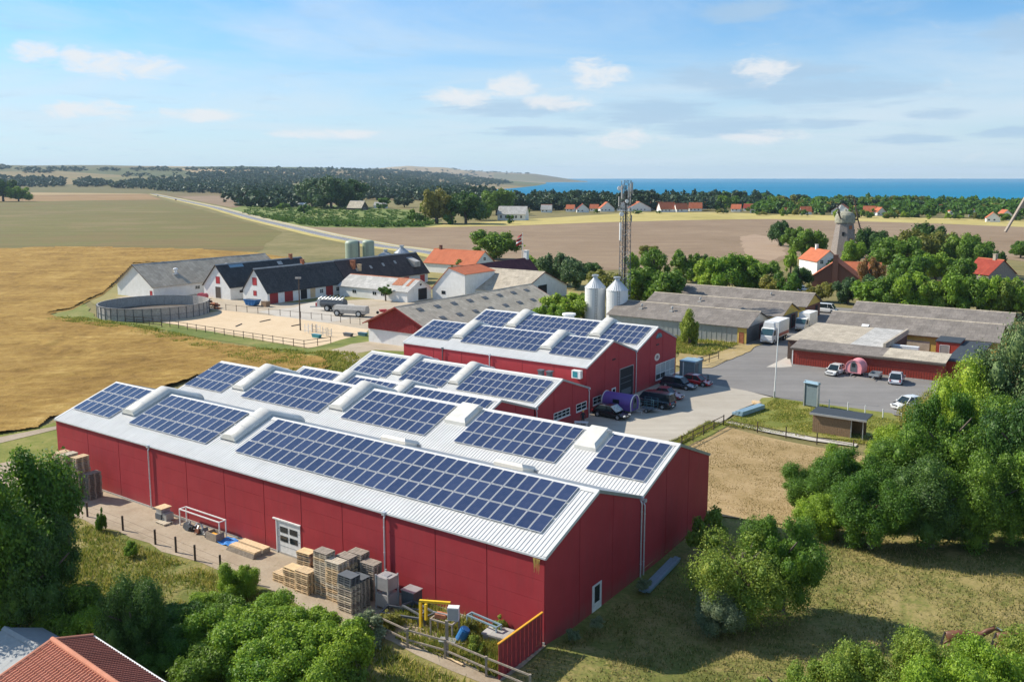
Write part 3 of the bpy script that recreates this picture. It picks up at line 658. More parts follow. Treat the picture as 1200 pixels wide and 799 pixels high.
C = hall('low red hall between the front pair and the windowed hall, mostly hidden', -92.7, -59.5, 77.9, 83.0, 90.05, 4.6, 6.5, 4.1,
  [(-91.8, -85.3, 6, 78.3, 82.55, 2, (0, 1)), (-82.5, -75.1, 7, 78.3, 82.55, 2, (0, 1)), (-72.3, -60.2, 11, 78.3, 82.55, 2, (0, 1))],
  [(-83.9, 79, 87.6), (-73.7, 79, 87.6)], [], None, [77.9, 81.9, 86, 90.05], [0], (1.12, 1.8), {})
D = hall('lower red hall with two white-framed windows in its end wall', -92.7, -59.45, 90.15, 96.5, 103.4, 4.1, 6.5, 4.1,
  [(-91.7, -84.9, 6, 90.85, 95.7, 3, R3_), (-82.6, -74.9, 7, 90.85, 95.7, 3, R3_), (-72.5, -60.2, 11, 90.85, 95.7, 3, R3_)],
  [(-83.8, 91.9, 100.5), (-73.7, 91.9, 100.5)], [], None, [90.15, 94.5, 99.0, 103.4], [0], (1.12, 1.7), dict(holes=[(94.45, 98.4, 1.45, 2.42), (100.0, 102.7, 1.38, 2.42)], ovb=.1))
E = hall('taller red hall with a large dark open doorway behind the purple wagon', -93.9, -60.65, 104.75, 112.2, 119.45, 6.5, 9.1, 6.5,
  [(-93.5, -86.5, 6, 106.65, 111.9, 3, R3_), (-84.2, -70.3, 12, 106.65, 111.9, 3, R3_), (-68.1, -61.1, 6, 106.65, 111.9, 3, R3_)],
  [(-85.3, 107.6, 116.6), (-69.2, 107.6, 116.6)], [], [-93.9, -87.8, -85.9, -82.3, -77.0, -71.3, -65.9, -60.65], [104.75, 109.85, 114.0, 119.45], [0], (1.15, 1.8),
  dict(holes=[(106.55, 108.9, .75, 1.85), (111.9, 113.2, 0, 2.15), (114.4, 118.5, 0, 4.45)]))
Fh = hall('farthest red hall with a big gridded window and round pale emblem', -93.9, -60.65, 119.55, 126.7, 133.6, 6.5, 9.1, 6.5,
  [(-93.5, -86.8, 6, 120.9, 126.2, 3, R3_), (-84.3, -70.6, 12, 120.9, 126.2, 3, R3_), (-68.2, -61.4, 6, 120.9, 126.2, 3, R3_)],
  [(-85.3, 121.9, 131), (-69.2, 121.9, 131)], [], None, [119.55, 124.15, 128.5, 133.6], [0], (1.15, 1.8), dict(holes=[(126.2, 133.1, .65, 3.15)], ovb=.15))
def furnish():
    # front hall: garage door with four windows, end door, downpipes, boarded fence foot
    d = MB(); x0, x1 = -59.05-UA0, -56.2-UA0
    d.box(x0, -.02, 0, x1, .1, 2.95); o = d.build('garage_door', M['white'], A)
    for i in range(1, 4): s = MB(); s.box(x0+.08, -.035, 2.95*i/4-.015, x1-.08, -.021, 2.95*i/4+.015); s.build('door_joint', M['gutter'], o)
    for i in (0, 1):
        for j in (0, 1):
            w = MB(); xx = x0+.35+i*1.2; zz = 1.15+j*.8; w.box(xx, -.045, zz, xx+.95, -.021, zz+.5); w.build('pane', M['glass'], o)
    fr = MB(); fr.box(x0-.5, -.12, 2.97, x1+.08, .06, 3.08); fr.box(x0-.12, -.10, 0, x0-.02, .08, 2.96); fr.build('door_frame', M['white'], A)
    X = UA1-UA0
    dr = MB(); dr.box(X-.03, 55.87-49.3, -.5, X+.05, 57.28-49.3, 1.7); do = dr.build('end_door', M['white'], A)
    p = MB(); p.box(X+.051, 56.2-49.3, .25, X+.07, 56.95-49.3, 1.55); p.build('door_glass', M['glass'], do)
    h = MB(); h.tube((X+.05, 56.1-49.3, .1), (X+.14, 56.1-49.3, .1), .02); h.tube((X+.13, 56.1-49.3, .1), (X+.13, 56.25-49.3, .1), .02); h.build('door_handle', M['alu'], do)
    for u in (-77.35, -46.4): downpipe(A, u-UA0, .0, .1, 6.35, 0, -1)
    downpipe(A, X, 63.6-49.3, -.55, 6.35, 1, 0)
    # torn moss hanging at the corner of the gutter
    m = MB(); r = random.Random(3)
    for i in range(14):
        xx = X-.5+r.uniform(-.25, .35); m.tube((xx, -.3, 6.25), (xx+r.uniform(-.1, .1), -.34, 6.25-r.uniform(.3, 1.1)), .03, .008, 4)
    m.build('hanging_moss', plain('dry_moss', (.45, .30, .08), .95), A)
    downpipe(B, X, .3, -.5, 6.0, 1, 0)
    XD = -59.45+92.7; downpipe(D, XD, 103.2-90.15, 0, 4.05, 1, 0); downpipe(D, XD, .2, 0, 4.0, 1, 0)
    window_x(D, XD+.02, 94.45-90.15, 98.4-90.15, 1.45, 2.42, 4, 2); window_x(D, XD+.02, 100.0-90.15, 102.7-90.15, 1.38, 2.42, 2, 2)
    XE = -60.65+93.9
    window_x(E, XE+.02, 106.55-104.75, 108.9-104.75, .75, 1.85, 2, 2)
    dr = MB(); dr.box(XE-.02, 111.95-104.75, 0, XE+.06, 113.15-104.75, 2.12); do = dr.build('end_door', M['white'], E)
    p = MB(); p.box(XE+.061, 112.2-104.75, .9, XE+.075, 112.95-104.75, 1.95); p.build('door_glass', M['glass'], do)
    # open doorway: flat dark sheet painted as the shade inside, with shelf edges on it
    y0, y1 = 114.4-104.75, 118.5-104.75
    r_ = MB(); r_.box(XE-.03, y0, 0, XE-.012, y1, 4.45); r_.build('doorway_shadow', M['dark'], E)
    f = MB(); f.box(XE-.02, y0-.12, 0, XE+.06, y0, 4.55); f.box(XE-.02, y1, 0, XE+.06, y1+.12, 4.55); f.box(XE-.02, y0, 4.45, XE+.058, y1, 4.57); f.build('doorway_frame', M['gutter'], E)
    dd = MB(); dd.box(XE-.011, y0+.3, 3.0, XE+.0, y1-.3, 3.1); dd.box(XE-.011, y0+.2, 2.2, XE+.0, y1-.5, 2.3); dd.box(XE-.011, y0+.6, .3, XE+.0, y1-.4, 1.3); dd.build('shelf_edge', M['greydk'], E)
    s = MB(); s.box(XE+.03, 112.0-104.75, 6.22, XE+.09, 112.9-104.75, 6.42); s.build('vent_slot', M['dark'], E)
    downpipe(E, XE, 119.3-104.75, 0, 6.45, 1, 0); downpipe(E, -77.0+93.9, 0, 0, 6.45, 0, -1); downpipe(E, -85.9+93.9, 0, 0, 6.45, 0, -1, 'greydk')
    window_x(Fh, XE+.02, 126.2-119.55, 133.1-119.55, .65, 3.15, 4, 2, 'glassl', rowz=[1.55])
    s = MB(); s.box(XE+.03, 126.2-119.55, 6.22, XE+.09, 127.1-119.55, 6.42); s.build('vent_slot', M['dark'], Fh)
    a = MB(); n = 10; yc, zc = 127.1-119.55, 7.4
    a.prism([(XE+.03, yc+1.05*math.cos(math.pi*i/n), zc+.72*math.sin(math.pi*i/n)) for i in range(n+1)], (.06, 0, 0)); ao = a.build('arched_light', M['teal'], Fh)
    q = MB(); q.box(XE+.092, yc-.02, zc, XE+.11, yc+.02, zc+.7); q.box(XE+.03, yc-1.1, zc-.08, XE+.12, yc+1.1, zc); q.build('arch_bar', M['greydk'], ao)
    yc, zc = 126.6-119.55, 4.32; n = 24
    a = MB(); a.prism([(XE+.03, yc+.92*math.cos(2*math.pi*i/n), zc+.58*math.sin(2*math.pi*i/n)) for i in range(n)], (.04, 0, 0)); ao = a.build('emblem', plain('emblem_cream', (.72, .60, .54), .5), Fh)
    q = MB(); mm = plain('emblem_dark', (.10, .03, .04), .6)
    for (dy, dz, sy, sz) in ((0, -.12, .95, .1), (-.1, .16, .16, .34), (.16, .12, .2, .22), (-.34, .08, .14, .14), (.36, .06, .12, .12)): q.cbox((XE+.078, yc+dy, zc+dz), (.015, sy, sz))
    q.build('emblem_mark', mm, ao)
    # roof furniture
    r = MB()
    for (px, py) in ((623.5, 439), (638.5, 438)):
        pass
    for uu in (-63.2, -61.9):
        c = MB(); x = uu+92.7; y = 97.3-90.15; c.box(x-.3, y-.3, 6.0, x+.3, y+.3, 7.0); c.box(x-.4, y-.4, 7.0, x+.4, y+.4, 7.15); c.build('roof_vent', M['greydk'], D)
    c = MB(); c.box(-60.9+93.9-1.7, -.75, 4.9, -60.9+93.9-.3, -.06, 6.0); co = c.build('air_unit', M['white'], E)
    g = MB(); g.box(-60.9+93.9-1.5, -.78, 5.05, -60.9+93.9-.75, -.751, 5.85); g.build('grille', M['teal'], co)
    c = MB(); c.lathe((-78.0+93.9, 128.6-119.55, 8.2), [(.9, 0), (.9, 1.0), (1.15, 1.0), (1.15, 1.3), (0, 1.35)], 16); c.build('roof_fan', M['white'], Fh)
furnish()
# ------------------------------------------------------------------ farm buildings and sheds
def add_win(root, face, at, a0, a1, z0, z1, cols=1, rows=1, kind='window', mats=('white', 'glass'), out=1):
    """opening on a wall; face 'x': wall at x=at running along y; face 'y': wall at y=at running along x; out = +1/-1"""
    def bx(b, p0, p1, q0, q1, d0, d1):
        lo, hi = sorted((at+out*d0, at+out*d1))
        if face == 'x': b.box(lo, p0, q0, hi, p1, q1)
        else: b.box(p0, lo, q0, p1, hi, q1)
    f = .07; b = MB()
    bx(b, a0, a0+f, z0, z1, 0, .05); bx(b, a1-f, a1, z0, z1, 0, .05); bx(b, a0+f, a1-f, z1-f, z1, 0, .048); bx(b, a0+f, a1-f, z0, z0+f, 0, .048)
    for i in range(1, cols): t = a0+(a1-a0)*i/cols; bx(b, t-f*.4, t+f*.4, z0+f, z1-f, 0, .045)
    for i in range(1, rows): t = z0+(z1-z0)*i/rows; bx(b, a0+f, a1-f, t-f*.4, t+f*.4, 0, .043)
    o = b.build(kind, M[mats[0]], root)
    c = MB(); bx(c, a0+f*.5, a1-f*.5, z0+f*.5, z1-f*.5, .002, .02); c.build('pane' if kind == 'window' else 'door_leaf', M[mats[1]], o)
    return o
def gable(name, label, cat, u0, u1, v0, v1, axis, ze, zr, wall, roof, group=None, ov=.35, ze2=None, rp=None, thick=.12, cap='lgrey', trim=None, endov=None, rot=ROT, origin=None):
    """gabled building. axis 'v': ridge runs away along v (gables face -v/+v); axis 'u': ridge along u"""
    root = empty(name, label, cat, origin if origin is not None else W(u0, v0), rot, group); LX, LY = u1-u0, v1-v0
    ze2 = ze if ze2 is None else ze2; rp = .5 if rp is None else rp; eo = ov if endov is None else endov
    S = (lambda a, t, z: (t, a, z)) if axis == 'v' else (lambda a, t, z: (a, t, z))   # a along ridge, t across
    LA, LT = (LY, LX) if axis == 'v' else (LX, LY); tr = LT*rp
    b = MB(); b.prism([S(0, 0, -.4), S(0, LT, -.4), S(0, LT, ze2), S(0, tr, zr-.03), S(0, 0, ze)], Vector(S(LA, 0, 0))); b.build('wall', M[wall], root)
    s0, s1 = (zr-ze)/tr, (zr-ze2)/(LT-tr); n = 10
    for side in (0, 1):
        b = MB(); te, zz = (-ov, ze-ov*s0) if side == 0 else (LT+ov, ze2-ov*s1)
        vs = []
        for k in range(n+1):
            a = -eo+(LA+2*eo)*k/n; dz = .035*math.sin(k*2.1+u0)
            vs += [S(a, te, zz+.03), S(a, tr, zr+.06+dz*.8), S(a, te, zz+.03-thick), S(a, tr, zr+.06-thick)]
        fs = []
        for k in range(n):
            i = 4*k; fs += [(i, i+4, i+5, i+1), (i+2, i+3, i+7, i+6), (i, i+2, i+6, i+4)]
        fs += [(0, 1, 3, 2), (4*n, 4*n+2, 4*n+3, 4*n+1)]
        b.add(vs, fs); b.build('roof_slope', M[roof], root)
    if cap:
        b = MB(); b.prism([S(-eo-.02, tr-.25, zr-.25*s0+.10), S(-eo-.02, tr, zr+.15), S(-eo-.02, tr+.25, zr-.25*s1+.10), S(-eo-.02, tr, zr+.03)], Vector(S(LA+2*eo+.04, 0, 0))); b.build('ridge_cap', M[cap], root)
    if trim:
        for a in (-eo-.05, LA+eo):
            for (t0, z0) in ((-ov, ze-ov*s0), (LT+ov, ze2-ov*s1)):
                b = MB(); b.prism([S(a, t0, z0+.05), S(a, tr, zr+.08), S(a, tr, zr-.14), S(a, t0, z0-.16)], Vector(S(.05, 0, 0))); b.build('bargeboard', M[trim], root)
    return root
def skylights(root, axis, ze, zr, LT, ov, spots, mat='ltblue', side=0, w=1.1, l=.75):
    s0 = (zr-ze)/(LT/2); ang = math.atan(s0)
    for a, f in spots:
        t = LT/2*f if side == 0 else LT-LT/2*f; z = ze+s0*LT/2*f+.13; b = MB()
        if axis == 'v': R = Matrix.Rotation(-ang if side == 0 else ang, 3, 'Y'); b.cbox((t, a, z), (l, w, .09), mat=R)
        else: R = Matrix.Rotation(ang if side == 0 else -ang, 3, 'X'); b.cbox((a, t, z), (w, l, .09), mat=R)
        b.build('skylight', M[mat], root)
def chimney(root, x, y, z0, z1, w=.7, mat='brick', cap=True):
    b = MB(); b.box(x-w/2, y-w/2, z0, x+w/2, y+w/2, z1)
    if cap: b.box(x-w*.62, y-w*.62, z1, x+w*.62, y+w*.62, z1+.12)
    b.build('chimney', M[mat], root)
# white farm
b1 = gable('barn', 'long white barn with grey roof, leftmost, behind the round tank', 'barn', -232.6, -215.8, 141.5, 186, 'v', 3.4, 8.7, 'lime', 'gfib', ov=.5, endov=.5, trim='post')
add_win(b1, 'y', 0, 15.2, 16.3, 0, 2.1, kind='door', mats=('redwood', 'red'), out=-1)
for y in (10, 27): 
    b = MB(); b.lathe((12.6, y, 5.6), [(.45, 0), (.45, 1.3), (.7, 1.35), (.55, 1.6), (.0, 1.8)], 10); b.build('roof_vent', M['white'], b1)
    b = MB(); b.cbox((13.4, y-.6, 5.55), (.6, 1.6, .5), mat=Matrix.Rotation(.56, 3, 'Y')); b.build('vent_box', M['lgrey'], b1)
for y in (13, 24): add_win(b1, 'x', 16.8, y, y+1.6, 1.3, 2.3, 2, 1, out=1)
b2 = gable('barn', 'white barn with dark slate roof and a red shutter, between two other barns', 'barn', -208.8, -197.6, 152.3, 182, 'v', 3.5, 9.0, 'lime', 'slate', ov=.35, trim='post')
add_win(b2, 'y', 0, 4.9, 7.3, 0, 3.2, kind='door', mats=('white', 'post'), out=-1); add_win(b2, 'y', 0, 5.3, 7.0, 4.0, 5.9, kind='shutter', mats=('redwood', 'red'), out=-1)
add_win(b2, 'x', 11.2, 3, 4.6, 1.6, 2.3, kind='window', mats=('post', 'dark'))
skylights(b2, 'v', 3.5, 9, 11.2, .3, [(6, .86)], side=1, w=4.6, l=1.0); skylights(b2, 'v', 3.5, 9, 11.2, .3, [(21, .8)], side=1, w=1.6, l=1.2, mat='lgrey'); chimney(b2, 5.6, 26, 8.6, 10.1, .8, 'rust')
b3 = gable('stable_range', 'long white stable with dark slate roof and red doors, blue skip in front', 'stable', -192, -182.4, 152, 180.2, 'v', 3.2, 8.9, 'lime', 'slate', ov=.35)
add_win(b3, 'y', 0, 3.9, 5.6, 4.6, 6.6, kind='shutter', mats=('redwood', 'red'), out=-1); add_win(b3, 'y', 0, 4.1, 5.4, 1.9, 3.2, kind='shutter', mats=('redwood', 'red'), out=-1)
for (a, c, k) in ((.7, 3.4, 'r'), (3.6, 5.3, 'w'), (5.6, 8.4, 'r'), (8.8, 10.4, 'w'), (11.0, 13.4, 'd'), (14.4, 16.4, 'y'), (20.2, 22.8, 'r')):
    add_win(b3, 'x', 9.6, a, c, 0, 2.7, kind='door', mats=('white' if k != 'r' else 'redwood', dict(r='redwood', w='white', d='dark', y='woodn')[k]), out=1)
add_win(b3, 'x', 9.6, 17.9, 19.2, 1.0, 2.1, 2, 2); add_win(b3, 'x', 9.6, 24, 25.4, 1.0, 2.1, 2, 2); chimney(b3, 4.6, 16.5, 8.5, 10.0, .8, 'rust')
b4 = gable('stable_range', 'brown-roofed stable wing with small rooflights, beyond the slate-roofed stable', 'stable', -192.3, -182.1, 180.4, 215, 'v', 3.3, 9.0, 'lime', 'fibre2', ov=.5)
skylights(b4, 'v', 3.3, 9, 10.2, .3, [(6, .45), (12, .5), (17.5, .55), (23, .6)], side=1, w=.8, l=1.1, mat='lgrey'); chimney(b4, 7.2, 5, 6.2, 8.6, 1.1, 'rust'); chimney(b4, 8.2, 6.6, 5.6, 7.4, .9, 'woodn')
d = MB(); d.prism([(6.2, 29, 5.0), (9.8, 29, 5.0), (9.8, 29, 6.6), (6.2, 29, 7.8)], (0, 2.6, 0)); d.build('dormer', M['lgrey'], b4)
for k in range(5): add_win(b4, 'x', 10.2, 16+k*3.7, 18.4+k*3.7, 0, 2.5, kind='door', mats=('white', 'red' if k % 2 == 0 else 'white'))
ws = gable('workshop', 'low white workshop with pale rust-streaked roof and dark gable door', 'workshop', -180.5, -155.6, 175.4, 185.1, 'u', 2.9, 5.5, 'lime', 'lgrey', ov=.35, trim='white', cap='rust')
add_win(ws, 'x', 24.9, 4.2, 7.9, 0, 3.2, kind='door', mats=('white', 'dark')); add_win(ws, 'x', 24.9, 5.0, 5.7, 3.9, 4.4, kind='window', mats=('post', 'dark'))
for x in (5, 12.5, 15.5): add_win(ws, 'y', 0, x, x+1.5, 1.0, 2.0, 2, 1, out=-1)
s0 = 2.6/4.85; a_ = math.atan(s0)
for (x, w_) in ((18.6, 1.6), (20.4, 2.2), (23.2, 1.0)):
    b = MB(); b.cbox((x, 3.3, 2.9+s0*3.3+.085), (w_, 3.4, .03), mat=Matrix.Rotation(a_, 3, 'X')); b.build('rusty_roof_sheet', M['rust'], ws)
fh = gable('farmhouse_wing', 'tall white farm wing with short orange tile roof, right of workshop', 'farmhouse', -154.5, -143.4, 184.2, 197.3, 'v', 3.0, 8.7, 'lime', 'tile', ov=.25, ze2=7.3, rp=.52, cap='tile')
add_win(fh, 'y', 0, 3.2, 4.5, 1.6, 2.5, kind='window', mats=('post', 'glass'), out=-1); add_win(fh, 'y', 0, 7.2, 9.0, .1, 1.2, kind='door', mats=('white', 'dark'), out=-1)
mw = gable('farm_wing', 'farm wing with dark maroon metal roof behind the orange-tiled wing', 'barn', -154.5, -143.6, 197.7, 222, 'v', 3.2, 8.7, 'lime', 'maroon', ov=.3, cap=None)
chimney(mw, 5.5, 23.2, 8.2, 10.8, 1.2, 'lime'); add_win(mw, 'x', 10.9, 12, 13.5, 1, 2, 1, 1)
gs = gable('barn', 'white barn with weathered dark grey roof and open blue-framed gable door', 'barn', -150.0, -129.4, 189.0, 212.0, 'u', 3.0, 7.4, 'lime', 'gfib', ov=.3, cap='beige', trim='maroon')
add_win(gs, 'x', 20.6, 8.5, 12.8, .2, 4.0, kind='door', mats=('bluesteel', 'dark'))
oh = gable('farmhouse', 'orange-tiled farmhouse behind the maroon-roofed wing', 'farmhouse', -203, -181.5, 238, 250, 'u', 3.4, 7.6, 'lime', 'tile', ov=.4, cap='tile')
chimney(oh, 2.5, 6, 7.4, 8.8, .8); add_win(oh, 'x', 21.5, 5.3, 6.7, 4.5, 5.6, 2, 2)
rb = gable('red_barn', 'red and white barn with wide beige roof beside the riding arena', 'barn', -123.9, -108.1, 128.0, 173, 'v', 4.1, 7.6, 'lime', 'beige', ov=.7, endov=1.0, trim='redwood', cap='beige')
b = MB(); b.prism([(.05, -.03, 2.7), (15.75, -.03, 2.7), (15.75, -.03, 4.1), (7.9, -.03, 7.5), (.05, -.03, 4.1)], (0, -.12, 0)); b.build('gable_boarding', M['redwood'], rb)
for i in range(40): 
    x = .3+i*.39; zt = 4.1+(3.4*(x/7.9) if x < 7.9 else 3.4*((15.8-x)/7.9)); q = MB(); q.box(x, -.19, 2.72, x+.06, -.151, zt-.12); q.build('board_strip', M['redwood'], rb)
skylights(rb, 'v', 4.1, 7.6, 15.8, .3, [(4+i*5.3, .74) for i in range(8)], side=1, w=1.5, l=.9, mat='greydk'); skylights(rb, 'v', 4.1, 7.6, 15.8, .3, [(6.5+i*5.3, .28) for i in range(7)], side=1, w=1.5, l=.9, mat='greydk')
# grey sheds
SH = dict(ov=.45, endov=.5, cap='gfib')
s1 = gable('storage_shed', 'nearest grey-roofed shed with corrugated side, white truck at its end', 'shed', -92, -61.6, 168.2, 181, 'u', 3.4, 5.6, 'galv', 'fibre', **SH)
s2 = gable('storage_shed', 'middle grey-roofed shed behind the nearest one', 'shed', -92, -60.6, 185.2, 197, 'u', 3.5, 5.6, 'yellow', 'fibre', **SH)
s3 = gable('storage_shed', 'rear grey-roofed shed with red brick end and white van beyond', 'shed', -92, -60.9, 203.0, 214.5, 'u', 3.5, 5.8, 'yellow', 'fibre', **SH)
for s_, x in ((s1, 30.4), (s2, 31.4), (s3, 31.1)):
    b = MB(); b.box(x-.02, .05, 0, x+.04, 11.4, 3.2); b.build('end_cladding', M['greydk'] if s_ is not s3 else M['brick'], s_)
    add_win(s_, 'x', x+.04, 7.2, 9.6, 0, 2.9, kind='door', mats=('redwood', 'dark'))
b = MB(); b.box(28.6, -.12, 0, 30.45, -.02, 3.1); b.build('yellow_wall_piece', M['yellow'], s1); add_win(s1, 'y', -.12, 29.0, 29.9, 0, 2.2, kind='door', mats=('redwood', 'rust'), out=-1)
for i in range(26): q = MB(); q.box(1.0+i*1.05, -.05, .1, 1.12+i*1.05, -.005, 3.05); q.build('cladding_rib', M['galv'], s1)
for s_, xs in ((s1, (6, 13)), (s2, (12,)), (s3, (22,))):
    for x in xs: b = MB(); b.lathe((x, 3.4, 4.45), [(.12, 0), (.12, .8), (.3, .8), (.25, 1.1), (0, 1.2)], 8); b.box(x-.5, 2.9, 4.2, x+.3, 3.4, 4.75); b.build('roof_vent', M['lgrey'], s_)
r1 = gable('storage_shed', 'rearmost long grey-roofed shed on the right, against the hedge', 'shed', -49.2, -19.6, 196.4, 208.4, 'u', 3.4, 5.5, 'yellow', 'fibre', **SH)
r2 = gable('storage_shed', 'long grey-roofed yellow shed behind the low red building', 'shed', -49.2, -19.4, 178.3, 190.0, 'u', 3.4, 5.6, 'yellow', 'fibre', **SH)
b = MB(); b.box(12.5, -.06, .2, 18.8, -.01, 2.2); b.build('limed_patch', plain('faded_render', (.52, .44, .33), .9, var=.3, nsc=.8), r2)
add_win(r2, 'y', 0, 27.2, 28.2, 1.6, 2.4, kind='window', mats=('post', 'rust'), out=-1); b = MB(); b.box(11.7, -.12, 0, 11.95, -.005, 3.3); b.build('wall_post', M['post'], r2)
skylights(r2, 'u', 3.4, 5.6, 11.7, .3, [(7, .2)], side=0, w=1.3, l=.9, mat='white')
def mono(name, label, cat, u0, u1, v0, v1, z0, z1, wall, roof, ov=.3, zlow=-.1):
    root = empty(name, label, cat, W(u0, v0), ROT); LX, LY = u1-u0, v1-v0
    b = MB(); b.prism([(0, 0, zlow), (0, LY, zlow), (0, LY, z1), (0, 0, z0)], (LX, 0, 0)); b.build('wall', M[wall], root)
    s = (z1-z0)/LY; b = MB(); b.prism([(-ov, -ov, z0-ov*s+.02), (-ov, LY+ov, z1+ov*s+.02), (-ov, LY+ov, z1+ov*s+.16), (-ov, -ov, z0-ov*s+.16)], (LX+2*ov, 0, 0)); b.build('roof', M[roof], root)
    return root
r3 = mono('lean_to', 'low flat-pitched shed with mossy fibre roof behind the red building', 'shed', -50.3, -34, 158.4, 176.5, 3.45, 3.95, 'post', 'gfib')
b = MB(); b.prism([(10.6, .2, 3.66), (15.9, .2, 3.66), (15.9, 17.9, 4.17), (10.6, 17.9, 4.17)], (0, 0, .05)); b.build('grey_roof_part', M['lgrey'], r3)
b = MB(); b.box(16.1, .1, 3.5, 16.5, 18, 4.5); b.build('parapet', M['beige'], r3)
lr = mono('low_red_building', 'long low dark-red building with cars parked along its wall', 'building', -47.9, -24.0, 153.6, 158.1, 3.0, 3.6, 'redlow', 'fibre', ov=.35)
b = MB(); b.prism([(14.8, -.36, 3.15), (24.3, -.36, 3.15), (24.3, 4.8, 3.82), (14.8, 4.8, 3.82)], (0, 0, .06)); b.build('pale_roof_part', M['beige'], lr)
b = MB(); b.box(-.4, -.42, 2.7, 24.3, -.36, 2.98); b.build('fascia', M['post'], lr)
b = MB(); b.box(-.06, -.06, -.1, .12, .02, 3.0); b.build('corner_board', M['white'], lr)
for i in range(58): q = MB(); q.box(.3+i*.4, -.045, .2, .35+i*.4, -.003, 2.7); q.build('board_strip', M['redlow'], lr)
b = MB(); b.box(0, -.12, -.1, 23.9, -.05, .16); b.build('plinth', M['concrete'], lr)
ba = mono('flat_annex', 'black flat-roofed annex between the low red building and yellow shed', 'annex', -24.2, -20.2, 157, 177, 2.9, 3.05, 'redlow', 'blackfelt', ov=.15)
rx = mono('store_box', 'small red box room with grey door under a black flat roof', 'shed', -28.2, -24.4, 171.5, 176.5, 3.5, 3.6, 'redlow', 'blackfelt', ov=.15)
add_win(rx, 'y', 0, .6, 2.2, .9, 3.0, kind='door', mats=('white', 'lgrey'), out=-1)
tb = empty('white_table', 'long white table frame in the yard before the yellow wall', 'table', W(-34.2, 163.5), ROT)
b = MB(); b.box(0, 0, 3.0, 4.6, 1.0, 3.5); b.build('tabletop', M['white'], tb)
for x in (.2, 4.2): b = MB(); b.box(x, .4, 0, x+.2, .6, 3.0); b.build('leg', M['white'], tb)
# round slurry tank
def tank():
    c = G(178, 372); c = W(-192.2, 126.0); root = empty('slurry_tank', 'round open concrete tank with steel wall panels beside the wheat', 'tank', c, ROT); R = 12.5; h = 2.9; n = 40
    for i in range(n):
        a0, a1 = 2*math.pi*i/n+.001, 2*math.pi*(i+1)/n-.001
        b = MB(); P = [(R*math.cos(a0), R*math.sin(a0)), (R*math.cos(a1), R*math.sin(a1)), ((R-.2)*math.cos(a1), (R-.2)*math.sin(a1)), ((R-.2)*math.cos(a0), (R-.2)*math.sin(a0))]
        b.prism([(x, y, -.3) for x, y in P], (0, 0, h+.3)); b.build('wall_panel', M['tankp'], root)
    for i in range(n):
        a = 2*math.pi*i/n; b = MB(); b.cbox(((R+.06)*math.cos(a), (R+.06)*math.sin(a), h/2), (.12, .12, h), mat=Matrix.Rotation(a, 3, 'Z')); b.build('wall_post', M['greydk'], root)
    for z in (1.2, 2.85):
        b = MB(); k = 60
        for i in range(k):
            a0, a1 = 2*math.pi*i/k, 2*math.pi*(i+1)/k; b.beam(((R+.05)*math.cos(a0), (R+.05)*math.sin(a0), z), ((R+.05)*math.cos(a1), (R+.05)*math.sin(a1), z), .07, .06)
        b.build('hoop', M['greydk'], root)
    b = MB(); b.lathe((0, 0, 0), [(0, .5), (R-.2, .5)], 40); b.build('slurry', plain('slurry_crust', (.10, .08, .06), .9, var=.5), root)
tank()
def silo(name, label, cat, c, r, h, cone, mat, rings=12, cap=True, group=None, dome=False):
    root = empty(name, label, cat, c, 0, group); prof = []
    for i in range(rings): z = h*i/rings; prof += [(r, z), (r, z+h/rings*.93), (r+.014, z+h/rings*.965)]
    prof += [(r, h)]
    b = MB(); b.lathe((0, 0, 0), prof, 32); b.build('barrel', M[mat], root, smooth=False)
    b = MB()
    if dome: b.lathe((0, 0, h), [(r, 0), (r*.96, cone*.45), (r*.8, cone*.8), (r*.45, cone), (0, cone*1.05)], 28)
    else: b.lathe((0, 0, h), [(r+.08, -.05), (r*.22, cone)], 28)
    b.build('roof', M[mat if dome or mat == 'silo' else 'galv'], root, smooth=dome)
    if not dome:
        for i in range(28):
            a = 2*math.pi*i/28; q = MB(); q.beam(((r+.08)*math.cos(a), (r+.08)*math.sin(a), h), (r*.22*math.cos(a), r*.22*math.sin(a), h+cone+.02), .05, .05); q.build('roof_seam', M['galv'], root)
    if cap: b = MB(); b.lathe((0, 0, h+cone), [(r*.24, -.05), (r*.2, .35), (r*.34, .4), (r*.34, .75), (r*.2, .8), (0, .82)], 14); b.build('cap', M['galv'], root)
    b = MB()
    for s_ in (-.22, .22): b.tube((s_, -r-.12, .5), (s_, -r-.12, h), .03, n=5)
    for k in range(int(h/.6)): b.tube((-.22, -r-.12, .6+k*.6), (.22, -r-.12, .6+k*.6), .02, n=4)
    b.build('ladder', M['greydk'], root)
    return root
p1, p2 = G(697, 378.5), G(722.5, 381)
silo('grain_silo', 'left one of two galvanised grain silos behind the solar roofs', 'silo', p1, 2.28, 8.1, 2.0, 'silo', 12, group='galvanised silos behind the halls')
silo('grain_silo', 'right one of two galvanised silos, next to the lattice mast', 'silo', p2, 2.38, 7.9, 2.05, 'silo', 12, group='galvanised silos behind the halls')
silo('tower_silo', 'thick pale green tower silo, left of the pair', 'silo', W(-205.8, 206.2), 2.3, 11.5, 1.0, 'green', 6, False, 'green silos', True)
silo('tower_silo', 'narrower pale green tower silo beside the blue bins', 'silo', W(-203.0, 210.5), 1.9, 11.7, .7, 'green', 6, False, 'green silos', True)
q = MB(); q.tube((0, 0, 0), (0, 0, 12.2), .28, n=8); o = q.build('elevator_leg', M['greydk']); o.location = W(-203.6, 206.8); tag(o, 'dark grain elevator pipe between the two green silos', 'pipe')
silo('grain_bin', 'left blue steel grain bin with shallow pale roof', 'silo', W(-199.3, 214.5), 2.3, 7.6, 1.0, 'bluesteel', 7, True, 'blue grain bins')
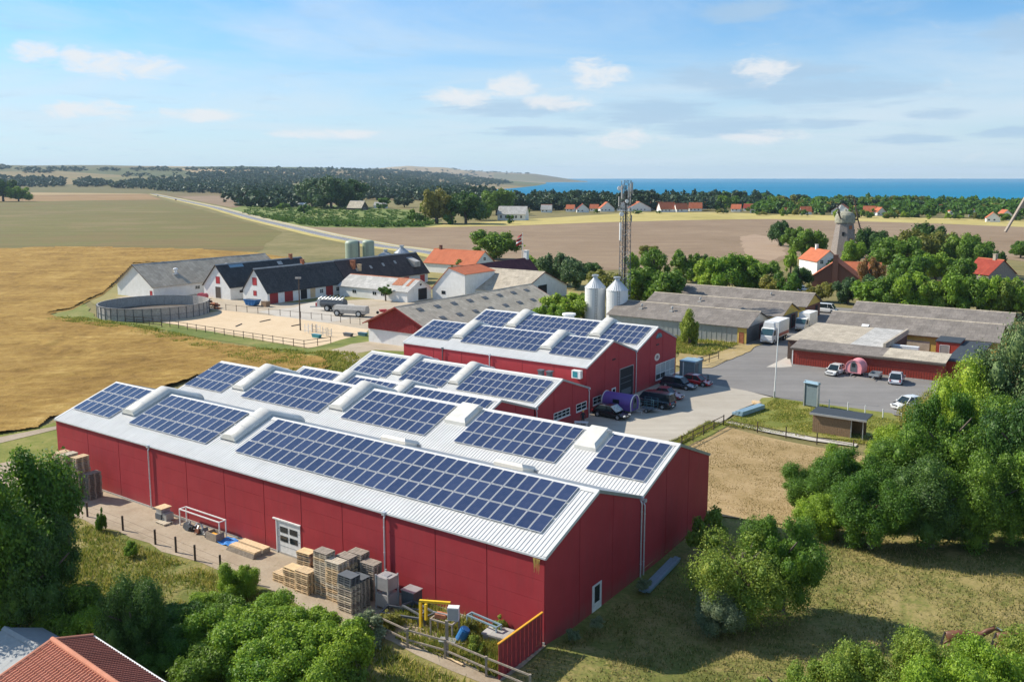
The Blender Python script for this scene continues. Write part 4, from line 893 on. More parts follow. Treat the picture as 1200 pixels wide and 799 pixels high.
silo('grain_bin', 'right blue steel grain bin with pleated silver cone roof', 'silo', W(-196.8, 219.5), 2.5, 8.1, 1.6, 'bluesteel', 7, True, 'blue grain bins')
# lattice mast
def mast():
    base = G(731, 377); root = empty('lattice_mast', 'tall steel lattice mast with antennas beside the right silo', 'mast', base, .3); Hm = 31.5; w0, w1 = 1.0, .82
    C3 = lambda z, k: (lambda w: ((w if k in (1, 2) else -w), (w if k in (2, 3) else -w), z))(w0+(w1-w0)*z/Hm)
    for k in range(4): b = MB(); b.tube(C3(0, k), C3(Hm, k), .075, .06, 6); b.build('leg', M['greydk'], root)
    n = 26
    for i in range(n):
        z0, z1 = Hm*i/n, Hm*(i+1)/n
        for k in range(4):
            j = (k+1) % 4; b = MB(); a, c = (C3(z0, k), C3(z1, j)) if i % 2 == 0 else (C3(z0, j), C3(z1, k)); b.tube(a, c, .045, n=4, caps=False); b.tube(C3(z1, k), C3(z1, j), .04, n=4, caps=False); b.build('brace', M['galv'] if (i+k) % 4 == 0 else M['greydk'], root)
    b = MB(); b.box(-.25, -.25, 0, -.05, -.05, Hm-1); b.tube((.3, .3, 0), (.3, .3, Hm-2), .09, n=5); b.tube((-.5, .35, 0), (-.5, .35, Hm-6), .06, n=5); b.build('cable_run', M['black'], root)
    r = random.Random(4)
    for (x, y, z, h, w) in ((-1.25, -.6, 27.5, 3.0, .34), (1.25, -.5, 28.5, 2.6, .34), (1.4, .6, 26.3, 2.4, .3), (-1.5, .4, 25.8, 2.2, .3), (-1.55, -.6, 18.4, 3.9, .42), (0, -1.35, 27.8, 2.4, .3), (.5, -1.3, 29.0, 1.8, .28), (1.3, -.3, 22.3, 1.6, .22)):
        b = MB(); b.box(x-w*.33, y-w*.33, z, x+w*.33, y+w*.33, z+h); b.tube((x*.75, y*.8, z-.2), (x*.75, y*.8, z+h+.2), .05, n=5); b.build('antenna', M['lgrey'] if h < 3.5 else M['white'], root)
    for (x, y, z, rr) in ((-2.1, -.8, 29.8, .5), (-1.5, -.8, 24.2, .5), (.9, -1.4, 25.6, .4), (-.6, -1.5, 27.0, .4)):
        b = MB(); b.lathe((x, y, z), [(0, 0), (rr*.6, .08), (rr, .25), (rr, .4), (0, .42)], 14); 
        b.v = [(vx, y+(vz-z)*-1, z+(vy-y)) for vx, vy, vz in b.v]; b.tube((x, y, z), (x*.4, y*.5, z), .05, n=5); b.build('dish', M['white'], root)
    b = MB(); b.box(-1.5, -1.5, 24.9, 1.5, 1.5, 24.97); 
    for k in range(4): p = C3(25.9, k); q = C3(25.9, (k+1) % 4); b.tube((p[0]*1.5, p[1]*1.5, 25.9), (q[0]*1.5, q[1]*1.5, 25.9), .03, n=4)
    b.build('platform', M['galv'], root)
mast()
# windmill tower
def windmill():
    base = G(988, 301); root = empty('windmill_tower', 'old shingled windmill tower with domed cap and broken sails', 'windmill', base, .32); n = 8
    def ring(r, z): return [(r*math.cos(2*math.pi*(i+.5)/n), r*math.sin(2*math.pi*(i+.5)/n), z) for i in range(n)]
    R = [(5.6, 0), (5.0, 4), (4.4, 8), (3.9, 11.5), (3.5, 14.2)]
    for i in range(n):
        b = MB()
        for k in range(len(R)-1):
            a, c = ring(*R[k]), ring(*R[k+1]); j = (i+1) % n; b.add([a[i], a[j], c[j], c[i]], [(0, 1, 2, 3)])
        b.build('tower_side', M['stone'], root)
    b = MB(); b.lathe((0, 0, 14.2), [(3.9, -.3), (4.0, .2), (3.95, 2.0), (3.7, 2.9), (2.9, 3.8), (1.6, 4.35), (.5, 4.6), (.3, 5.3), (0, 5.4)], 20); b.build('cap', plain('weathered_cap', (.30, .29, .22), .9, var=.35, nsc=1.2, dirt=.3), root)
    def wn(ang, z, w, h, name, mat):
        rr = np.interp(z, [q[1] for q in R], [q[0] for q in R])*math.cos(math.pi/n); s = MB(); a = ang; c = Vector((rr*math.cos(a), rr*math.sin(a), z)); s.cbox(c+Vector((math.cos(a)*.05, math.sin(a)*.05, 0)), (.3, w, h), mat=Matrix.Rotation(a, 3, 'Z')); s.build(name, M[mat], root)
    f = -math.pi/2
    wn(f, 1.6, 1.9, 3.2, 'door', 'redwood'); wn(f, 7.0, 1.3, 1.6, 'window', 'rust'); wn(f, 12.2, 1.3, 1.5, 'window', 'rust'); wn(f-math.pi/4, 9.6, .9, 1.6, 'window', 'dark'); wn(f+math.pi/4, 10.6, 1.0, 1.5, 'window', 'dark')
    hub = Vector((3.4, -3.6, 15.4)); b = MB(); b.tube((0, 0, 15.4), hub, .4, n=8); b.build('wind_shaft', M['post'], root)
    for (dx, dz, L_) in ((-.35, .94, 9.0), (.42, -.91, 9.0)):
        b = MB(); tip = hub+Vector((dx*L_*.8, -.2, dz*L_)); b.beam(hub, tip, .45, .3); s = MB()
        for k in range(8): p = hub.lerp(tip, .25+.09*k); s.beam(p-Vector((.8, .3, .3)), p+Vector((.8, .3, .3)), .09, .09)
        b.build('sail_stock', M['post'], root); s.build('sail_bars', M['post'], root)
    hub2 = Vector((-3.8, -2.2, 15.6)); b = MB(); b.beam(hub2+Vector((1, 1, -.4)), hub2+Vector((-2.6, -1, 3.2)), .35, .3); b.beam(hub2+Vector((0, 0, 0)), hub2+Vector((-3.2, -1.6, 5.2)), .3, .25); b.build('fan_beam', M['post'], root)
    for k in range(6):
        a = k*math.pi/3; b = MB(); c = hub2+Vector((-2.0, -1.0, 4.0)); b.beam(c, c+Vector((1.9*math.cos(a), .3, 1.9*math.sin(a))), .55, .06); b.build('fan_blade', M['lgrey'], root)
windmill()
mh = G(957, 318)
t_ = gable('mill_house', 'white two-storey house with orange roof left of the windmill', 'house', 0, 8.5, 0, 13, 'v', 4.6, 8.0, 'lime', 'tile', ov=.35, cap='tile', rot=.15, origin=G(957, 322))
for x in (1.0, 3.6, 6.2):
    for z in (.9, 3.6): add_win(t_, 'y', 0, x, x+1.2, z, z+1.3, 2, 2, out=-1, mats=('white', 'glass'))
for y in (2, 5, 8): add_win(t_, 'x', 8.5, y, y+1.3, 3.2, 4.2, out=1)
chimney(t_, 4.2, 9, 7.6, 9.4, .8, 'lime')
bh = gable('brick_house', 'orange-roofed brown brick house with a big gable chimney', 'house', 0, 13, 0, 10.5, 'v', 3.0, 7.8, 'brick', 'tile', ov=.45, cap='tile', rot=-.42, origin=G(951, 335))
b = MB(); b.box(5.7, -.7, 0, 7.3, -.05, 8.0); b.box(5.8, -.5, 8.0, 7.2, .6, 9.6); b.build('chimney', M['brick'], bh)
skylights(bh, 'v', 3.0, 7.8, 13, .3, [(3.5, .55), (6.8, .6)], side=0, w=.9, l=1.3, mat='lgrey')
add_win(bh, 'x', 0, 1.2, 3.0, .2, 2.2, out=-1); add_win(bh, 'x', 0, 4.5, 6.5, .2, 2.2, out=-1, mats=('white', 'lgrey'))
bw = gable('house_wing', 'orange-roofed brick wing on the right of the chimneyed house', 'house', 0, 12, 0, 8, 'u', 2.8, 6.2, 'brick', 'tile', ov=.4, cap='tile', rot=-.42, origin=G(981, 331)); add_win(bw, 'y', 0, 4, 6.5, .3, 2.2, 3, 1, out=-1)
rh = gable('brick_house', 'red-tiled house with pale chimney beyond the right hedge', 'house', 0, 11, 0, 9, 'v', 2.8, 7.0, 'stone', 'maroon', ov=.4, cap='tile', rot=.35, origin=G(1158, 332)); chimney(rh, 5.5, 3, 6.6, 8.6, 1.0, 'beige')
for o in rh.children:
    if o.name.startswith('roof_slope'): o.data.materials[0] = mat_fibre('red_tile_roof', (.27, .045, .03), (.36, .07, .045), (.22, .08, .06), .3)
# a sail of a second mill standing at the right edge
def sail():
    p = G(1174, 283); root = empty('mill_sail', 'grey lattice mill sail leaning in from the right edge', 'windmill sail', p, 0)
    L_ = hpx = None; k = p.y/FPX
    a = Vector((0, 0, 0)); s = lambda px, py: Vector(((px-1174)*k, 0, (283-py)*k))
    foot, top = s(1177, 272), s(1211, 205); b = MB(); b.beam(foot, top, 1.7, .8); b.build('spar', M['woodo'], root)
    q0, q1, q2 = s(1191.5, 244.5), s(1204, 221), s(1222, 244)
    for i in range(9):
        t0, t1 = i/9, (i+.86)/9; A_ = q0.lerp(q1, t0); B_ = q0.lerp(q1, t1); c = MB(); w = 9*(1-.0*t0); c.prism([A_, B_, B_+Vector((w, .6, 0)), A_+Vector((w, .6, 0))], (0, .12, 0)); c.build('sail_board', M['woodo'], root)
    hub = s(1225, 180); m = MB(); m.beam(top, hub, .7, .6); m.build('stock', M['woodo'], root)
    tw = MB(); tw.lathe(s(1262, 283)+Vector((0, 12, 0)), [(9, 0), (6.5, 20), (5.6, 27), (5.9, 27.2), (5.4, 31), (3, 34), (0, 35)], 10); tw.build('tower', M['stone'], root)
    m = MB(); m.tube(hub, s(1262, 175)+Vector((0, 12, 0)), .5); m.build('wind_shaft', M['post'], root)
sail()
# far village houses
def village():
    r = random.Random(5); names = ['pale-walled cottage']
    spots = [(683, 249, 12, 7, 'red-brown'), (712, 248, 14, 8, 'orange'), (750, 247.5, 22, 8, 'orange'), (768, 246, 12, 9, 'orange'), (784, 248.5, 16, 8, 'orange'), (800, 248.5, 12, 8, 'orange'), (815, 247.5, 12, 10, 'orange'),
             (771, 240.5, 12, 6, 'red-brown'), (862, 248, 9, 7, 'orange'), (886, 249.5, 12, 6, 'orange'), (899, 249.5, 6, 6, 'orange'), (925, 251, 7, 7, 'orange'), (945, 251.5, 10, 6, 'orange'), (985, 251, 18, 7, 'orange'), (1019, 252, 12, 7, 'orange'), (1034, 252.5, 10, 7, 'orange'),
             (1091, 250.5, 9, 7, 'red-brown'), (1117, 251.5, 7, 7, 'orange'), (1163, 260, 12, 9, 'orange'), (1180, 258, 14, 9, 'orange'), (1196, 252, 10, 8, 'orange'), (640, 249, 10, 7, 'grey'), (668, 248, 8, 7, 'orange'), (696, 247.5, 8, 7, 'orange'), (731, 247, 14, 7, 'orange'), (742, 244, 10, 7, 'orange'), (792, 244, 12, 7, 'orange'), (822, 245, 9, 7, 'orange'), (905, 247, 9, 7, 'orange'), (935, 248, 9, 7, 'orange'), (1004, 250, 9, 7, 'orange'), (1140, 254, 9, 7, 'orange'), (1106, 248, 8, 7, 'orange'), (876, 247, 8, 7, 'red-brown')]
    where = ['far left end of the village row', 'left of the mast', 'just right of the mast', 'second right of the mast', 'mid-row below the pale bush', 'right of the mid-row cottage', 'right end before the tall trees',
             'peeping above the row', 'between two dark trees', 'with white gable right of the trees', 'small, beside the white gable', 'among trees above the mill house', 'left behind the windmill', 'behind the windmill cap', 'right of the windmill mast', 'rightmost of the pair past the windmill',
             'alone in the right woods', 'half hidden in the right woods', 'at the right field edge', 'behind the mill sail', 'at the far right edge', 'grey-roofed, left in the trees', 'at the left end beside the red-brown one', 'close left of the mast', 'just behind the mast', 'behind the first right of the mast', 'behind the mid-row', 'behind the right end of the row', 'small, left of the mill trees', 'above the mill field trees', 'just left of the windmill mast', 'in the right woods near the field', 'deep in the right woods', 'dark-roofed beside the tall trees']
    for i, (px, py, w, h, c) in enumerate(spots):
        p = G(px, py); W_ = w*p.y/FPX*1.2; rot = r.uniform(-.5, .3)
        g = gable('cottage', '%s-roofed cottage %s' % (c, where[i]), 'house', 0, W_, 0, W_*.62, 'u' if r.random() < .65 else 'v', 3.2, 3.2+min(6.0, W_*.42), 'lime', 'tile' if c == 'orange' else ('fibre2' if c == 'red-brown' else 'lgrey'), 'cottages of the far village', ov=.5, cap='tile', rot=rot, origin=p-Vector((W_/2, 0, 0)))
        if c == 'red-brown': 
            for o in g.children:
                if o.name.startswith('roof_slope'): o.data.materials[0] = bpy.data.materials['red_tile_roof']
        for k in range(max(1, int(W_/4))): add_win(g, 'y', 0, 1+k*3.6, 2.4+k*3.6, .9, 2.1, out=-1)
village()
ch = gable('manor', 'white hall with grey slate roof and gable among the trees', 'house', 0, 22, 0, 12, 'u', 5, 10.5, 'lime', 'lgrey', ov=.5, rot=-.25, origin=G(583, 258)); 
for k in range(5): add_win(ch, 'y', 0, 2+k*4, 3.6+k*4, 1.6, 3.6, 2, 2, out=-1)
fh1 = gable('farmhouse', 'thatched farmhouse with dark gable among the far trees', 'house', 0, 18, 0, 11, 'u', 2.6, 9, 'post', 'beige', ov=.6, rot=-.5, origin=G(407, 246)); add_win(fh1, 'x', 18, 4, 7, .5, 2.4, 2, 1)
fh2 = gable('cottage', 'small pale cottage right of the thatched farmhouse', 'house', 0, 13, 0, 8, 'u', 3, 6.5, 'lime', 'lgrey', ov=.5, rot=-.2, origin=G(438, 244)); add_win(fh2, 'y', 0, 3, 5, .8, 2.2, 2, 1, out=-1)
fh3 = gable('polytunnel', 'small pale shed left of the tall dark trees', 'shed', 0, 9, 0, 6, 'u', 2.4, 4.2, 'lime', 'white', ov=.2, rot=-.1, origin=G(349, 242)); add_win(fh3, 'y', 0, 3, 5, 0, 2.0, out=-1, kind='door')
# ------------------------------------------------------------------ vegetation
def leaf_mat(name, dark, mid, light, trans=.27, tipw=None):
    t = NT(name); g = t.n('ShaderNodeNewGeometry'); isl = g.outputs['Random Per Island']; oi = t.n('ShaderNodeObjectInfo').outputs['Random']
    cl = t.noise(t.coord(), 2.2, 3, .6)
    f = t.math('ADD', t.math('MULTIPLY', isl, .55), t.math('MULTIPLY', cl, .45))
    c = t.ramp(f, [(.12, dark), (.5, mid), (.9, light)])
    h = t.n('ShaderNodeHueSaturation'); t.L.new(c, h.inputs['Color']); t.L.new(t.mr(oi, 0, 1, .478, .515), h.inputs['Hue']); t.L.new(t.mr(oi, 0, 1, 1.25, .8), h.inputs['Value']); c = h.outputs[0]
    d = t.n('ShaderNodeBsdfPrincipled'); t.L.new(c, d.inputs['Base Color']); d.inputs['Roughness'].default_value = .55; d.inputs['Specular IOR Level'].default_value = .3
    tr = t.n('ShaderNodeBsdfTranslucent'); t.L.new(t.mix(.5, c, tuple(min(1, x*1.6) for x in light)), tr.inputs[0])
    m = t.n('ShaderNodeMixShader'); m.inputs[0].default_value = trans; t.L.new(d.outputs[0], m.inputs[1]); t.L.new(tr.outputs[0], m.inputs[2]); t.L.new(m.outputs[0], t.out.inputs[0])
    return t.mat
LM = dict(
 mid=leaf_mat('leaves_green', (0.035, 0.076, 0.010), (0.088, 0.180, 0.018), (0.187, 0.317, 0.031)),
 dark=leaf_mat('leaves_dark', (0.023, 0.051, 0.011), (0.048, 0.110, 0.018), (0.105, 0.201, 0.030), .2),
 bright=leaf_mat('leaves_bright', (0.065, 0.127, 0.011), (0.165, 0.286, 0.022), (0.320, 0.456, 0.040)),
 yellow=leaf_mat('leaves_yellow_green', (.06, .115, .012), (.16, .25, .028), (.31, .36, .06)),
 pale=leaf_mat('leaves_silver', (.06, .10, .045), (.15, .20, .10), (.27, .32, .19)),
 olive=leaf_mat('leaves_olive', (0.077, 0.089, 0.015), (0.165, 0.180, 0.027), (0.308, 0.296, 0.056)),
 brown=leaf_mat('leaves_russet', (0.099, 0.053, 0.019), (0.220, 0.117, 0.035), (0.352, 0.201, 0.062)),
 blue=leaf_mat('leaves_blue_green', (0.031, 0.063, 0.022), (0.065, 0.127, 0.040), (0.143, 0.222, 0.069), .15),
 far=leaf_mat('leaves_far', (.014, .034, .016), (.032, .070, .026), (.075, .13, .04), .1))
BARK = plain('bark', (.11, .085, .065), .95, var=.35, nsc=5)
def leaves(rng, C, Rr, n, size, up=.25, shell=(.72, 1.06)):
    k = rng.choice(len(C), n, p=Rr**2/np.sum(Rr**2)); d = rng.normal(size=(n, 3)); d /= np.linalg.norm(d, axis=1)[:, None]
    p = C[k]+d*(Rr[k]*rng.uniform(*shell, n))[:, None]
    nn = d*.7+rng.normal(size=(n, 3))*.55+np.array([0, 0, up]); nn /= np.linalg.norm(nn, axis=1)[:, None]
    a = np.cross(nn, rng.normal(size=(n, 3))); a /= np.linalg.norm(a, axis=1)[:, None]; b = np.cross(nn, a)
    s = (size*rng.uniform(.6, 1.35, n))[:, None]
    V = np.stack([p-a*s*.5, p-b*s*.30+a*s*.05, p+a*s*.5, p+b*s*.30+a*s*.05], 1).reshape(-1, 3)
    return V, np.arange(4*n).reshape(n, 4)
def blob(rng, c, r, nu=7, nv=5):
    V = []; 
    for j in range(nv+1):
        for i in range(nu):
            t = math.pi*j/nv; p = 2*math.pi*i/nu+j*.4; q = r*(1+rng.uniform(-.18, .18)); V.append((c[0]+q*math.sin(t)*math.cos(p), c[1]+q*math.sin(t)*math.sin(p), c[2]+q*math.cos(t)))
    F = [(j*nu+i, j*nu+(i+1) % nu, (j+1)*nu+(i+1) % nu, (j+1)*nu+i) for j in range(nv) for i in range(nu)]
    return V, F
def crown_mesh(seed, n, size, nclump, shape='round', stray=.06, back=.7, bl=(7, 5)):
    rng = np.random.default_rng(seed); C = []; Rr = []
    for i in range(nclump):
        d = rng.normal(size=3); d /= np.linalg.norm(d); f = rng.uniform(.35, .90); z = d[2]
        if shape == 'round': pos = np.array([d[0]*f, d[1]*f, .5+z*f*.5])
        elif shape == 'cone':
            h = rng.uniform(.02, .95)**1.1; w = (1-h)**.8*.85; th = rng.uniform(0, 6.28); pos = np.array([w*math.cos(th)*rng.uniform(.5, 1), w*math.sin(th)*rng.uniform(.5, 1), h])
        elif shape == 'tall': pos = np.array([d[0]*f*.85, d[1]*f*.85, .5+z*f*.55])
        elif shape == 'bush': pos = np.array([d[0]*f, d[1]*f, max(.12, .38+z*f*.55)])
        C.append(pos); Rr.append((.12+.26*rng.random()**1.6)*(1.0 if shape != 'cone' else .6+.5*(1-pos[2])))
    C = np.array(C); Rr = np.array(Rr); Z = np.array([1, 1, .62])
    V, F = leaves(rng, C*[1, 1, 1/.62], Rr, int(n*(1-stray)), size); V = V*Z
    V2, F2 = leaves(rng, C*[1, 1, 1/.62], Rr, int(n*stray), size, shell=(1.05, 1.35)); V2 = V2*Z; F = np.concatenate([F, F2+len(V)]); V = np.concatenate([V, V2])
    if back:
        for c, r in zip(C, Rr):
            v, f = blob(rng, (0, 0, 0), r*back, *bl); v = np.array(v)*[1, 1, .62]+c; F = np.concatenate([F, np.array(f)+len(V)]); V = np.concatenate([V, v])
    return V, F
def mk(name, *a, **k): V, F = crown_mesh(*a, **k); return npmesh(name, V, F, LM['mid'])
TPL = dict(
 near=[mk('crown', 1+i, 46000, .042, 62, 'round', stray=.10, back=.6) for i in range(3)], nearbush=[mk('crown', 21+i, 30000, .050, 40, 'bush', stray=.12) for i in range(2)],
 mid=[mk('crown', 5+i, 6500, .105, 30, 'round') for i in range(4)], midbush=[mk('crown', 31+i, 5500, .115, 26, 'bush') for i in range(2)], midtall=[mk('crown', 41+i, 6500, .10, 30, 'tall') for i in range(2)], cone=[mk('crown', 51, 6000, .09, 60, 'cone')],
 far=[mk('crown', 9+i, 1100, .23, 16, 'round', bl=(6, 4)) for i in range(5)], broad=[mk('crown', 61+i, 26000, .078, 44, 'bush', stray=.10) for i in range(2)],
 sparse=[mk('crown', 71+i, 26000, .036, 60, 'bush', stray=.25, back=.4) for i in range(1)])
def trunk_mesh(seed):
    r = random.Random(seed); b = MB(); b.tube((0, 0, -.02), (.01, .01, .30), .045, .034, 8); b.tube((.01, .01, .30), (.0, .02, .62), .034, .018, 7)
    for i in range(6):
        a = i*1.1+r.uniform(0, .5); z = r.uniform(.26, .5); L_ = r.uniform(.16, .3); b.tube((.01, .01, z), (math.cos(a)*L_, math.sin(a)*L_, z+r.uniform(.15, .3)), .018, .006, 5, caps=False)
    me = bpy.data.meshes.new('trunk'); me.from_pydata(b.v, [], b.f); me.materials.append(BARK); me.update(); return me
TRUNKS = [trunk_mesh(i) for i in range(3)]
tr_ = random.Random(77)
def tree(p, h, r, kind='mid', mat='mid', label='', cat='tree', group=None, name='tree', base=.12, trunk=True, z=None):
    root = bpy.data.objects.new(name, None); COL.objects.link(root); root.location = (p.x, p.y, p.z if z is None else z); root.rotation_euler = (0, 0, tr_.uniform(0, 6.28)); tag(root, label, cat, group)
    me = tr_.choice(TPL[kind])
    c = bpy.data.objects.new('crown', me); COL.objects.link(c); c.parent = root; c.location = (0, 0, h*base); c.scale = (r*.86, r*.86, h*(1-base)*.93)
    c.material_slots[0].link = 'OBJECT'; c.material_slots[0].material = LM[mat]
    if trunk:
        t = bpy.data.objects.new('trunk', tr_.choice(TRUNKS)); COL.objects.link(t); t.parent = root; s = min(h, r*2.4); t.scale = (s, s, h)
    return root
def hgt(px, by, ty, z=0):
    b = G(px, by, z); k = b.y; # height whose top projects to ty
    x = -(ty-CY)/FPX; 
    # solve (cT*Z + sT*k)/(k*cT - sT*Z)= x  with Z = h - H
    Z = (x*k*cT-sT*k)/(cT+x*sT); return Z+H-z
def T(px, by, ty, hw, kind=None, mat='mid', label='', group=None, cat='tree', name='tree', base=.03, trunk=True):
    p = G(px, by); h = hgt(px, by, ty); r = hw*p.y/FPX*1.3
    if kind is None: kind = 'near' if hw > 34 else ('mid' if hw > 9 else 'far')
    return tree(p, h, r, kind, mat, label, cat, group, name, base, trunk)
# near left
T(12, 735, 512, 86, 'near', 'mid', 'big dark leafy tree at the left edge beside the pallet stacks', base=.05)
T(-60, 700, 560, 70, 'near', 'dark', 'dark tree mostly outside the left edge of the photo', base=.05)
T(45, 745, 600, 52, 'near', 'dark', 'lower dark tree in front of the big left tree', base=.05)
T(160, 778, 662, 40, 'near', 'dark', 'tall dark bluish bush behind the red tiled roof', cat='bush', name='bush', base=.02)
LB = 'green broad-leaved bushes below the front hall'
BK = [(112, 765, 712, 30, 'bright', 'bush of large leaves right of the grey canopy roof'), (85, 745, 680, 34, 'mid', 'shaded bush under the big left tree'), (215, 742, 702, 32, 'mid', 'bush right of the bluish bush'), (290, 802, 728, 46, 'bright', 'wide bramble bush in the lower centre-left'), (345, 800, 722, 46, 'bright', 'bramble bush under the pallet stacks'),
      (395, 800, 728, 40, 'bright', 'bush left of the yellow weeds at the bottom'), (238, 812, 752, 36, 'mid', 'bush right of the red tiled roof corner'), (320, 742, 696, 34, 'bright', 'bright bush between sapling and pallet stacks'), (250, 772, 714, 34, 'bright', 'bush in the middle of the bramble bank'), (300, 840, 775, 44, 'bright', 'lowest bush at the bottom edge'),
      (372, 748, 708, 28, 'bright', 'small bright bush touching the tall pallet stack'), (205, 778, 738, 30, 'mid', 'low bush at the left foot of the bank'), (345, 765, 712, 34, 'bright', 'bush in the upper right of the bank'), (295, 765, 708, 34, 'bright', 'bush in the upper middle of the bank'), (265, 738, 692, 28, 'mid', 'small bush below the leafy sapling'),
      (405, 765, 722, 26, 'bright', 'bush at the right end of the bank'), (350, 835, 765, 40, 'bright', 'bush at the bottom centre of the bank'), (175, 800, 768, 26, 'mid', 'low bush beside the bottom tiled roof'), (240, 720, 690, 22, 'bright', 'top left bush of the bank beside the grass')]
for x, b_, t_, hw, m, lb in BK: T(x, b_, t_, hw, 'broad', m, lb, LB, 'bush', 'bush', .0, False)
T(278, 700, 650, 26, 'nearbush', 'bright', 'bright leafy sapling before the garage door', LB, 'bush', 'bush', .0, False)
for i, (x, b_, t_, hw, m) in enumerate([(432, 752, 708, 26, 'pale'), (455, 735, 712, 16, 'olive'), (118, 622, 590, 7, 'mid'), (155, 652, 632, 9, 'bright'), (560, 768, 742, 12, 'yellow'), (583, 742, 718, 12, 'yellow'), (552, 745, 722, 10, 'olive'), (410, 815, 775, 22, 'yellow'), (700, 735, 722, 9, 'pale'), (672, 748, 735, 9, 'pale'), (755, 688, 676, 9, 'pale')]):
    T(x, b_, t_, hw, 'midbush', m, ['greyish bramble clump at the start of the rail fence', 'olive weed clump beside the rubble', 'thin conical shrub at the track start', 'little round shrub below the wire fence', 'yellow flowering weeds among the junk', 'yellow weed clump by the red board fence', 'olive weeds behind the yellow frame', 'yellow-green weed clump at the bottom edge',
      'pale weed clump at the end wall near the door', 'pale weed clump nearest the red board fence', 'pale weed clump at the foot of the downpipe'][i], 'weed clumps', 'shrub', 'shrub', 0, False)
# near right
NR = [(868, 722, 602, 60, 'sparse', 'yellow', 'airy yellow-green willow nearest the end wall'), (915, 712, 596, 48, 'near', 'mid', 'dark green tree behind the yellow-green willow'), (828, 655, 588, 22, 'midbush', 'yellow', 'thin yellow-green bush against the end wall'),
 (1175, 560, 384, 52, 'near', 'blue', 'tallest bluish tree at the right edge'), (1128, 560, 424, 44, 'near', 'bright', 'bright green tree covering the low red building corner'), (1082, 548, 462, 34, 'near', 'olive', 'olive tree beside the parked cars'),
 (1150, 600, 470, 54, 'near', 'mid', 'mid-green tree in the middle of the right grove'), (1205, 620, 430, 60, 'near', 'dark', 'dark tree at the right edge of the grove'), (1058, 592, 500, 44, 'near', 'mid', 'round green tree behind the wooden shelter'),
 (1000, 605, 520, 44, 'near', 'mid', 'green tree at the paddock corner'), (948, 598, 540, 34, 'near', 'mid', 'leftmost round tree on the paddock edge'), (1020, 642, 548, 44, 'near', 'mid', 'front tree of the grove above the grass'),
 (1090, 640, 540, 48, 'near', 'dark', 'dark front tree of the grove'), (1152, 642, 520, 50, 'near', 'mid', 'front tree near the right edge'), (1220, 645, 520, 56, 'near', 'mid', 'front tree cut by the right edge'), (1105, 590, 450, 42, 'near', 'mid', 'tree behind the olive tree in the grove'), (1180, 600, 455, 44, 'near', 'bright', 'bright tree deep in the right grove'), (1045, 560, 492, 30, 'near', 'bright', 'bright tree between the shelter and the white car'), (982, 560, 516, 26, 'nearbush', 'bright', 'bright bush beside the wooden shelter'), (960, 628, 568, 30, 'nearbush', 'bright', 'bright low bush at the left front of the grove')]
for x, b_, t_, hw, kd, m, lb in NR: T(x, b_, t_, hw, kd, m, lb, 'trees of the right-hand grove', base=.04)
T(846, 738, 680, 30, 'nearbush', 'pale', 'silvery pale shrub in the shade in front of the willow', cat='bush', name='bush', base=.02)
for i, (x, b_, t_, hw, m) in enumerate([(935, 905, 766, 50, 'yellow'), (1000, 900, 744, 54, 'yellow'), (1070, 900, 732, 56, 'yellow'), (1145, 905, 742, 58, 'bright'), (1215, 905, 730, 56, 'yellow'), (1110, 950, 758, 60, 'bright')]):
    T(x, b_, t_, hw, 'near', m, ['leftmost yellow-green treetop along the bottom right edge', 'second yellow-green treetop along the bottom right edge', 'yellow-green treetop just below the horses', 'bright green treetop right of the tallest one below the horses', 'yellow-green treetop in the bottom right corner', 'lowest bright treetop at the bottom edge'][i], 'treetops along the bottom right edge', base=.2)
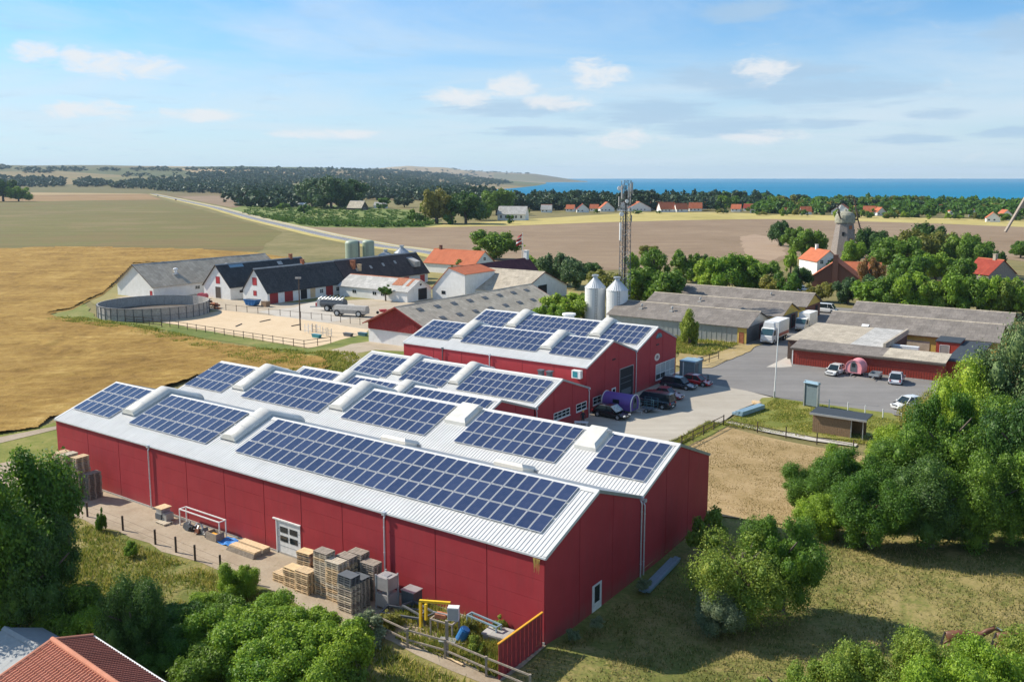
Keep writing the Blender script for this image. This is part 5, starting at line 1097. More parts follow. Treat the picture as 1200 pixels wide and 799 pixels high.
# middle distance
T(808, 404, 361, 14, 'midtall', 'yellow', 'slim yellow-green tree before the corrugated shed')
T(452, 352.5, 331, 8, 'midbush', 'mid', 'small tree in front of the white workshop', base=.35)
MDL = [(578, 304, 264, 23, 'mid', 'big green tree behind the orange farmhouse'), (513, 306, 288, 7, 'bright', 'small bright tree beside the road end'), (545, 320, 300, 14, 'mid', 'bush left of the orange-tiled wing'), (517, 316, 302, 9, 'bright', 'bush at the brown stable roof end'), (563, 316, 302, 10, 'bright', 'bush in front of the orange farmhouse'),
 (628, 322, 295, 17, 'bright', 'green tree right of the flag'), (652, 334, 293, 17, 'blue', 'dark tree behind the open-gabled barn'), (674, 338, 298, 15, 'blue', 'dark tree between barn and silos'), (692, 326, 305, 12, 'dark', 'dark bush left of the mast'), (712, 350, 312, 20, 'olive', 'olive tree behind the left silo'),
 (748, 358, 302, 22, 'mid', 'tree right of the mast'), (766, 332, 287, 13, 'mid', 'round tree standing up against the ploughed field'), (778, 362, 306, 24, 'mid', 'broad tree over the shed roofs'), (803, 330, 285, 15, 'mid', 'round-topped tree right of centre'), (818, 328, 291, 12, 'dark', 'dark tree beside the round-topped one'), (791, 352, 318, 17, 'dark', 'dark tree behind the rear grey shed'),
 (787, 358, 326, 9, 'brown', 'russet bush between green trees'), (830, 338, 297, 17, 'bright', 'bright tree left in the hedge'), (850, 341, 292, 20, 'bright', 'bright tree at the hedge centre'), (872, 340, 296, 18, 'bright', 'bright tree right in the hedge'), (893, 342, 300, 18, 'mid', 'tree at the right end of the hedge'), (741, 320, 292, 8, 'bright', 'thin bright tree peeping beside the mast'), (760, 300, 286, 10, 'olive', 'olive treetop in the field hedge'),
 (664, 376, 340, 22, 'bright', 'bright bush left of the silos'), (644, 384, 354, 15, 'bright', 'bright bush over the beige roof end'), (684, 372, 339, 13, 'mid', 'bush touching the left silo'),
 (915, 288, 254, 11, 'dark', 'dark tree at the field edge left of the mill'), (929, 294, 261, 10, 'mid', 'second tree at the field edge'), (946, 304, 262, 17, 'mid', 'big tree hiding the mill house'), (926, 322, 289, 9, 'bright', 'bright bush below the mill house trees'), (937, 338, 308, 11, 'dark', 'dark bush left of the brick house'),
 (907, 352, 318, 15, 'olive', 'olive tree before the brick house yard'), (921, 354, 312, 14, 'mid', 'tree left of the brick house'), (961, 353, 326, 13, 'olive', 'tree in front of the brown brick gable'), (974, 322, 300, 8, 'mid', 'bush at the foot of the mill'), (1000, 312, 278, 12, 'bright', 'light green tree right of the mill'),
 (1020, 308, 262, 15, 'dark', 'dark tree in the mill grove'), (1036, 314, 268, 17, 'mid', 'tree second in the mill grove'), (1052, 324, 270, 22, 'mid', 'broad tree in the mill grove'), (1077, 320, 262, 20, 'olive', 'tall olive tree in the mill grove'), (1088, 303, 256, 14, 'dark', 'dark treetop behind the mill grove'), (1102, 314, 262, 18, 'olive', 'olive tree right in the mill grove'),
 (1122, 320, 265, 18, 'mid', 'green tree right in the mill grove'), (1142, 324, 274, 16, 'mid', 'tree near the right end of the mill grove'), (1160, 326, 287, 12, 'dark', 'low dark tree ending the mill grove'), (1064, 338, 292, 20, 'mid', 'front tree of the mill grove'), (1096, 330, 287, 18, 'bright', 'bright front tree of the mill grove'), (1125, 334, 295, 16, 'mid', 'front tree near the right of the mill grove'),
 (1018, 345, 298, 12, 'brown', 'dusky dark-leaved tree right of the brick wing'), (1024, 356, 316, 14, 'blue', 'bluish tree below the dusky one'), (1196, 302, 277, 12, 'mid', 'round bush at the right field edge'), (994, 356, 322, 12, 'blue', 'blue-green shrub behind the yard van'),
 (22, 236, 214.5, 11, 'bright', 'lone light green tree on the far left field'), (4, 236, 205, 12, 'dark', 'dark tree at the far left edge'), (1146, 366, 318, 18, 'mid', 'tree over the rear shed')]
for x, b_, t_, hw, m, lb in MDL: T(x, b_, t_, hw*(1.22 if hw > 9.5 else 1.05), 'mid' if hw > 9 else 'far', m, lb)
for i, x in enumerate(range(1026, 1216, 22)):
    T(x+tr_.uniform(-3, 3), 363+i*1.3, 318+tr_.uniform(-5, 4)-(i > 6)*5, 20+tr_.uniform(0, 5), 'mid', ['bright', 'mid', 'bright', 'yellow'][i % 4], ['first tree of the hedge behind the rear shed', 'second tree of that hedge', 'third tree of that hedge', 'fourth tree of that hedge', 'fifth tree of that hedge', 'sixth tree of that hedge', 'seventh tree of that hedge', 'eighth tree of that hedge', 'last tree of that hedge at the right edge'][i] if i else 'first tree of the hedge behind the rear shed', 'hedge trees behind the right sheds')
BG = [(366, 243, 206, 22, 'blue'), (388, 244.5, 201.5, 24, 'blue'), (409, 243, 207, 20, 'dark'), (512, 262, 212, 20, 'olive'), (546, 262, 221, 22, 'dark'), (497, 262, 238, 8, 'mid'), (530, 263, 246, 8, 'mid'), (562, 258, 220, 18, 'mid'), (582, 252, 218, 18, 'mid'), (474, 243, 228, 12, 'far'), (450, 245, 232, 10, 'mid'), (598, 262, 252, 5, 'mid'), (484, 262, 244, 6, 'mid'), (356, 250, 238, 7, 'mid'), (332, 246, 236, 6, 'mid')]
BGL = ['left of the tall dark clump beyond the orchard', 'tallest of the dark clump beyond the orchard', 'right of the dark clump beyond the orchard', 'tall olive tree left of the manor', 'wide dark tree left of the manor', 'low tree at the foot of the olive tree', 'ivy-green bush under the tall trees', 'light tree behind the wide dark tree', 'tree behind the manor roof', 'round far tree above the cottages',
       'bush beside the pale cottage', 'tiny tree at the strip end', 'small tree left of the olive tree', 'small tree at the orchard edge', 'small tree near the road']
for (x, b_, t_, hw, m), lb in zip(BG, BGL): T(x, b_, t_, hw, 'mid' if hw > 12 else 'far', m, lb if lb.startswith(('tall', 'wide', 'low', 'ivy', 'light', 'tree', 'round', 'bush', 'tiny', 'small')) else 'dark tree '+lb)
# the belt of trees in front of the sea
sil_x = [560, 600, 620, 650, 690, 700, 740, 760, 800, 820, 838, 850, 868, 884, 900, 920, 960, 1000, 1050, 1080, 1100, 1130, 1160, 1200, 1260]
sil_y = [219, 220, 225, 225, 223, 222, 224, 221.5, 227, 227, 230, 221.5, 224, 233, 230, 227.5, 229, 227, 229.5, 231, 231, 233, 234, 236, 236]
x = 572; i = 0
while x < 1230:
    for (by, dy, sk) in ((243, 0, 0), (246.5, 4.5, 5)):
        if sk and 880 < x < 1230 and tr_.random() < .15: continue
        xx = x+sk+tr_.uniform(-2, 2); ty = np.interp(xx, sil_x, sil_y)+dy+tr_.uniform(-1, 2.2); hw = tr_.uniform(8.5, 12.5)
        o = T(xx, by+tr_.uniform(-.6, .4)+(2.5 if (sk and xx > 890) else 0), ty, hw, 'far', 'far' if xx < 840 else tr_.choice(['far', 'mid', 'olive', 'mid']), 'dark tree in the belt between the village and the sea' if xx < 880 else 'tree in the mixed wood before the sea, right side', 'belt trees before the sea' if xx < 880 else 'wood before the sea', trunk=False)
    x += tr_.uniform(9.5, 11.5)
for k in range(46):
    xx = tr_.uniform(600, 1200); yy = 250.5 if xx < 870 else 252+(xx-870)*.022
    if 655 < xx < 840 and k % 4: continue
    T(xx, yy, yy-tr_.uniform(3.5, 8)-(3 if xx > 900 else 0), tr_.uniform(3.5, 7), 'far', tr_.choice(['mid', 'bright', 'olive', 'dark']), 'small garden tree among the far village houses', 'garden trees of the village', trunk=False)
# far woods as one mass each
def wood(name, polys, n, label, seed, rr=(10, 17), hh=(11, 18), mat='far', r0=900, r1=9000, terrain=True, pxr=(-40, 620)):
    rng = np.random.default_rng(seed); Vs = []; Fs = []; off = 0; t = [crown_mesh(200+i, 90, .42, 7, 'round', bl=(5, 3)) for i in range(4)]
    cnt = 0; tries = 0
    while cnt < n and tries < 160:
        tries += 1; m = 6000
        px = rng.uniform(pxr[0], pxr[1], m); r = np.exp(rng.uniform(math.log(r0), math.log(r1), m)); a = np.arctan((px-CX)/FPX)
        z = hill(r, a) if terrain else 0*r; x = r*np.sin(a); y = r*np.cos(a); dz = z-H
        fw = y*cT-dz*sT; up = y*sT+dz*cT; py = CY-FPX*up/fw; qx = CX+FPX*x/fw
        for k in range(m):
            if cnt >= n: break
            if z[k] < -2: continue
            for poly in polys:
                if inpoly(qx[k], py[k], poly):
                    V, F = t[cnt % 4]; R = rng.uniform(*rr); h = rng.uniform(*hh); th = rng.uniform(0, 6.28); c, s = math.cos(th), math.sin(th)
                    W_ = np.stack([(V[:, 0]*c-V[:, 1]*s)*R+x[k], (V[:, 0]*s+V[:, 1]*c)*R+y[k], V[:, 2]*h+z[k]-1], 1); Vs.append(W_); Fs.append(F+off); off += len(V); cnt += 1; break
    if Vs: o = link(name, npmesh(name, np.concatenate(Vs), np.concatenate(Fs), LM[mat])); tag(o, label, 'wood', kind='stuff')
def inpoly(x, y, P):
    c = False; j = len(P)-1
    for i in range(len(P)):
        if (P[i][1] > y) != (P[j][1] > y) and x < (P[j][0]-P[i][0])*(y-P[i][1])/(P[j][1]-P[i][1])+P[i][0]: c = not c
        j = i
    return c
wood('woodland', [[(-40, 207), (75, 211), (72, 219), (-40, 221)], [(88, 214), (100, 210), (128, 216), (125, 219), (90, 219)]], 420, 'dark wood at the far left behind the brown field', 1)
wood('woodland', [[(128, 220), (150, 214), (200, 210), (262, 205), (330, 212), (300, 227), (215, 226), (165, 222)], [(262, 212), (330, 210), (350, 232), (262, 230)]], 950, 'dark tree belt beside the far end of the road', 2, hh=(13, 22))
wood('woodland', [[(200, 205), (350, 199), (480, 202), (560, 207), (600, 209), (600, 216), (480, 218), (300, 214)]], 1300, 'continuous far wood across the valley', 3, r1=6000)
wood('woodland', [[(340, 222), (480, 218), (600, 218), (600, 240), (560, 240), (470, 234), (350, 240)], [(262, 236), (330, 233), (350, 243), (300, 244)]], 560, 'nearer wood behind the orchard cottages', 4, hh=(13, 22), r0=850)
wood('woodland', [[(137, 204), (175, 204), (176, 208), (137, 208)], [(-40, 196), (70, 198), (70, 199.5), (-40, 200)], [(70, 198.5), (600, 198), (640, 204), (600, 204), (300, 201), (70, 201)], [(30, 199), (62, 199), (60, 203), (30, 203)], [(250, 206), (340, 203), (520, 203), (600, 207), (520, 208), (340, 207)]], 900, 'thin woods and hedgerows on the far ridge', 5, rr=(14, 30), hh=(12, 22), r0=2500, r1=13000)
wood('woodland', [[(880, 251), (1230, 258), (1230, 240), (1100, 236), (880, 236)]], 330, 'mixed wood filling the ground before the sea on the right', 6, rr=(6, 10), hh=(9, 15), r0=700, r1=1240, pxr=(870, 1235), mat='mid')
wood('woodland', [[(560, 246), (900, 246), (900, 233), (560, 233)]], 300, 'dark wood behind the far village', 7, rr=(7, 12), hh=(13, 19), r0=860, r1=1290, pxr=(560, 905))
# orchard rows
def orchard():
    rng = np.random.default_rng(5); Vs = []; Fs = []; off = 0; t = [crown_mesh(300+i, 110, .36, 7, 'bush', bl=(5, 3)) for i in range(3)]
    poly = [(283, 250), (300, 239), (380, 241), (480, 248), (515, 260), (497, 265.5), (450, 266.5), (367, 265), (330, 260)]
    k = 0
    for _ in range(2600):
        px, py = rng.uniform(283, 515), rng.uniform(239, 267)
        if not inpoly(px, py, poly): continue
        edge = py > np.interp(px, [283, 330, 367, 450, 515], [249, 257, 262, 263.5, 262])
        if not edge and rng.random() > .45: continue
        p = G(px, py); V, F = t[k % 3]; k += 1; R = rng.uniform(1.6, 3.4); h = rng.uniform(1.5, 3.2)*(1.35 if edge else .8)
        Vs.append(V*[R, R, h]+[p.x, p.y, -.1]); Fs.append(F+off); off += len(V)
    o = link('orchard_shrubs', npmesh('orchard_shrubs', np.concatenate(Vs), np.concatenate(Fs), LM['mid'])); tag(o, 'rows of low green shrubs in the field beyond the road', 'shrubs', kind='stuff')
orchard()
# grass and weeds near the camera
def grass(name, label, n, uvs, h, wd, mats, seed, zf=None, clump=.5, w_=.05):
    rng = np.random.default_rng(seed); P = []
    us = [q[0] for q in uvs]; vs = [q[1] for q in uvs]; tot = 0
    while tot < n:
        u = rng.uniform(min(us), max(us), 8000); v = rng.uniform(min(vs), max(vs), 8000)
        ok = np.zeros(8000, bool); j = len(uvs)-1
        for i in range(len(uvs)):
            (xi, yi), (xj, yj) = uvs[i], uvs[j]; ok ^= ((yi > v) != (yj > v)) & (u < (xj-xi)*(v-yi)/(yj-yi+1e-12)+xi); j = i
        d = fbm(u*.35+seed, v*.35, 4, seed); ok &= d > clump*rng.uniform(.6, 1.1, 8000)
        P.append(np.stack([u[ok], v[ok], d[ok]], 1)); tot += ok.sum()
    P = np.concatenate(P)[:n]; u, v, d = P.T
    x = u*E1.x+v*E2.x; y = u*E1.y+v*E2.y; z = np.array([zf(a, b) for a, b in zip(u, v)]) if zf else np.full(len(u), -.05)
    th = rng.uniform(0, 6.28, len(u)); hh = h*rng.uniform(.5, 1.3, len(u))*(.5+d); ln = rng.normal(size=(len(u), 2))*hh[:, None]*.45; s = w_*rng.uniform(.6, 1.5, len(u))
    V = np.stack([np.stack([x-np.cos(th)*s, y-np.sin(th)*s, z-.03], 1), np.stack([x+np.cos(th)*s, y+np.sin(th)*s, z-.03], 1), np.stack([x+ln[:, 0], y+ln[:, 1], z+hh], 1)], 1).reshape(-1, 3)
    o = link(name, npmesh(name, V, np.arange(len(V)).reshape(-1, 3), mats)); tag(o, label, 'grass', kind='stuff')
def blade_mat(name, stops):
    t = NT(name); g = t.n('ShaderNodeNewGeometry').outputs['Random Per Island']; f = t.math('ADD', t.math('MULTIPLY', g, .5), t.math('MULTIPLY', t.noise(t.coord(world=True), .35, 4, .6), .5))
    c = t.ramp(f, stops); d = t.n('ShaderNodeBsdfDiffuse'); t.L.new(c, d.inputs[0]); tr = t.n('ShaderNodeBsdfTranslucent'); t.L.new(c, tr.inputs[0]); m = t.n('ShaderNodeMixShader'); m.inputs[0].default_value = .3
    t.L.new(d.outputs[0], m.inputs[1]); t.L.new(tr.outputs[0], m.inputs[2]); t.L.new(m.outputs[0], t.out.inputs[0]); return t.mat
BM1 = blade_mat('tall_grass', [(.2, (.09, .15, .022)), (.45, (.24, .28, .05)), (.62, (.42, .38, .09)), (.85, (.56, .46, .17))])
BM2 = blade_mat('short_grass', [(.2, (.08, .10, .025)), (.45, (.20, .20, .06)), (.65, (.36, .29, .12)), (.85, (.44, .35, .17))])
grass('tall_grass', 'tall yellow-green grass on the slope below the front hall', 60000, [(-96, 43.4), (-92, 28), (-50, 20), (-22, 24), (-27, 42.2), (-60, 43.2)], .40, 0, BM1, 1, clump=.38, w_=.055)
grass('pasture_grass', 'short patchy dry grass on the shaded pasture', 60000, [(-31, 30), (-31, 62), (-26, 78), (8, 92), (30, 80), (24, 50), (-4, 40), (-24, 40)], .17, 0, BM2, 2, zf=lambda u, v: dip(u, v)+0, clump=.42, w_=.045)
grass('lawn_grass', 'weedy green grass on the small lawn by the yard', 14000, [(-43.5, 110), (-42, 128), (-36, 128), (-24, 125), (-24, 112), (-32, 110.5)], .16, 0, BM1, 3, zf=lambda u, v: .0, clump=.42, w_=.08)
grass('rough_grass', 'tall dry grass and weeds beside the corrugated shed', 9000, [(-80, 152), (-62.5, 152), (-62.5, 167), (-90, 168)], .5, 0, BM1, 4, zf=lambda u, v: .0, clump=.42, w_=.12)
grass('bank_weeds', 'green and yellow weeds along the arena and the wheat edge', 16000, [(-205, 112), (-178, 114), (-140, 109), (-118, 118), (-100, 106), (-94, 95), (-104, 92), (-140, 104), (-180, 108), (-205, 106)], .38, 0, BM1, 5, zf=lambda u, v: .0, clump=.40, w_=.14)
grass('fence_weeds', 'green weeds at the foot of the paddock fence', 7000, [(-45.4, 80), (-44.3, 80), (-43.3, 110), (-45.0, 110)], .4, 0, BM1, 6, zf=lambda u, v: .0, clump=.3, w_=.06)
grass('junk_weeds', 'weeds growing through the junk along the front hall', 9000, [(-43, 44), (-32, 44), (-32, 48.9), (-43, 48.9)], .55, 0, BM1, 7, zf=lambda u, v: .0, clump=.46, w_=.05)
grass('paddock_grass', 'thin straw-coloured grass on the fenced paddock', 16000, [(-44, 66), (-44, 108), (-24, 106), (-18, 92), (-24, 82), (-31.5, 80), (-31.5, 66)], .10, 0, blade_mat('straw_grass', [(.2, (.16, .13, .04)), (.6, (.36, .28, .12)), (.85, (.48, .38, .2))]), 8, zf=lambda u, v: .0, clump=.44, w_=.05)
# haze
hz_ = MB(); hz_.box(-8000, -400, -17, 14000, 13500, 185)
hm = NT('haze_air'); pv = hm.n('ShaderNodeVolumePrincipled'); pv.inputs['Color'].default_value = (.60, .80, 1.0, 1); pv.inputs['Density'].default_value = 4.5e-5; pv.inputs['Anisotropy'].default_value = .1; hm.L.new(pv.outputs[0], hm.out.inputs['Volume'])
tag(hz_.build('haze', hm.mat), 'thin blue haze over the far fields and sea', 'haze', kind='stuff')
# ------------------------------------------------------------------ pallets, junk, vehicles, people, animals
def pallet_mesh(name, mat, top='slats'):
    b = MB(); L_, W_ = 1.2, .8
    for y in (-.33, 0, .33): b.box(-L_/2, y-.07, 0, L_/2, y+.07, .022)
    for y in (-.33, 0, .33):
        for x in (-.52, 0, .52): b.box(x-.07, y-.06, .022, x+.07, y+.06, .10)
    for x in (-.52, 0, .52): b.box(x-.06, -W_/2, .10, x+.06, W_/2, .122)
    if top == 'slats':
        for y in (-.34, -.17, 0, .17, .34): b.box(-L_/2, y-.065, .122, L_/2, y+.065, .144)
    else: b.box(-L_/2, -W_/2, .122, L_/2, W_/2, .15)
    me = bpy.data.meshes.new(name); me.from_pydata(b.v, [], b.f); me.materials.append(mat); me.update(); return me
PM = [pallet_mesh('pallet', M['woodn']), pallet_mesh('pallet', M['woodo']), pallet_mesh('pallet', plain('sunbleached_wood', (.52, .44, .33), .85, var=.25, nsc=6)), pallet_mesh('pallet', M['greydk'], 'flat'), pallet_mesh('pallet', plain('chipboard', (.62, .45, .24), .8, var=.15), 'flat')]
pr = random.Random(9)
def stack(u, v, n, rot, label, kinds=(0,), top=None, z0=0., group='wooden pallets'):
    for i in range(n):
        k = kinds[pr.randrange(len(kinds))] if i < n-1 or top is None else top
        o = link('pallet', PM[k], None, W(u+pr.uniform(-.04, .04), v+pr.uniform(-.04, .04), z0+i*.177), (0, 0, ROT+rot+pr.uniform(-.035, .035)), 1.2)
        tag(o, label, 'pallet', group)
q = math.pi/2
stack(-88.6, 46.6, 25, q, 'pallet in the tall stack touching the left dark tree', (0, 2), group='pallets by the left dark tree'); stack(-87.4, 46.7, 25, q, 'pallet in the second tall stack beside the left dark tree', (0, 2), group='pallets in the second tall stack')
stack(-86.2, 47.2, 24, q, 'pallet in the tall stack nearest the wall at the left', (0, 2), group='pallets in the stack by the left wall'); stack(-86.0, 45.9, 13, q, 'pallet in the shoulder-high stack before the tall left stacks', (0, 2), group='pallets in the low front-left stack'); stack(-84.9, 47.6, 15, q, 'pallet in the dark stack behind the low left stack', (1,), group='pallets in the dark left stack')
stack(-54.2, 47.7, 4, 0, 'pallet in the small grey stack by the garage door', (1,), group='pallets under the striped stack'); stack(-54.0, 48.0, 6, .1, 'pallet under the orange board by the garage door', (0, 1), 4, .72, group='pallets under the orange board')
stack(-54.4, 45.8, 4, 0, 'pallet in the knee-high stack left of the pallet wall', (0,), group='pallets in the knee-high stack'); stack(-52.9, 45.6, 9, 0, 'pallet in the chest-high stack with a bare board on top', (0,), 4, group='pallets in the chest-high stack'); stack(-51.4, 45.5, 10, 0, 'pallet in the second chest-high stack of the pallet wall', (0,), group='pallets in the second chest-high stack')
stack(-49.9, 46.1, 20, 0, 'pallet in the tallest stack with a grey pallet on top', (0, 2), 1, group='pallets in the tallest middle stack'); stack(-48.4, 45.9, 18, 0, 'pallet in the tall stack right of the tallest one', (0, 2), 2, group='pallets in the second tall middle stack'); stack(-48.4, 47.0, 18, 0, 'pallet behind the second tall stack', (0, 1), 1, group='pallets behind the second tall stack')
stack(-46.4, 45.2, 13, 0, 'pallet in the shaded stack under black plastic pallets', (1, 2), 3, group='pallets in the right front stack'); stack(-46.4, 46.25, 13, 0, 'pallet at the back of the black-topped stack', (1,), 3, group='pallets behind the right front stack')
for i in range(3): o = link('pallet', PM[3], None, W(-46.4+.02*i, 45.2, 13*.177+.178*i), (0, 0, ROT), 1.2); tag(o, 'black plastic pallet on top of the right front stack, counted from below: '+['lowest', 'middle', 'topmost'][i], 'pallet')
stack(-48.2, 48.1, 18, 0, 'pallet in the weathered stack against the wall', (1,), group='pallets in the weathered wall stack'); stack(-46.6, 47.8, 16, 0, 'pallet in the striped grey stack beside the steel boxes', (1,), group='pallets in the grey stack by the steel boxes')
stack(-73.0, 47.6, 1, 0, 'single flat pallet under the covered pile at the wall', (2,)); 
def thing_box(name, label, cat, p, rot, parts, group=None):
    root = empty(name, label, cat, p, rot, group)
    for (nm, mat, boxes) in parts:
        b = MB()
        for bx in boxes: b.box(*bx)
        b.build(nm, M[mat] if isinstance(mat, str) else mat, root)
    return root
ibcm = plain('dull_steel_box', (.40, .38, .37), .5, .3, dirt=.25)
for k in range(2):
    z = k*1.32; thing_box('steel_container', ['lower grey steel container, under another one, right of the pallets', 'upper grey steel container with a round lid, right of the pallets'][k], 'container', W(-45.0, 46.6, z), ROT,
      [('body', ibcm, [(0, 0, .22, 1.25, 1.15, 1.22)]), ('leg', 'galv', [(-.03, -.03, 0, .08, .08, 1.34)]), ('leg', 'galv', [(1.17, -.03, 0, 1.28, .08, 1.34)]), ('leg', 'galv', [(-.03, 1.07, 0, .08, 1.18, 1.34)]), ('leg', 'galv', [(1.17, 1.07, 0, 1.28, 1.18, 1.34)]), ('lid', 'galv', [(.35, .3, 1.22, .9, .85, 1.28)])])
thing_box('steel_container', 'dented grey box in shadow behind the steel containers', 'container', W(-43.6, 47.9), ROT, [('body', 'greydk', [(0, 0, 0, 1.2, 1, 1.3)]), ('frame', 'galv', [(-.05, -.05, 1.3, 1.25, 1.05, 1.36)])])
def frame(name, label, cat, p, rot, L_, W_, h, mat, t=.07):
    root = empty(name, label, cat, p, rot)
    for (x, y) in ((0, 0), (L_, 0), (0, W_), (L_, W_)): b = MB(); b.box(x-t/2, y-t/2, 0, x+t/2, y+t/2, h); b.build('leg', M[mat], root)
    for y in (0, W_): b = MB(); b.box(-t/2, y-t/2, h, L_+t/2, y+t/2, h+t); b.build('rail', M[mat], root)
    for x in (0, L_): b = MB(); b.box(x-t/2, t/2, h, x+t/2, W_-t/2, h+t); b.build('rail', M[mat], root)
    return root
frame('steel_rack', 'low steel frame lying between containers and yellow frame', 'rack', W(-43.4, 45.4), ROT+.3, 3.0, 1.2, .5, 'greydk', .14); frame('steel_rack', 'second dark steel frame tilted against the first', 'rack', W(-42.6, 46.9), ROT-.2, 2.6, 1.0, .7, 'greydk', .12)
frame('trestle', 'blue-topped trestle by the wall near the board fence', 'trestle', W(-37.4, 48.0), ROT-.1, 2.8, .5, 1.0, 'ltblue', .1); frame('workbench_frame', 'rusty grey bench frame in the weeds', 'bench', W(-38.8, 45.6), ROT+.1, 1.8, .9, 1.3, 'woodo', .1)
yf = empty('yellow_frame', 'bright yellow steel frame standing in the junk', 'frame', W(-40.4, 46.2), ROT)
b = MB(); b.box(0, 0, 0, .18, .18, 1.9); b.build('post', M['yel'], yf); b = MB(); b.box(.5, 0, .7, .68, .18, 1.9); b.build('post', M['yel'], yf); b = MB(); b.beam((0, .09, 1.98), (2.2, .9, 2.1), .2, .16); b.build('beam', M['yel'], yf)
thing_box('white_cabinet', 'tilted white box cabinet on the bench frame', 'cabinet', W(-37.6, 46.0, 1.4), ROT+.5, [('body', 'white', [(0, 0, 0, .8, .5, .95)]), ('door', 'lgrey', [(.04, -.03, .05, .76, -.002, .9)])])
thing_box('junk_box', 'rusty scrap box on the bench frame', 'scrap', W(-38.6, 45.8, 1.41), ROT+.2, [('body', 'rust', [(0, 0, 0, .8, .5, .3)]), ('pipe', 'galv', [(-.2, .1, .3, 1.0, .2, .38)])])
bl = empty('blue_drum', 'blue plastic drum lying in yellow weeds', 'drum', W(-36.4, 45.9, .45), ROT); b = MB(); b.tube((0, 0, 0), (.35, .15, .75), .36, n=14); b.build('drum_body', M['blue'], bl); b = MB(); b.tube((.36, .155, .76), (.39, .17, .82), .3, n=14); b.build('drum_lid', M['blue'], bl)
thing_box('concrete_block', 'grey slab-topped box beside the red board fence', 'block', W(-35.4, 47.2), ROT+.1, [('block', 'concrete', [(0, 0, 0, 1.7, 1.3, .55)]), ('slab', 'lgrey', [(-.08, -.08, .55, 1.78, 1.38, .68)])])
tr0 = empty('wheelbarrow', 'upturned grey wheelbarrow tray in the weeds', 'wheelbarrow', W(-37.4, 44.7), ROT+.4); b = MB(); b.prism([(0, 0, .5), (1.2, 0, .5), (.95, 0, .15), (.25, 0, .15)], (0, .7, 0)); b.build('tray', M['galv'], tr0); b = MB(); b.tube((-.2, .1, .2), (1.9, .1, .5), .03); b.build('handle', M['woodo'], tr0); b = MB(); b.tube((-.2, .6, .2), (1.9, .6, .5), .03); b.build('handle', M['woodo'], tr0); b = MB(); b.tube((-.3, .3, .2), (-.3, .4, .2), .2, n=12); b.build('wheel', M['black'], tr0)
for i in range(9):
    o = MB(); o.box(0, 0, 0, 3.6, .16, .05); m = o.build('plank', M['woodn'] if i % 3 else M['woodo']); m.location = W(-38.8+i*.32, 44.15+pr.uniform(-.2, .3), .02+.03*(i % 3)); m.rotation_euler = (0, 0, ROT+pr.uniform(-.12, .12)); tag(m, 'loose pale plank on the ground along the rail fence', 'plank', 'loose planks by the rail fence')
# items along the wall
cp = thing_box('covered_pile', 'pile of grey crates under a wooden cover beside the left downpipe', 'pile', W(-74.4, 47.6, .15), ROT, [('crate', 'greydk', [(0, 0, 0, .9, 1.0, .55)]), ('crate', 'galv', [(.1, .05, .55, .95, 1.0, 1.05)]), ('crate', 'lgrey', [(.95, .1, 0, 1.6, .9, .7)]), ('cover', 'woodn', [(-.05, -.05, 1.06, 1.1, 1.1, 1.13)])])
rk = frame('goal_frame', 'long low white frame against the red wall', 'rack', W(-71.4, 48.2), ROT, 5.8, .7, 1.5, 'white', .09)
for i, (du, dv, m, s_) in enumerate([(1.6, .1, 'greydk', .8), (2.3, .3, 'black', .6), (3.1, .1, 'rust', .6), (3.7, .3, 'greydk', .8), (4.4, .1, 'lgrey', .5)]):
    o = empty('scrap_heap', ['dark machine part', 'black tyre heap', 'rusty scrap piece', 'dark engine part', 'pale scrap piece'][i]+' under the long white frame', 'scrap', W(-71.4+du, 47.8+dv), ROT+i)
    bm_ = MB(); bm_.cbox((0, 0, s_*.35), (s_, s_*.6, s_*.7), mat=Matrix.Rotation(.4, 3, 'Y')); bm_.build('body', M[m], o); bm_ = MB(); bm_.tube((-.3, 0, .1), (.3, .1, s_), .09, n=7); bm_.tube((.2, -.2, .2), (-.2, .3, s_*.8), .06, n=6); bm_.build('pipe', M['galv'], o)
thing_box('open_crate', 'open grey crate with orange scraps by the wall', 'crate', W(-66.6, 47.5), ROT, [('crate_floor', 'woodo', [(0, 0, 0, 1.4, .9, .1)]), ('crate_side', 'woodo', [(0, 0, .1, 1.4, .06, .7)]), ('crate_side', 'woodo', [(0, .84, .1, 1.4, .9, .7)]), ('crate_end', 'woodo', [(0, .06, .1, .06, .84, .7)]), ('crate_end', 'woodo', [(1.34, .06, .1, 1.4, .84, .7)]), ('scrap', 'orange', [(.2, .2, .1, .9, .6, .5)])])
tp = MB(); n_ = 8
for i in range(n_+1):
    for j in range(n_+1): tp.v.append((i*.26, j*.18, .06+.08*math.sin(i*1.3)*math.cos(j*1.1)))
for i in range(n_):
    for j in range(n_): k = i*(n_+1)+j; tp.f.append((k, k+n_+1, k+n_+2, k+1)); tp.m.append(0)
o = tp.build('tarpaulin', plain('blue_tarp', (.03, .22, .60), .5)); o.location = W(-65.4, 47.5); o.rotation_euler = (0, 0, ROT); tag(o, 'crumpled blue tarpaulin on the ground by the open crate', 'tarpaulin')
bp = empty('board_pile', 'low pile of wide pale boards left of the garage door', 'board pile', W(-63.2, 47.0), ROT)
for i in range(7):
    for j in range(2): b = MB(); b.box(.05*i, j*.95+.03*i, i*.075, 3.6, j*.95+.9, i*.075+.06); b.build('board', M['woodn'] if i > 4 else M['woodo'], bp)
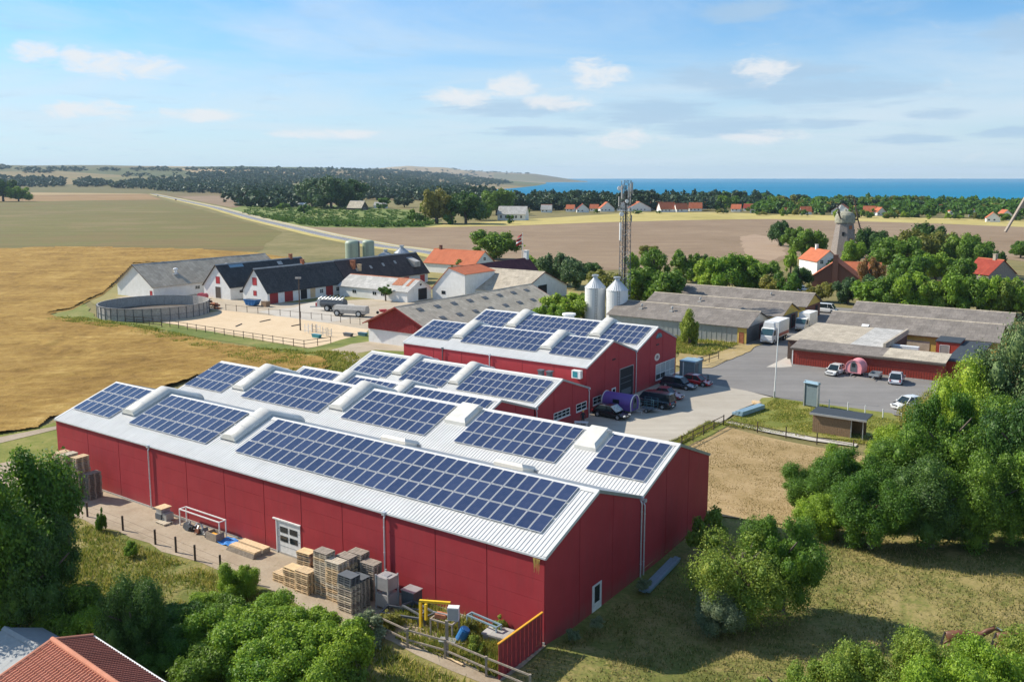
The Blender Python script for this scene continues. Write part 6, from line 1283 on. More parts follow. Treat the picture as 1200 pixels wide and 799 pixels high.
# fences
def fence(name, label, pts, h, rails, pm='post', rm='post', step=None, pw=.11, rt=.05, rh=.10, group=None, z=0., wire=False):
    root = empty(name, label, 'fence', Vector((pts[0].x, pts[0].y, z)), 0, group); o = root.location
    P = []
    for a, c in zip(pts[:-1], pts[1:]):
        L_ = (c-a).length; n = max(1, round(L_/step)) if step else 1
        for k in range(n): P.append(a.lerp(c, k/n))
    P.append(pts[-1]); P = [Vector((p.x-o.x, p.y-o.y, 0)) for p in P]
    for p in P: b = MB(); b.box(p.x-pw/2, p.y-pw/2, -.2, p.x+pw/2, p.y+pw/2, h+pr.uniform(-.04, .06)); b.build('post', M[pm], root)
    for a, c in zip(P[:-1], P[1:]):
        for rz in rails:
            b = MB(); b.beam(Vector((a.x, a.y, rz)), Vector((c.x, c.y, rz)), .012 if wire else rt, .012 if wire else rh); b.build('wire' if wire else 'rail', M[rm], root)
    return root
fence('wire_fence', 'wire fence with dark posts below the dirt track', [W(-80.5, 44.4), W(-74.6, 44.4), W(-69.3, 44.2), W(-66.3, 44.2), W(-63.5, 44.1), W(-60, 44.0), W(-56, 43.9)], 1.35, (.5, 1.1), wire=True, pw=.14)
fence('rail_fence', 'pale two-rail wooden fence in front of the junk', [W(-42.5, 43.9), W(-39.2, 43.6), W(-36.2, 44.0), W(-32.6, 43.8), W(-29.1, 43.7)], 1.35, (.55, 1.25), 'woodo', 'woodo', pw=.15, rt=.06, rh=.12)
fence('tall_post', 'tall single wooden post behind the rail fence', [W(-36.2, 44.15), W(-36.1, 44.15)], 2.6, (), 'woodo', pw=.14)
fence('arena_fence', 'post and rail fence along the near side of the arena', [W(-186, 114.5), W(-178, 116.2), W(-150, 116.0), W(-129.5, 116.2), W(-128.3, 122)], 1.45, (.7, 1.35), step=3.1, rh=.09)
fence('arena_fence', 'post fence along the far side of the arena', [W(-183, 139.5), W(-165, 141), W(-152, 142), W(-137, 142), W(-133, 140)], 1.45, (1.3,), step=3.3, rh=.06)
fence('arena_gate_fence', 'short heavy rail fence by the round tank', [W(-180.5, 113.8), W(-177, 114.6), W(-173, 115)], 1.3, (.5, 1.1), rh=.14)
fence('paddock_fence', 'dark three-rail fence between paved yard and paddock', [W(-43.6, 78), W(-43.4, 98), W(-42.9, 110)], 1.35, (.6, 1.25), step=2.9, rh=.09)
fence('paddock_fence', 'post and rail fence along the footpath and lawn', [W(-42.9, 110), W(-38.2, 109.6), W(-34.4, 109.2), W(-30.4, 108.6), W(-26, 108.2)], 1.3, (.7,), rh=.07)
fence('bollard_row', 'pale posts between the lawn and the asphalt yard', [W(-34.0, 126.6), W(-31.4, 126.4), W(-29.0, 126.0), W(-26.6, 125.6), W(-24.2, 125.2)], 1.3, (), 'white')
fence('shed_fence', 'small brown rail fence before the weeds by the shed', [G(822, 428), G(831, 425), G(842, 421)], 1.5, (.7, 1.4), rh=.1)
# red board fence
rf = empty('red_board_fence', 'tall red board fence with an orange top edge at the hall corner', 'fence', W(-31.7, 49.1), ROT)
for i in range(21):
    b = MB(); b.box(-.03 if i % 2 else .0, -5.2+i*.246, -.4, .02 if i % 2 else .05, -5.2+i*.246+.225, 2.42); b.build('board', plain('dark_red_boards', (.30, .035, .04), .7, var=.2), rf)
b = MB(); b.box(-.06, -5.25, 2.425, .08, 0, 2.5); b.build('top_edge', M['orange'], rf); b = MB(); b.box(-.09, -5.2, 1.2, -.035, 0, 1.3); b.build('rail', M['redwood'], rf)
# timber/steel beams lying on the ground
def pile(name, label, cat, a, c, n, w, h, mat, z=0.05):
    d = (c-a); root = empty(name, label, cat, Vector((a.x, a.y, z)), math.atan2(d.y, d.x)); L_ = d.length
    for i in range(n): b = MB(); b.box(pr.uniform(0, .3), (i % 3)*w*1.1, (i//3)*h*1.05, L_-pr.uniform(0, .4), (i % 3)*w*1.1+w, (i//3)*h*1.05+h); b.build('beam', M[mat], root)
    return root
pile('beam_pile', 'pale blue-grey beams lying along the end wall of the second hall', 'beam pile', W(-29.6, 61.3, 0), W(-30.2, 68.8), 5, .28, .12, 'ltblue', -.5); pile('beam_pile', 'bright blue beams lying on the lawn', 'beam pile', G(869, 489), G(897, 479.5), 5, .5, .28, 'ltblue', .12)
pile('board_stack', 'short pale board stack on the lawn edge', 'board stack', G(888, 476), G(895, 475), 6, .5, .2, 'woodn')
pile('pole_jump', 'dark jumping pole lying on the arena sand', 'pole', G(276, 383), G(284, 379.5), 1, .15, .15, 'post', 0); pile('pole_jump', 'second dark pole lying on the arena sand', 'pole', G(304, 377.5), G(318, 374.5), 1, .15, .15, 'post', 0); pile('pole_jump', 'third dark pole lying on the arena sand', 'pole', G(341, 382.5), G(354, 380), 1, .15, .15, 'post', 0)
# info board, shelter, flagpole
ib = empty('info_board', 'tall grey-blue notice board on the lawn', 'sign', W(-37.3, 126.2), ROT-.25); b = MB(); b.box(0, 0, .2, 1.9, .25, 3.4); b.build('board', M['board'], ib); b = MB(); b.box(-.18, -.12, 0, -.02, .4, 3.7); b.build('post', M['galv'], ib); b = MB(); b.box(1.92, -.12, 0, 2.05, .4, 3.7); b.build('post', M['galv'], ib); b = MB(); b.prism([(-.2, -.3, 3.42), (-.2, .55, 3.42), (-.2, .12, 3.75)], (2.3, 0, 0)); b.build('cap', M['ltblue'], ib)
ws_ = empty('wooden_shelter', 'brown board shelter with flat dark roof beside the paddock', 'shelter', W(-32.4, 113.4), ROT)
for i in range(18): b = MB(); b.box(i*.26, 0, 0, i*.26+.235, .05, 2.35); b.build('board', M['shed'], ws_)
b = MB(); b.box(0, .05, 0, .06, 2.5, 2.35); b.build('side_wall', M['shed'], ws_); b = MB(); b.box(0, 2.45, 0, 6.0, 2.5, 2.3); b.build('back_wall', M['shed'], ws_)
for x in (4.7, 6.1): b = MB(); b.box(x, -.05, 0, x+.1, .05, 2.4); b.build('post', M['galv'], ws_)
b = MB(); b.prism([(-.3, -.3, 2.5), (-.3, 2.9, 2.62), (-.3, 2.9, 2.72), (-.3, -.3, 2.6)], (6.9, 0, 0)); b.build('roof', M['blackfelt'], ws_); b = MB(); b.box(-.32, -.38, 2.34, 6.62, -.3, 2.6); b.build('fascia', M['galv'], ws_)
def flagpole(p, h, label, r=.075): 
    o = empty('flagpole', label, 'flagpole', p); b = MB(); b.tube((0, 0, 0), (.25, 0, h), r*1.35, r*.8, 10); b.build('pole', M['white'], o); b = MB(); b.lathe((.25, 0, h), [(0, -.02), (.12, .05), (.12, .14), (0, .2)], 8); b.build('finial', M['white'], o); b = MB(); b.tube((0, 0, 0), (.03, 0, 1.0), .16, .14, 8); b.build('pole_foot', M['galv'], o); return o
flagpole(G(907.2, 466), 11.2, 'tall bare white flagpole at the edge of the asphalt yard')
fl = flagpole(G(611.5, 318), 13.2, 'white flagpole with a limp red and white flag behind the farm', .1)
b = MB(); vs = []
for i in range(9):
    t = i/8; vs += [(.1-.3*math.sin(t*3), .1*math.sin(i*2), 13.0-3.4*t), (-1.3-.7*math.sin(t*2.2), .35*math.sin(i*1.7+1), 12.2-3.6*t)]
b.add(vs, [(2*i, 2*i+1, 2*i+3, 2*i+2) for i in range(8)], 0); b.m = [1 if i in (2, 5) else 0 for i in range(8)]; b.build('flag', [M['red'], M['white']], fl)
lampm = empty('yard_lamp', 'slim lamp post between arena and stable yard', 'lamp post', G(352, 387)); b = MB(); b.tube((0, 0, 0), (0, 0, 11.0), .16, .12, 8); b.build('post', M['post'], lampm); b = MB(); b.box(-.7, -.2, 11.0, .5, .2, 11.35); b.build('lamp_head', M['lgrey'], lampm)
# ---------------- cars
def loft(b, secs, m=None):
    """secs: list of (x, [(y,z)...]) equal counts; closed rings"""
    n = len(secs[0][1]); base = len(b.v)
    for x, ring in secs: b.v += [(x, y, z) for y, z in ring]
    for i in range(len(secs)-1):
        for j in range(n): b.f.append((base+i*n+j, base+i*n+(j+1) % n, base+(i+1)*n+(j+1) % n, base+(i+1)*n+j)); b.m.append(b.cur if m is None else m)
    b.f.append(tuple(base+j for j in range(n))); b.m.append(b.cur if m is None else m); b.f.append(tuple(base+(len(secs)-1)*n+j for j in reversed(range(n)))); b.m.append(b.cur if m is None else m)
def wheelp(root, x, y, r=.32, w=.2):
    b = MB(); b.tube((x, y-w/2, r), (x, y+w/2, r), r, n=16); o = b.build('wheel', M['black'], root); c = MB(); s = 1 if y > 0 else -1; c.tube((x, y+s*w/2, r), (x, y+s*(w/2+.015), r), r*.6, n=12); c.build('rim', M['galv'], o)
CS = 1.15
def car(label, p, rz, L_=4.3, Wd=1.75, Hh=1.45, paint=(.7, .7, .7), style='hatch', group='parked cars', cat='car', name='parked_car'):
    root = empty(name, label, cat, p, rz, group); pm = NT('car_paint'); 
    bsd = pm.n('ShaderNodeBsdfPrincipled'); bsd.inputs['Base Color'].default_value = (*paint, 1); bsd.inputs['Roughness'].default_value = .22; bsd.inputs['Coat Weight'].default_value = .6; pm.L.new(bsd.outputs[0], pm.out.inputs[0]); pm = pm.mat
    hb = {'hatch': .82, 'saloon': .78, 'wagon': .82, 'van': 1.05}[style]; h = Wd/2
    X = [0, .06, .2, .5, .8, .94, 1.0]; top = {'hatch': (.52, .66, .78, 1.0, 1.03, .92, .55), 'saloon': (.5, .68, .84, 1.0, 1.0, .95, .6), 'wagon': (.5, .66, .8, 1.0, 1.04, 1.0, .6), 'van': (.55, .75, .9, 1.0, 1.0, 1.0, .65)}[style]
    wid = (.70, .88, .97, 1, 1, .94, .82)
    b = MB(); secs = []
    for x, t, w in zip(X, top, wid):
        y = h*w; zt = hb*t if x < .35 else hb*min(t, 1); z0 = .22
        secs.append((L_/2-x*L_, [(-y*.92, z0), (y*.92, z0), (y, z0+.18), (y, zt*.82), (y*.93, zt), (-y*.93, zt), (-y, zt*.82), (-y, z0+.18)]))
    loft(b, secs); b.build('body', pm, root)
    C_ = {'hatch': ((.26, 0), (.42, 1), (.78, .98), (.95, .1)), 'saloon': ((.29, 0), (.42, 1), (.66, .97), (.80, .0)), 'wagon': ((.26, 0), (.40, 1), (.88, .98), (.97, .1)), 'van': ((.12, 0), (.24, 1), (.96, 1), (.99, .1))}[style]
    def ringc(f, inset, z1): z = hb-.03+(z1-hb+.03)*f; y = h*(.90-.17*f)-inset; return [(-h*.9+inset, hb-.03), (h*.9-inset, hb-.03), (y, max(z, hb)), (-y, max(z, hb))]
    b = MB(); loft(b, [(L_/2-x*L_, ringc(f, .0, Hh-.04)) for x, f in C_]); b.build('windows', M['glass'], root)
    b = MB(); rr = [(L_/2-x*L_, f) for x, f in C_[1:3]]; y = h*.74
    loft(b, [(rr[0][0]+.05, [(-y*.96, Hh-.07), (y*.96, Hh-.07), (y*.88, Hh-.02), (-y*.88, Hh-.02)]), ((rr[0][0]+rr[1][0])/2, [(-y, Hh-.06), (y, Hh-.06), (y*.9, Hh+.015), (-y*.9, Hh+.015)]), (rr[1][0]-.05, [(-y*.96, Hh-.07), (y*.96, Hh-.07), (y*.88, Hh-.02), (-y*.88, Hh-.02)])]); b.build('roof', pm, root)
    for s in (-1, 1):
        for x0, x1 in ((C_[0][0], C_[1][0]), (C_[3][0], C_[2][0])):
            f1 = C_[1][1] if x0 < .5 else C_[2][1]; b = MB(); b.beam((L_/2-x0*L_, s*h*.895, hb), (L_/2-x1*L_, s*h*.735, Hh-.05), .07, .07); b.build('pillar', pm, root)
        xm = L_/2-L_*(.55 if style != 'van' else .38); b = MB(); b.beam((xm, s*h*.905, hb-.02), (xm, s*h*.75, Hh-.06), .08, .05); b.build('pillar', pm, root)
        b = MB(); b.cbox((L_/2-.10, s*h*.62, hb*.62), (.16, .34, .15)); b.build('headlight', M['white'], root); b = MB(); b.cbox((-L_/2+.06, s*h*.70, hb*.74), (.12, .2, .26)); b.build('tail_light', M['red'], root)
        b = MB(); b.cbox((L_/2-L_*.30, s*(h+.09), hb+.06), (.14, .18, .12)); b.build('mirror', pm, root)
        for x in (L_*.31, -L_*.30): wheelp(root, x, s*(h-.10))
        for x in (L_*.31, -L_*.30): b = MB(); b.tube((x, s*(h-.14), .33), (x, s*(h+.006), .33), .39, n=16); b.build('wheel_arch', M['black'], root)
    for xs, m in ((L_/2-.015, 'white'), (-L_/2+.0, 'white')): b = MB(); b.cbox((xs, 0, .42), (.03, .5, .11)); b.build('number_plate', M[m], root)
    b = MB(); b.cbox((L_/2-.02, 0, .56*hb/.82), (.05, .9, .12)); b.build('grille', M['black'], root)
    root.scale = (CS,)*3
    return root
aF = ROT-math.pi/2; aB = ROT+math.pi/2; aR = ROT; aL = ROT+math.pi
car('white hatchback parked nose-out left of the pink wagon', W(-39.6, 150.2), aF-.15, 4.0, 1.75, 1.48, (.72, .71, .68))
car('silver hatchback seen from behind, right of the small trailer', W(-30.0, 149.6), aB+.12, 4.3, 1.8, 1.5, (.55, .57, .60))
car('white car half hidden behind the olive tree', G(1064, 478), aF-.6, 4.3, 1.8, 1.5, (.72, .72, .70))
car('dark blue estate car nearest the big gridded window', W(-56.8, 126.4), aR-.02, 4.9, 1.85, 1.5, (.008, .02, .04), 'wagon'); car('bright red car beyond the dark estate', W(-55.4, 129.9), aR, 4.3, 1.75, 1.4, (.40, .01, .015))
car('old dark-red saloon parked beside the black van', W(-55.6, 119.3), aR+.03, 4.6, 1.75, 1.4, (.22, .012, .03), 'saloon'); car('black people carrier with its back to the yard', W(-54.6, 113.8), aL-.05, 4.9, 1.95, 1.9, (.006, .010, .016), 'van', cat='van', name='parked_van')
bc = car('black car with a silver sunshade over its windscreen', W(-57.0, 105.2), aR-.05, 4.5, 1.8, 1.45, (.008, .009, .011), 'hatch')
b = MB(); b.prism([(.35, -.75, 1.44), (.35, .75, 1.44), (1.15, .80, .86), (1.15, -.80, .86)], (.03, 0, .03)); b.build('sunshade', plain('silver_foil', (.55, .52, .45), .3, .7, var=.5, nsc=4), bc)
car('white van parked behind the rear shed', W(-61.0, 219.6), aR, 5.0, 1.95, 1.95, (.74, .74, .73), 'van', cat='van', name='parked_van')
car('dark car parked in the mill house yard', G(938, 339.5), aR+.3, 4.2, 1.75, 1.45, (.02, .03, .05)); car('pale blue car beside the dark one at the brick house', G(944, 341.5), aR+.2, 4.0, 1.7, 1.45, (.35, .42, .50))
for (px, py, c, lb, rz) in ((185, 230, (.02, .02, .03), 'dark car far away on the road', .8), (206, 234.8, (.35, .03, .02), 'small red car on the road', .8), (144, 221, (.3, .3, .32), 'tiny car at the far end of the road', .8)): car(lb, G(px, py), math.atan2(-1, .55)+rz*0, 4.3, 1.8, 1.5, c, group='cars driving on the road')
tk0 = G(232, 239)
def truck(label, p, rz, L_, Wd, Hh, cabL, tilt=False, stripe=False, name='delivery_truck'):
    root = empty(name, label, 'truck', p, rz); h = Wd/2; wm = M['white']
    b = MB(); b.box(-L_/2, -h, .95, L_/2-cabL-.25, h, Hh); b.build('cargo_box', wm, root)
    if stripe:
        for s in (-1, 1): q = MB(); q.box(-L_/2+.1, s*h-.01 if s < 0 else h, 1.1, L_/2-cabL-.4, s*h if s < 0 else h+.01, 1.7); q.build('side_stripe', plain('truck_lettering_red', (.30, .06, .07), .5), root)
    b = MB()
    for i in range(3): b.box(-L_/2+.05, -h+.15, Hh+.005, L_/2-cabL-.3, -h+.2, Hh+.03)
    b.build('roof_rail', M['alu'], root)
    b = MB(); x0 = L_/2-cabL; hc = Hh*.74
    loft(b, [(x0, [(-h*.95, .45), (h*.95, .45), (h*.95, hc), (-h*.95, hc)]), (x0+cabL*.62, [(-h*.95, .45), (h*.95, .45), (h*.93, hc), (-h*.93, hc)]), (x0+cabL*.93, [(-h*.93, .42), (h*.93, .42), (h*.86, hc*.58), (-h*.86, hc*.58)]), (L_/2, [(-h*.88, .45), (h*.88, .45), (h*.8, hc*.52), (-h*.8, hc*.52)])]); b.build('cab', wm, root)
    b = MB(); b.prism([(x0+cabL*.66, -h*.84, hc*.95), (x0+cabL*.66, h*.84, hc*.95), (x0+cabL*.95, h*.82, hc*.60), (x0+cabL*.95, -h*.82, hc*.60)], (.06, 0, .03)); b.build('windscreen', M['winsh'], root)
    for s in (-1, 1):
        q = MB(); q.box(x0+cabL*.2, s*h*.955-.01, hc*.58, x0+cabL*.62, s*h*.955+.01, hc*.88); q.build('side_window', M['glass'], root)
        q = MB(); q.box(x0+cabL*.8, s*(h+.15)-.1, hc*.6, x0+cabL*.88, s*(h+.15)+.1, hc*.9); q.build('mirror', M['black'], root); q = MB(); q.cbox((L_/2-.02, s*h*.62, .8), (.1, .35, .2)); q.build('headlight', M['lgrey'], root)
        for x in ([L_/2-cabL*.45, -L_/2+1.2, -L_/2+2.3] if L_ > 7 else [L_/2-cabL*.45, -L_/2+1.3]): wheelp(root, x, s*(h-.18), .45 if L_ > 7 else .36, .3)
    if tilt: q = MB(); q.prism([(x0+.1, -h*.85, hc), (x0+.1, h*.85, hc), (x0+.1, h*.7, Hh-.05), (x0+.1, -h*.7, Hh-.05)], (1.0, 0, 0)); q.build('air_deflector', wm, root)
    q = MB(); q.box(-L_/2, -h*.6, .5, L_/2-cabL*.7, h*.6, .94); q.build('chassis', M['black'], root); q = MB(); q.cbox((L_/2+.03, 0, .55), (.04, .5, .14)); q.build('number_plate', M['yel'], root); q = MB(); q.cbox((L_/2+.01, 0, .62), (.08, Wd*.55, .3)); q.build('grille', M['galv'], root)
    root.scale = (1.08,)*3
    return root
truck('white lorry with dark-red lettering stripe, parked front-out by the sheds', W(-58.2, 174.6), aF, 8.8, 2.5, 3.9, 2.1, True, True); truck('smaller white box van with pale cargo body behind the lorry', W(-57.4, 192.4), aF-.03, 7.0, 2.2, 3.4, 2.0)
# barrel wagons
def barrel(label, p, rz, L_, r, mat, trim, hz0=.45, scallop=False):
    root = empty('barrel_wagon', label, 'caravan', p, rz); n = 18; ring = [(r*.92, hz0)]+[(r*math.cos(a)*1.0, hz0+.75+r*math.sin(a)*1.0) for a in [math.pi*i/n for i in range(n+1)]]+[(-r*.92, hz0)]
    b = MB(); b.prism([(-L_/2, y, z) for y, z in ring], (L_, 0, 0)); b.build('body', mat, root)
    for x in (-L_/2-.09, L_/2):
        b = MB(); out = [(y*1.07, hz0+(z-hz0)*1.04) for y, z in ring]
        k = len(ring); vs = [(x, y, z) for y, z in ring]+[(x, y, z) for y, z in out]+[(x+.09, y, z) for y, z in ring]+[(x+.09, y, z) for y, z in out]
        b.add(vs, [(i, i+1, k+i+1, k+i) for i in range(k-1)]+[(2*k+i, 3*k+i, 3*k+i+1, 2*k+i+1) for i in range(k-1)]+[(k+i, k+i+1, 3*k+i+1, 3*k+i) for i in range(k-1)]); b.build('arch_trim', trim, root)
    dz = hz0+.2; b = MB(); b.prism([(L_/2+.0, y*.42, z) for y, z in [(r, dz)]+[(r*math.cos(a), hz0+1.0+r*.65*math.sin(a)) for a in [math.pi*i/10 for i in range(11)]]+[(-r, dz)]], (.05, 0, 0)); do = b.build('door', M['greydk'], root)
    q = MB(); q.box(L_/2+.051, -.25, hz0+.9, L_/2+.07, .25, hz0+1.5); q.build('door_glass', M['glass'], do)
    q = MB(); q.box(-.5, -r*1.005, hz0+.8, .4, -r*.98, hz0+1.3); q.build('side_window', M['glass'], root)
    q = MB(); q.box(-L_/2+.2, -r*.7, hz0-.15, L_/2-.2, r*.7, hz0); q.build('chassis', M['greydk'], root)
    for s in (-1, 1): wheelp(root, -.2, s*r*.8, .3, .18)
    q = MB(); q.tube((L_/2, 0, hz0-.08), (L_/2+1.1, 0, hz0-.05), .06); q.build('drawbar', M['galv'], root); q = MB(); q.tube((L_/2+1.0, 0, 0), (L_/2+1.0, 0, hz0), .04); q.build('jockey_wheel', M['galv'], root)
    root.scale = (1.1,)*3
    return root
pur = plain('purple_paint', (.13, .07, .30), .45, var=.08); pk = plain('pink_paint', (.80, .32, .34), .5, var=.06)
barrel('purple barrel-shaped wagon with white arched ends in the yard', W(-57.4, 108.6), aR, 4.0, 1.15, pur, M['white']); barrel('pink barrel-shaped wagon between the parked cars', W(-36.7, 151.6), aF-.1, 2.2, 1.15, pk, pk)
tl = thing_box('car_trailer', 'small empty grey car trailer left of the silver car', 'trailer', W(-33.4, 150.6), aF+.0, [('bed', 'galv', [(-1.3, -.75, .55, 1.3, .75, .6)]), ('side', 'galv', [(-1.3, -.78, .6, 1.3, -.75, 1.0)]), ('side', 'galv', [(-1.3, .75, .6, 1.3, .78, 1.0)]), ('tailgate', 'galv', [(-1.33, -.75, .6, -1.3, .75, 1.0)]), ('headboard', 'galv', [(1.3, -.75, .6, 1.33, .75, 1.0)]), ('drawbar', 'galv', [(1.33, -.05, .45, 2.5, .05, .53)]), ('floor_mat', 'greydk', [(-1.28, -.73, .602, 1.28, .73, .61)])])
for s in (-1, 1): wheelp(tl, -.1, s*.88, .3, .18)
cg = thing_box('cage_trailer', 'green mesh-sided trailer between the purple wagon and the black van', 'trailer', W(-54.0, 110.6), aR, [('bed', 'greydk', [(-1, -.7, .5, 1, .7, .56)]), ('drawbar', 'galv', [(1, -.05, .42, 2, .05, .5)])])
for x in (-1, 0, 1):
    for s in (-1, 1): b = MB(); b.box(x-.03, s*.7-.03, .56, x+.03, s*.7+.03, 1.9); b.build('cage_post', M['bluesteel'], cg)
for z in (.9, 1.25, 1.6, 1.9):
    for s in (-1, 1): b = MB(); b.box(-1, s*.7-.015, z-.02, 1, s*.7+.015, z+.02); b.build('cage_bar', M['bluesteel'], cg)
for s in (-1, 1): wheelp(cg, 0, s*.82, .28, .16)
bx_ = thing_box('green_container', 'dark green steel box container at the right corner of the farthest hall', 'container', W(-60.2, 134.2), ROT, [('body', 'board', [(0, 0, 0, 2.6, 3.2, 2.5)]), ('door', 'greydk', [(2.605, .3, .1, 2.65, 1.4, 2.2)]), ('door', 'bluesteel', [(2.605, 1.5, .1, 2.66, 2.8, 2.2)]), ('post', 'white', [(.6, -.1, 0, .75, -.01, 2.4)]), ('roof', 'ltblue', [(-.1, -.1, 2.505, 2.7, 3.3, 2.6)])])
for i in range(9):
    b = MB(); b.lathe((0, 0, 0), [(0, 0), (.5, .05), (.6, .3), (.4, .55), (0, .6)], 6); o = b.build('rock', M['concrete'] if i % 2 else M['greydk']); o.location = G(803+i*2.2, 427-(i % 3)*2.2); o.scale = (pr.uniform(.7, 1.4), pr.uniform(.6, 1.1), pr.uniform(.6, 1.3)); o.rotation_euler = (0, 0, pr.uniform(0, 6)); tag(o, 'rough stone in the heap beside the green container', 'rock', 'stones by the green container')
pt = empty('post', 'single short dark post in the yard shadow', 'post', G(829.7, 449)); b = MB(); b.tube((0, 0, 0), (0, 0, 1.1), .1, n=8); b.build('post_shaft', M['greydk'], pt); b = MB(); b.tube((0, 0, 1.1), (0, 0, 1.35), .16, .1, 8); b.build('post_head', M['greydk'], pt)
gt = thing_box('garden_table', 'low white table beside the person, partly hidden by the roof', 'table', W(-58.3, 97.6), ROT+.4, [('tabletop', 'white', [(0, 0, .7, 1.8, .8, .75)]), ('leg', 'white', [(.1, .1, 0, .2, .2, .7)]), ('leg', 'white', [(1.6, .1, 0, 1.7, .2, .7)]), ('leg', 'white', [(.1, .6, 0, .2, .7, .7)]), ('leg', 'white', [(1.6, .6, 0, 1.7, .7, .7)])])
# farmyard objects
sk = empty('skip', 'blue waste skip in front of the slate-roofed stable', 'skip', W(-186.0, 147.2), ROT+.1); b = MB(); b.prism([(0, 0, 1.5), (4.2, 0, 1.5), (3.4, 0, .15), (.8, 0, .15)], (0, 1.9, 0)); b.build('body', M['blue'], sk); b = MB(); b.box(-.08, -.08, 1.5, 4.28, 1.98, 1.62); b.build('rim', M['blue'], sk); b = MB(); b.box(.1, .1, 1.625, 4.1, 1.8, 1.63); b.build('contents', M['greydk'], sk)
for i in range(3): b = MB(); b.box(1.0+i*1.0, -.06, .3, 1.1+i*1.0, -.002, 1.45); b.build('rib', M['blue'], sk)
dl = thing_box('log_crate', 'brown wooden crate beside the blue skip', 'crate', W(-180.9, 148.6), ROT, [('side', 'shed', [(0, 0, 0, 1.8, .1, 1.3)]), ('side', 'shed', [(0, 1.2, 0, 1.8, 1.3, 1.3)]), ('end', 'shed', [(0, .1, 0, .1, 1.2, 1.3)]), ('end', 'shed', [(1.7, .1, 0, 1.8, 1.2, 1.3)]), ('lid', 'woodo', [(-.05, -.05, 1.3, 1.85, 1.35, 1.4)])])
for i in range(2):
    b = MB(); b.tube((0, -.65, .7), (0, .65, .7), .75, n=16); b.build; o = b.build('bale', plain('pink_bale_wrap', (.55, .10, .13), .5)); o.location = W(-206.9+i*1.7, 149.8); o.rotation_euler = (0, 0, ROT+.3); tag(o, ['left', 'right'][i]+' of two pinkish-red wrapped bales by the long barn', 'bale')
for i in range(40):
    a = pr.uniform(0, 6.28); rr = pr.uniform(0, 1)**.6*4.2; b = MB(); b.cbox((0, 0, 0), (pr.uniform(.5, 1.1), pr.uniform(.4, .8), .4), mat=Matrix.Rotation(pr.uniform(-.6, .6), 3, 'X')); o = b.build('beet_lump', M['brick'] if i % 2 else M['rust']); o.location = W(-190.0+rr*math.cos(a), 139.8+rr*.6*math.sin(a), max(.15, 1.9-rr*.45)); o.rotation_euler = (0, 0, a); tag(o, 'reddish-brown lump in the heap behind the arena', 'rubble', 'red-brown heap by the arena')
sp_ = empty('manure_spreader', 'large dark green slurry machine parked in the stable yard', 'farm machine', W(-163.0, 151.6), ROT+.25)
b = MB(); b.tube((0, 1.2, 1.9), (6.5, 1.2, 1.9), 1.15, n=16); b.build('tank_body', M['greydk'], sp_); b = MB(); b.beam((-3.4, 1.2, .7), (1.0, 1.2, 1.0), .3, .3); b.build('drawbar', M['galv'], sp_)
for x in (2.2, 4.2):
    for y in (0.0, 2.4): wheelp(sp_, x, y, .8, .5)
for k in range(7): b = MB(); b.tube((6.3-k*1.0, .4, 3.0), (5.8-k*1.0, 2.2, 3.6), .1, n=6); b.tube((5.6-k, .2, 2.9), (6.6-k, .3, 3.5), .09, n=6); b.build('boom_pipe', M['galv'], sp_)
b = MB(); b.box(-.9, .3, .9, .1, 2.0, 2.6); b.build('pump_housing', M['galv'], sp_); b = MB(); b.box(-1.6, .7, 1.0, -.9, 1.5, 1.8); b.build('hydraulic_box', M['red'], sp_)
tkl = empty('old_tank', 'long pale concrete-coloured tank trailer beside the slurry machine', 'tank trailer', W(-154.2, 147.8), ROT+.3); b = MB(); b.prism([(0, 0, .7), (0, 2.2, .7), (0, 2.3, 1.6), (0, 1.8, 2.5), (0, .4, 2.5), (0, -.1, 1.6)], (8.2, 0, 0)); b.build('tank_body', M['concrete'], tkl)
for x in (.9, 6.5):
    for y in (.0, 2.2): wheelp(tkl, x, y, .75, .35)
b = MB(); b.box(-.3, .2, .7, -.01, 2.0, 2.3); b.build('end_plate', M['beige'], tkl)
wb = empty('wheelbarrow', 'red barrow on the grass before the red barn', 'wheelbarrow', G(445, 368), .4); b = MB(); b.prism([(0, 0, 1.0), (1.8, 0, 1.0), (1.3, 0, .4), (.4, 0, .4)], (0, 1.0, 0)); b.build('tray', M['red'], wb); b = MB(); b.tube((-.4, .4, .35), (-.4, .6, .35), .35, n=12); b.build('wheel', M['black'], wb); b = MB(); b.tube((0, .1, .5), (2.8, .1, .9), .05); b.build('handle', M['red'], wb); b = MB(); b.tube((0, .9, .5), (2.8, .9, .9), .05); b.build('handle', M['red'], wb)
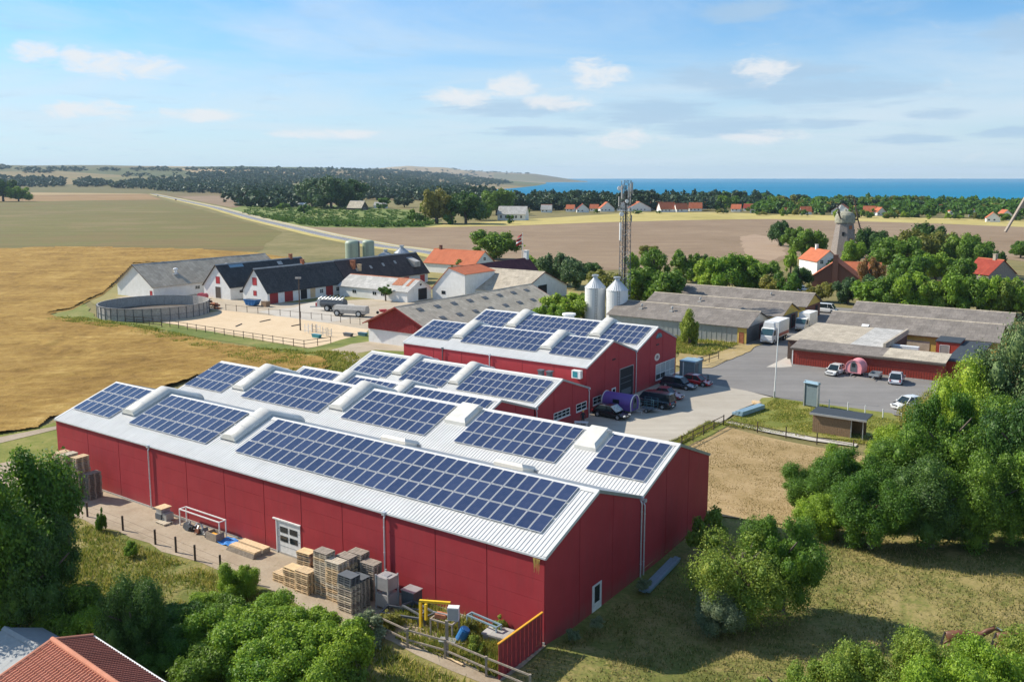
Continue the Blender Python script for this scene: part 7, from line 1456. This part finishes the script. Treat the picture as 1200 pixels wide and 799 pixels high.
for i, (px, py, lb, m) in enumerate([(357, 390, 'pale jump stand beside the lamp post', 'white'), (361, 388.5, 'second pale jump stand near the lamp post', 'white'), (366, 389, 'third pale jump stand near the lamp post', 'lgrey'), (371, 389.5, 'fourth pale jump stand near the lamp post', 'white'), (378, 393, 'grey gate frame leaning on the arena fence', 'galv'), (384, 394, 'second grey gate frame by the arena fence', 'galv'), (402, 393.5, 'dark trough by the arena fence', 'greydk'), (419, 393, 'blue-green trough by the arena fence', 'bluesteel'), (365, 395, 'turquoise tub at the arena fence', 'teal')]):
    rt_ = empty('jump_stand' if i < 4 else ('gate_frame' if i < 6 else 'trough'), lb, 'jump' if i < 4 else ('gate' if i < 6 else 'trough'), G(px, py), ROT)
    if i < 6:
        b = MB(); b.box(0, 0, 0, .1, .1, 1.8); b.build('upright', M[m], rt_); b = MB(); b.box(1.0, 0, 0, 1.1, .1, 1.7); b.build('upright', M[m], rt_); b = MB(); b.box(.1, .02, .5, 1.0, .08, .6); b.box(.1, .02, 1.2, 1.0, .08, 1.3); b.build('crossbar', M[m], rt_)
    else: b = MB(); b.prism([(0, 0, .6), (2.2, 0, .6), (2.0, 0, 0), (.2, 0, 0)], (0, .8, 0)); b.build('basin', M[m], rt_); b = MB(); b.box(-.05, -.05, .6, 2.25, .85, .66); b.build('rim', M[m], rt_)
# ---------------- roofs at the lower left
def tiled():
    root = empty('tiled_house', 'house roof of ribbed orange tiles in the bottom left corner', 'house', Vector((G(62, 750, 4.6).x, G(62, 750, 4.6).y, 0)), math.radians(-39)); zr = 4.6
    def slope(name, ye, ze, mat, L_):
        b = MB(); n = int(L_/.27); rows = 14
        for r_ in range(rows):
            t0, t1 = r_/rows, (r_+1)/rows; y0, y1 = ye*t0, ye*t1; z0, z1 = zr+(ze-zr)*t0-.02, zr+(ze-zr)*t1+.02; xs = []
            for i in range(n):
                x = i*.27; xs += [(x, -.02), (x+.06, .07), (x+.13, .08), (x+.19, .0)]
            base = len(b.v)
            for x, dz in xs: b.v += [(x, y0, z0+dz), (x, y1, z1+dz)]
            for i in range(len(xs)-1): q = base+2*i; b.f.append((q, q+2, q+3, q+1)); b.m.append(0)
        return b.build(name, mat, root)
    tm = mat_fibre('terracotta_tiles', (.50, .20, .12), (.66, .30, .20), (.38, .18, .12), .35, 0.)
    slope('roof_tiles', -5.2, zr-1.75, tm, 14); o = slope('roof_tiles', 2.35, zr-.72, mat_fibre('shaded_terracotta_tiles', (.20, .075, .055), (.27, .10, .075), (.13, .07, .06), .4, 0.), 14)  # second slope: same tiles in a darker copy, its shade painted into the colour
    b = MB(); b.tube((-.1, 0, zr+.05), (14, 0, zr+.05), .16, n=10); b.build('ridge_tiles', tm, root)
    for (y_, z_) in ((-5.25, zr-1.75), (2.4, zr-.72)): b = MB(); b.tube((-.05, 0, zr+.03), (-.05, y_, z_+.03), .13, n=8); b.build('verge_tiles', tm, root)
    b = MB(); b.box(0, 2.37, zr-.84, 14, 2.5, zr-.72); b.build('gutter', M['white'], root); b = MB(); b.box(0, -5.36, zr-1.88, 14, -5.22, zr-1.77); b.build('gutter', M['white'], root)
    b = MB(); b.prism([(.1, -4.9, -.5), (.1, 2.1, -.5), (.1, 2.1, zr-.85), (.1, 0, zr-.2), (.1, -4.9, zr-1.85)], (13.8, 0, 0)); b.build('wall', M['lime'], root)
    add_win(root, 'x', .1, -1.5, .5, 1, 2.2, 2, 1, out=-1)
tiled()
sh_ = gable('garden_shed', 'pale metal-roofed garden shed behind the orange tiled roof', 'shed', -58.6, -54.9, 24.3, 28.5, 'u', 2.0, 2.9, 'lgrey', 'shedroof', ov=.3, cap='shedroof'); add_win(sh_, 'x', 3.7, 1.4, 2.4, 0, 1.8, kind='door', mats=('white', 'lgrey'))
nf = empty('net_fence', 'thin steel posts with dark netting at the lower left edge', 'fence', W(-64.2, 29.5), ROT)
for (x, y, h) in ((0, 0, 2.5), (1.3, .9, 2.2), (2.9, .8, 1.8), (4.2, .5, 1.6)): b = MB(); b.tube((x, y, -.2), (x, y, h), .045, n=7); b.build('post', M['galv'], nf)
for a, c in (((0, 0, 2.4), (1.3, -1.4, 0)), ((0, 0, 2.4), (-1.2, .3, 1.0)), ((0, 0, 2.3), (1.3, .9, 2.1)), ((1.3, .9, 2.1), (2.9, .8, 1.7)), ((2.9, .8, 1.7), (6.4, -.6, 1.4))): b = MB(); b.tube(a, c, .03, n=5); b.build('brace', M['galv'], nf)
b = MB()
for i in range(22): 
    t = i/21; b.tube((2.9*t, .85*min(1, t*2), .0), (2.9*t, .85*min(1, t*2), 2.4-.6*t), .008, n=3, caps=False)
for k in range(14): b.tube((0, 0, .15+k*.16), (2.9, .85, .13+k*.12), .008, n=3, caps=False)
tag(b.build('netting', M['greydk'], nf), kind='stuff')
# ---------------- person and horses
def skin(name, verts, edges, mat, parent, sub=2):
    me = bpy.data.meshes.new(name); me.from_pydata([v[:3] for v in verts], edges, []); o = bpy.data.objects.new(name, me); COL.objects.link(o)
    md = o.modifiers.new('s', 'SKIN'); sv = me.skin_vertices[0].data
    for i, v in enumerate(verts): sv[i].radius = (v[3], v[4] if len(v) > 4 else v[3])
    sv[0].use_root = True; sd = o.modifiers.new('u', 'SUBSURF'); sd.levels = sd.render_levels = sub
    dg = bpy.context.evaluated_depsgraph_get(); m2 = bpy.data.meshes.new_from_object(o.evaluated_get(dg)); m2.name = name; bpy.data.objects.remove(o); m2.materials.clear(); m2.materials.append(mat)
    for p in m2.polygons: p.use_smooth = True
    return link(name, m2, parent)
ps = empty('person', 'person in dark work clothes and a yellow cap standing in the yard', 'person', W(-58.0, 99.4), ROT+.6); ps.scale = (1.12,)*3
sk_m = plain('skin_tone', (.45, .26, .18), .6)
V_ = [(0, 0, .95, .15, .12), (0, 0, 1.15, .14, .11), (0, 0, 1.38, .17, .11), (0, 0, 1.5, .07), (0, -.01, 1.6, .075, .085), (0, -.01, 1.70, .08, .095), (.09, 0, .88, .09), (.11, .0, .50, .065), (.12, .02, .10, .045), (.12, -.12, .04, .04), (-.09, 0, .88, .09), (-.12, -.05, .50, .065), (-.13, .0, .10, .045), (-.13, -.14, .04, .04),
      (.19, 0, 1.42, .06), (.27, .03, 1.15, .045), (.27, -.06, .92, .035), (.27, -.10, .83, .03), (-.19, 0, 1.42, .06), (-.27, .03, 1.15, .045), (-.25, -.12, .95, .035), (-.25, -.17, .87, .03)]
E_ = [(0, 1), (1, 2), (2, 3), (3, 4), (4, 5), (0, 6), (6, 7), (7, 8), (8, 9), (0, 10), (10, 11), (11, 12), (12, 13), (2, 14), (14, 15), (15, 16), (16, 17), (2, 18), (18, 19), (19, 20), (20, 21)]
bd = skin('body', V_, E_, plain('dark_workwear', (.02, .022, .03), .8), ps)
b = MB(); b.lathe((0, -.01, 1.62), [(.03, -.12), (.085, -.05), (.095, .03), (.08, .1)], 12); b.build('face', sk_m, ps, smooth=True); b = MB(); b.lathe((0, -.01, 1.70), [(.105, 0), (.10, .06), (.06, .11), (0, .125)], 12); b.box(-.07, -.2, 1.70, .07, -.08, 1.715); b.build('cap', M['yel'], ps)
for s in (-1, 1):
    for k in range(4): b = MB(); x = s*(.27 if s > 0 else .25); y0 = -.10 if s > 0 else -.17; z = .83 if s > 0 else .87; b.tube((x, y0-.03+k*.018, z), (x, y0-.045+k*.018, z-.085+.01*(k % 3)), .009, .007, 5); b.build('finger', sk_m, ps)
    b = MB(); b.tube((x-.02*s, y0-.04, z+.01), (x-.04*s, y0-.06, z-.04), .01, .008, 5); b.build('thumb', sk_m, ps)
hcoat = plain('brown_horse_coat', (.14, .055, .025), .5, var=.25)
def horse(label, p, rz, graze=True):
    r = empty('horse', label, 'horse', p, rz)
    nk = [(.95, 0, 1.32, .20, .17), (1.28, 0, 1.15, .13, .19), (1.62, 0, .85, .10, .14), (1.78, 0, .68, .10, .11), (1.93, 0, .45, .075), (2.02, 0, .28, .055)] if graze else [(.95, 0, 1.4, .20, .17), (1.25, 0, 1.62, .13, .19), (1.5, 0, 1.78, .10, .14), (1.62, 0, 1.86, .11), (1.85, 0, 1.75, .08), (2.02, 0, 1.66, .055)]
    V_ = [(0, 0, 1.15, .30, .33), (-.45, 0, 1.18, .28, .30), (-.80, 0, 1.20, .24, .27), (.40, 0, 1.14, .28, .32), (.75, 0, 1.18, .23, .28)]+nk
    E_ = [(0, 1), (1, 2), (0, 3), (3, 4), (4, 5), (5, 6), (6, 7), (7, 8), (8, 9), (9, 10)]
    def leg(root_i, pts):
        prev = root_i
        for q_ in pts: V_.append(q_); E_.append((prev, len(V_)-1)); prev = len(V_)-1
    for s in (-1, 1):
        leg(4, [(.72+.05*s, s*.17, .88, .11), (.74+.06*s, s*.17, .50, .06), (.72+.08*s, s*.17, .26, .042), (.74+.08*s, s*.17, .06, .055)])
        leg(2, [(-.80, s*.18, .90, .15), (-.72-.04*s, s*.18, .68, .09), (-.95-.06*s, s*.18, .46, .055), (-.90-.06*s, s*.18, .22, .042), (-.88-.06*s, s*.18, .05, .055)])
    leg(2, [(-1.03, 0, 1.28, .06)])
    skin('body', V_, E_, hcoat, r); dk = M['black']
    b = MB()
    for i in range(8): b.tube((-1.05, (i-4)*.015, 1.28), (-1.18-.01*i, (i-4)*.03, .45+.03*(i % 3)), .03, .01, 5)
    b.build('tail', dk, r); b = MB()
    for i in range(14):
        t = i/13*2.9; k = min(2, int(t)); f = t-k; a, c = nk[k], nk[k+1]; x, z = a[0]+(c[0]-a[0])*f, a[2]+(c[2]-a[2])*f; b.tube((x+.02, 0, z+.17), (x-.05, .12, z+.02), .035, .01, 5)
    b.build('mane', dk, r)
    h1, h2 = Vector(nk[3][:3]), Vector(nk[5][:3]); d = (h2-h1).normalized(); up = Vector((-d.z, 0, d.x)); up = up if up.z > 0 or not graze else -up
    if graze: up = Vector((d.z*-1, 0, d.x)); up = Vector((.75, 0, .6))
    b = MB(); b.cbox(h1.lerp(h2, .5)+up*.085, (.05, .05, .34), mat=d.to_track_quat('Z', 'Y').to_matrix()); b.build('white_blaze', M['white'], r)
    for s in (-1, 1): b = MB(); b.tube(h1+Vector((-.05, s*.06, .07)), h1+Vector((-.06, s*.08, .22)), .035, .006, 6); b.build('ear', hcoat, r)
    return r
horse('brown horse with a white face marking above the bottom hedge', G(1128, 766, -.2), ROT+.35, False).scale = (1.15,)*3
horse('second brown horse grazing at the right, half behind the treetops', G(1188, 768, -.2), ROT+.3, True).scale = (1.15,)*3
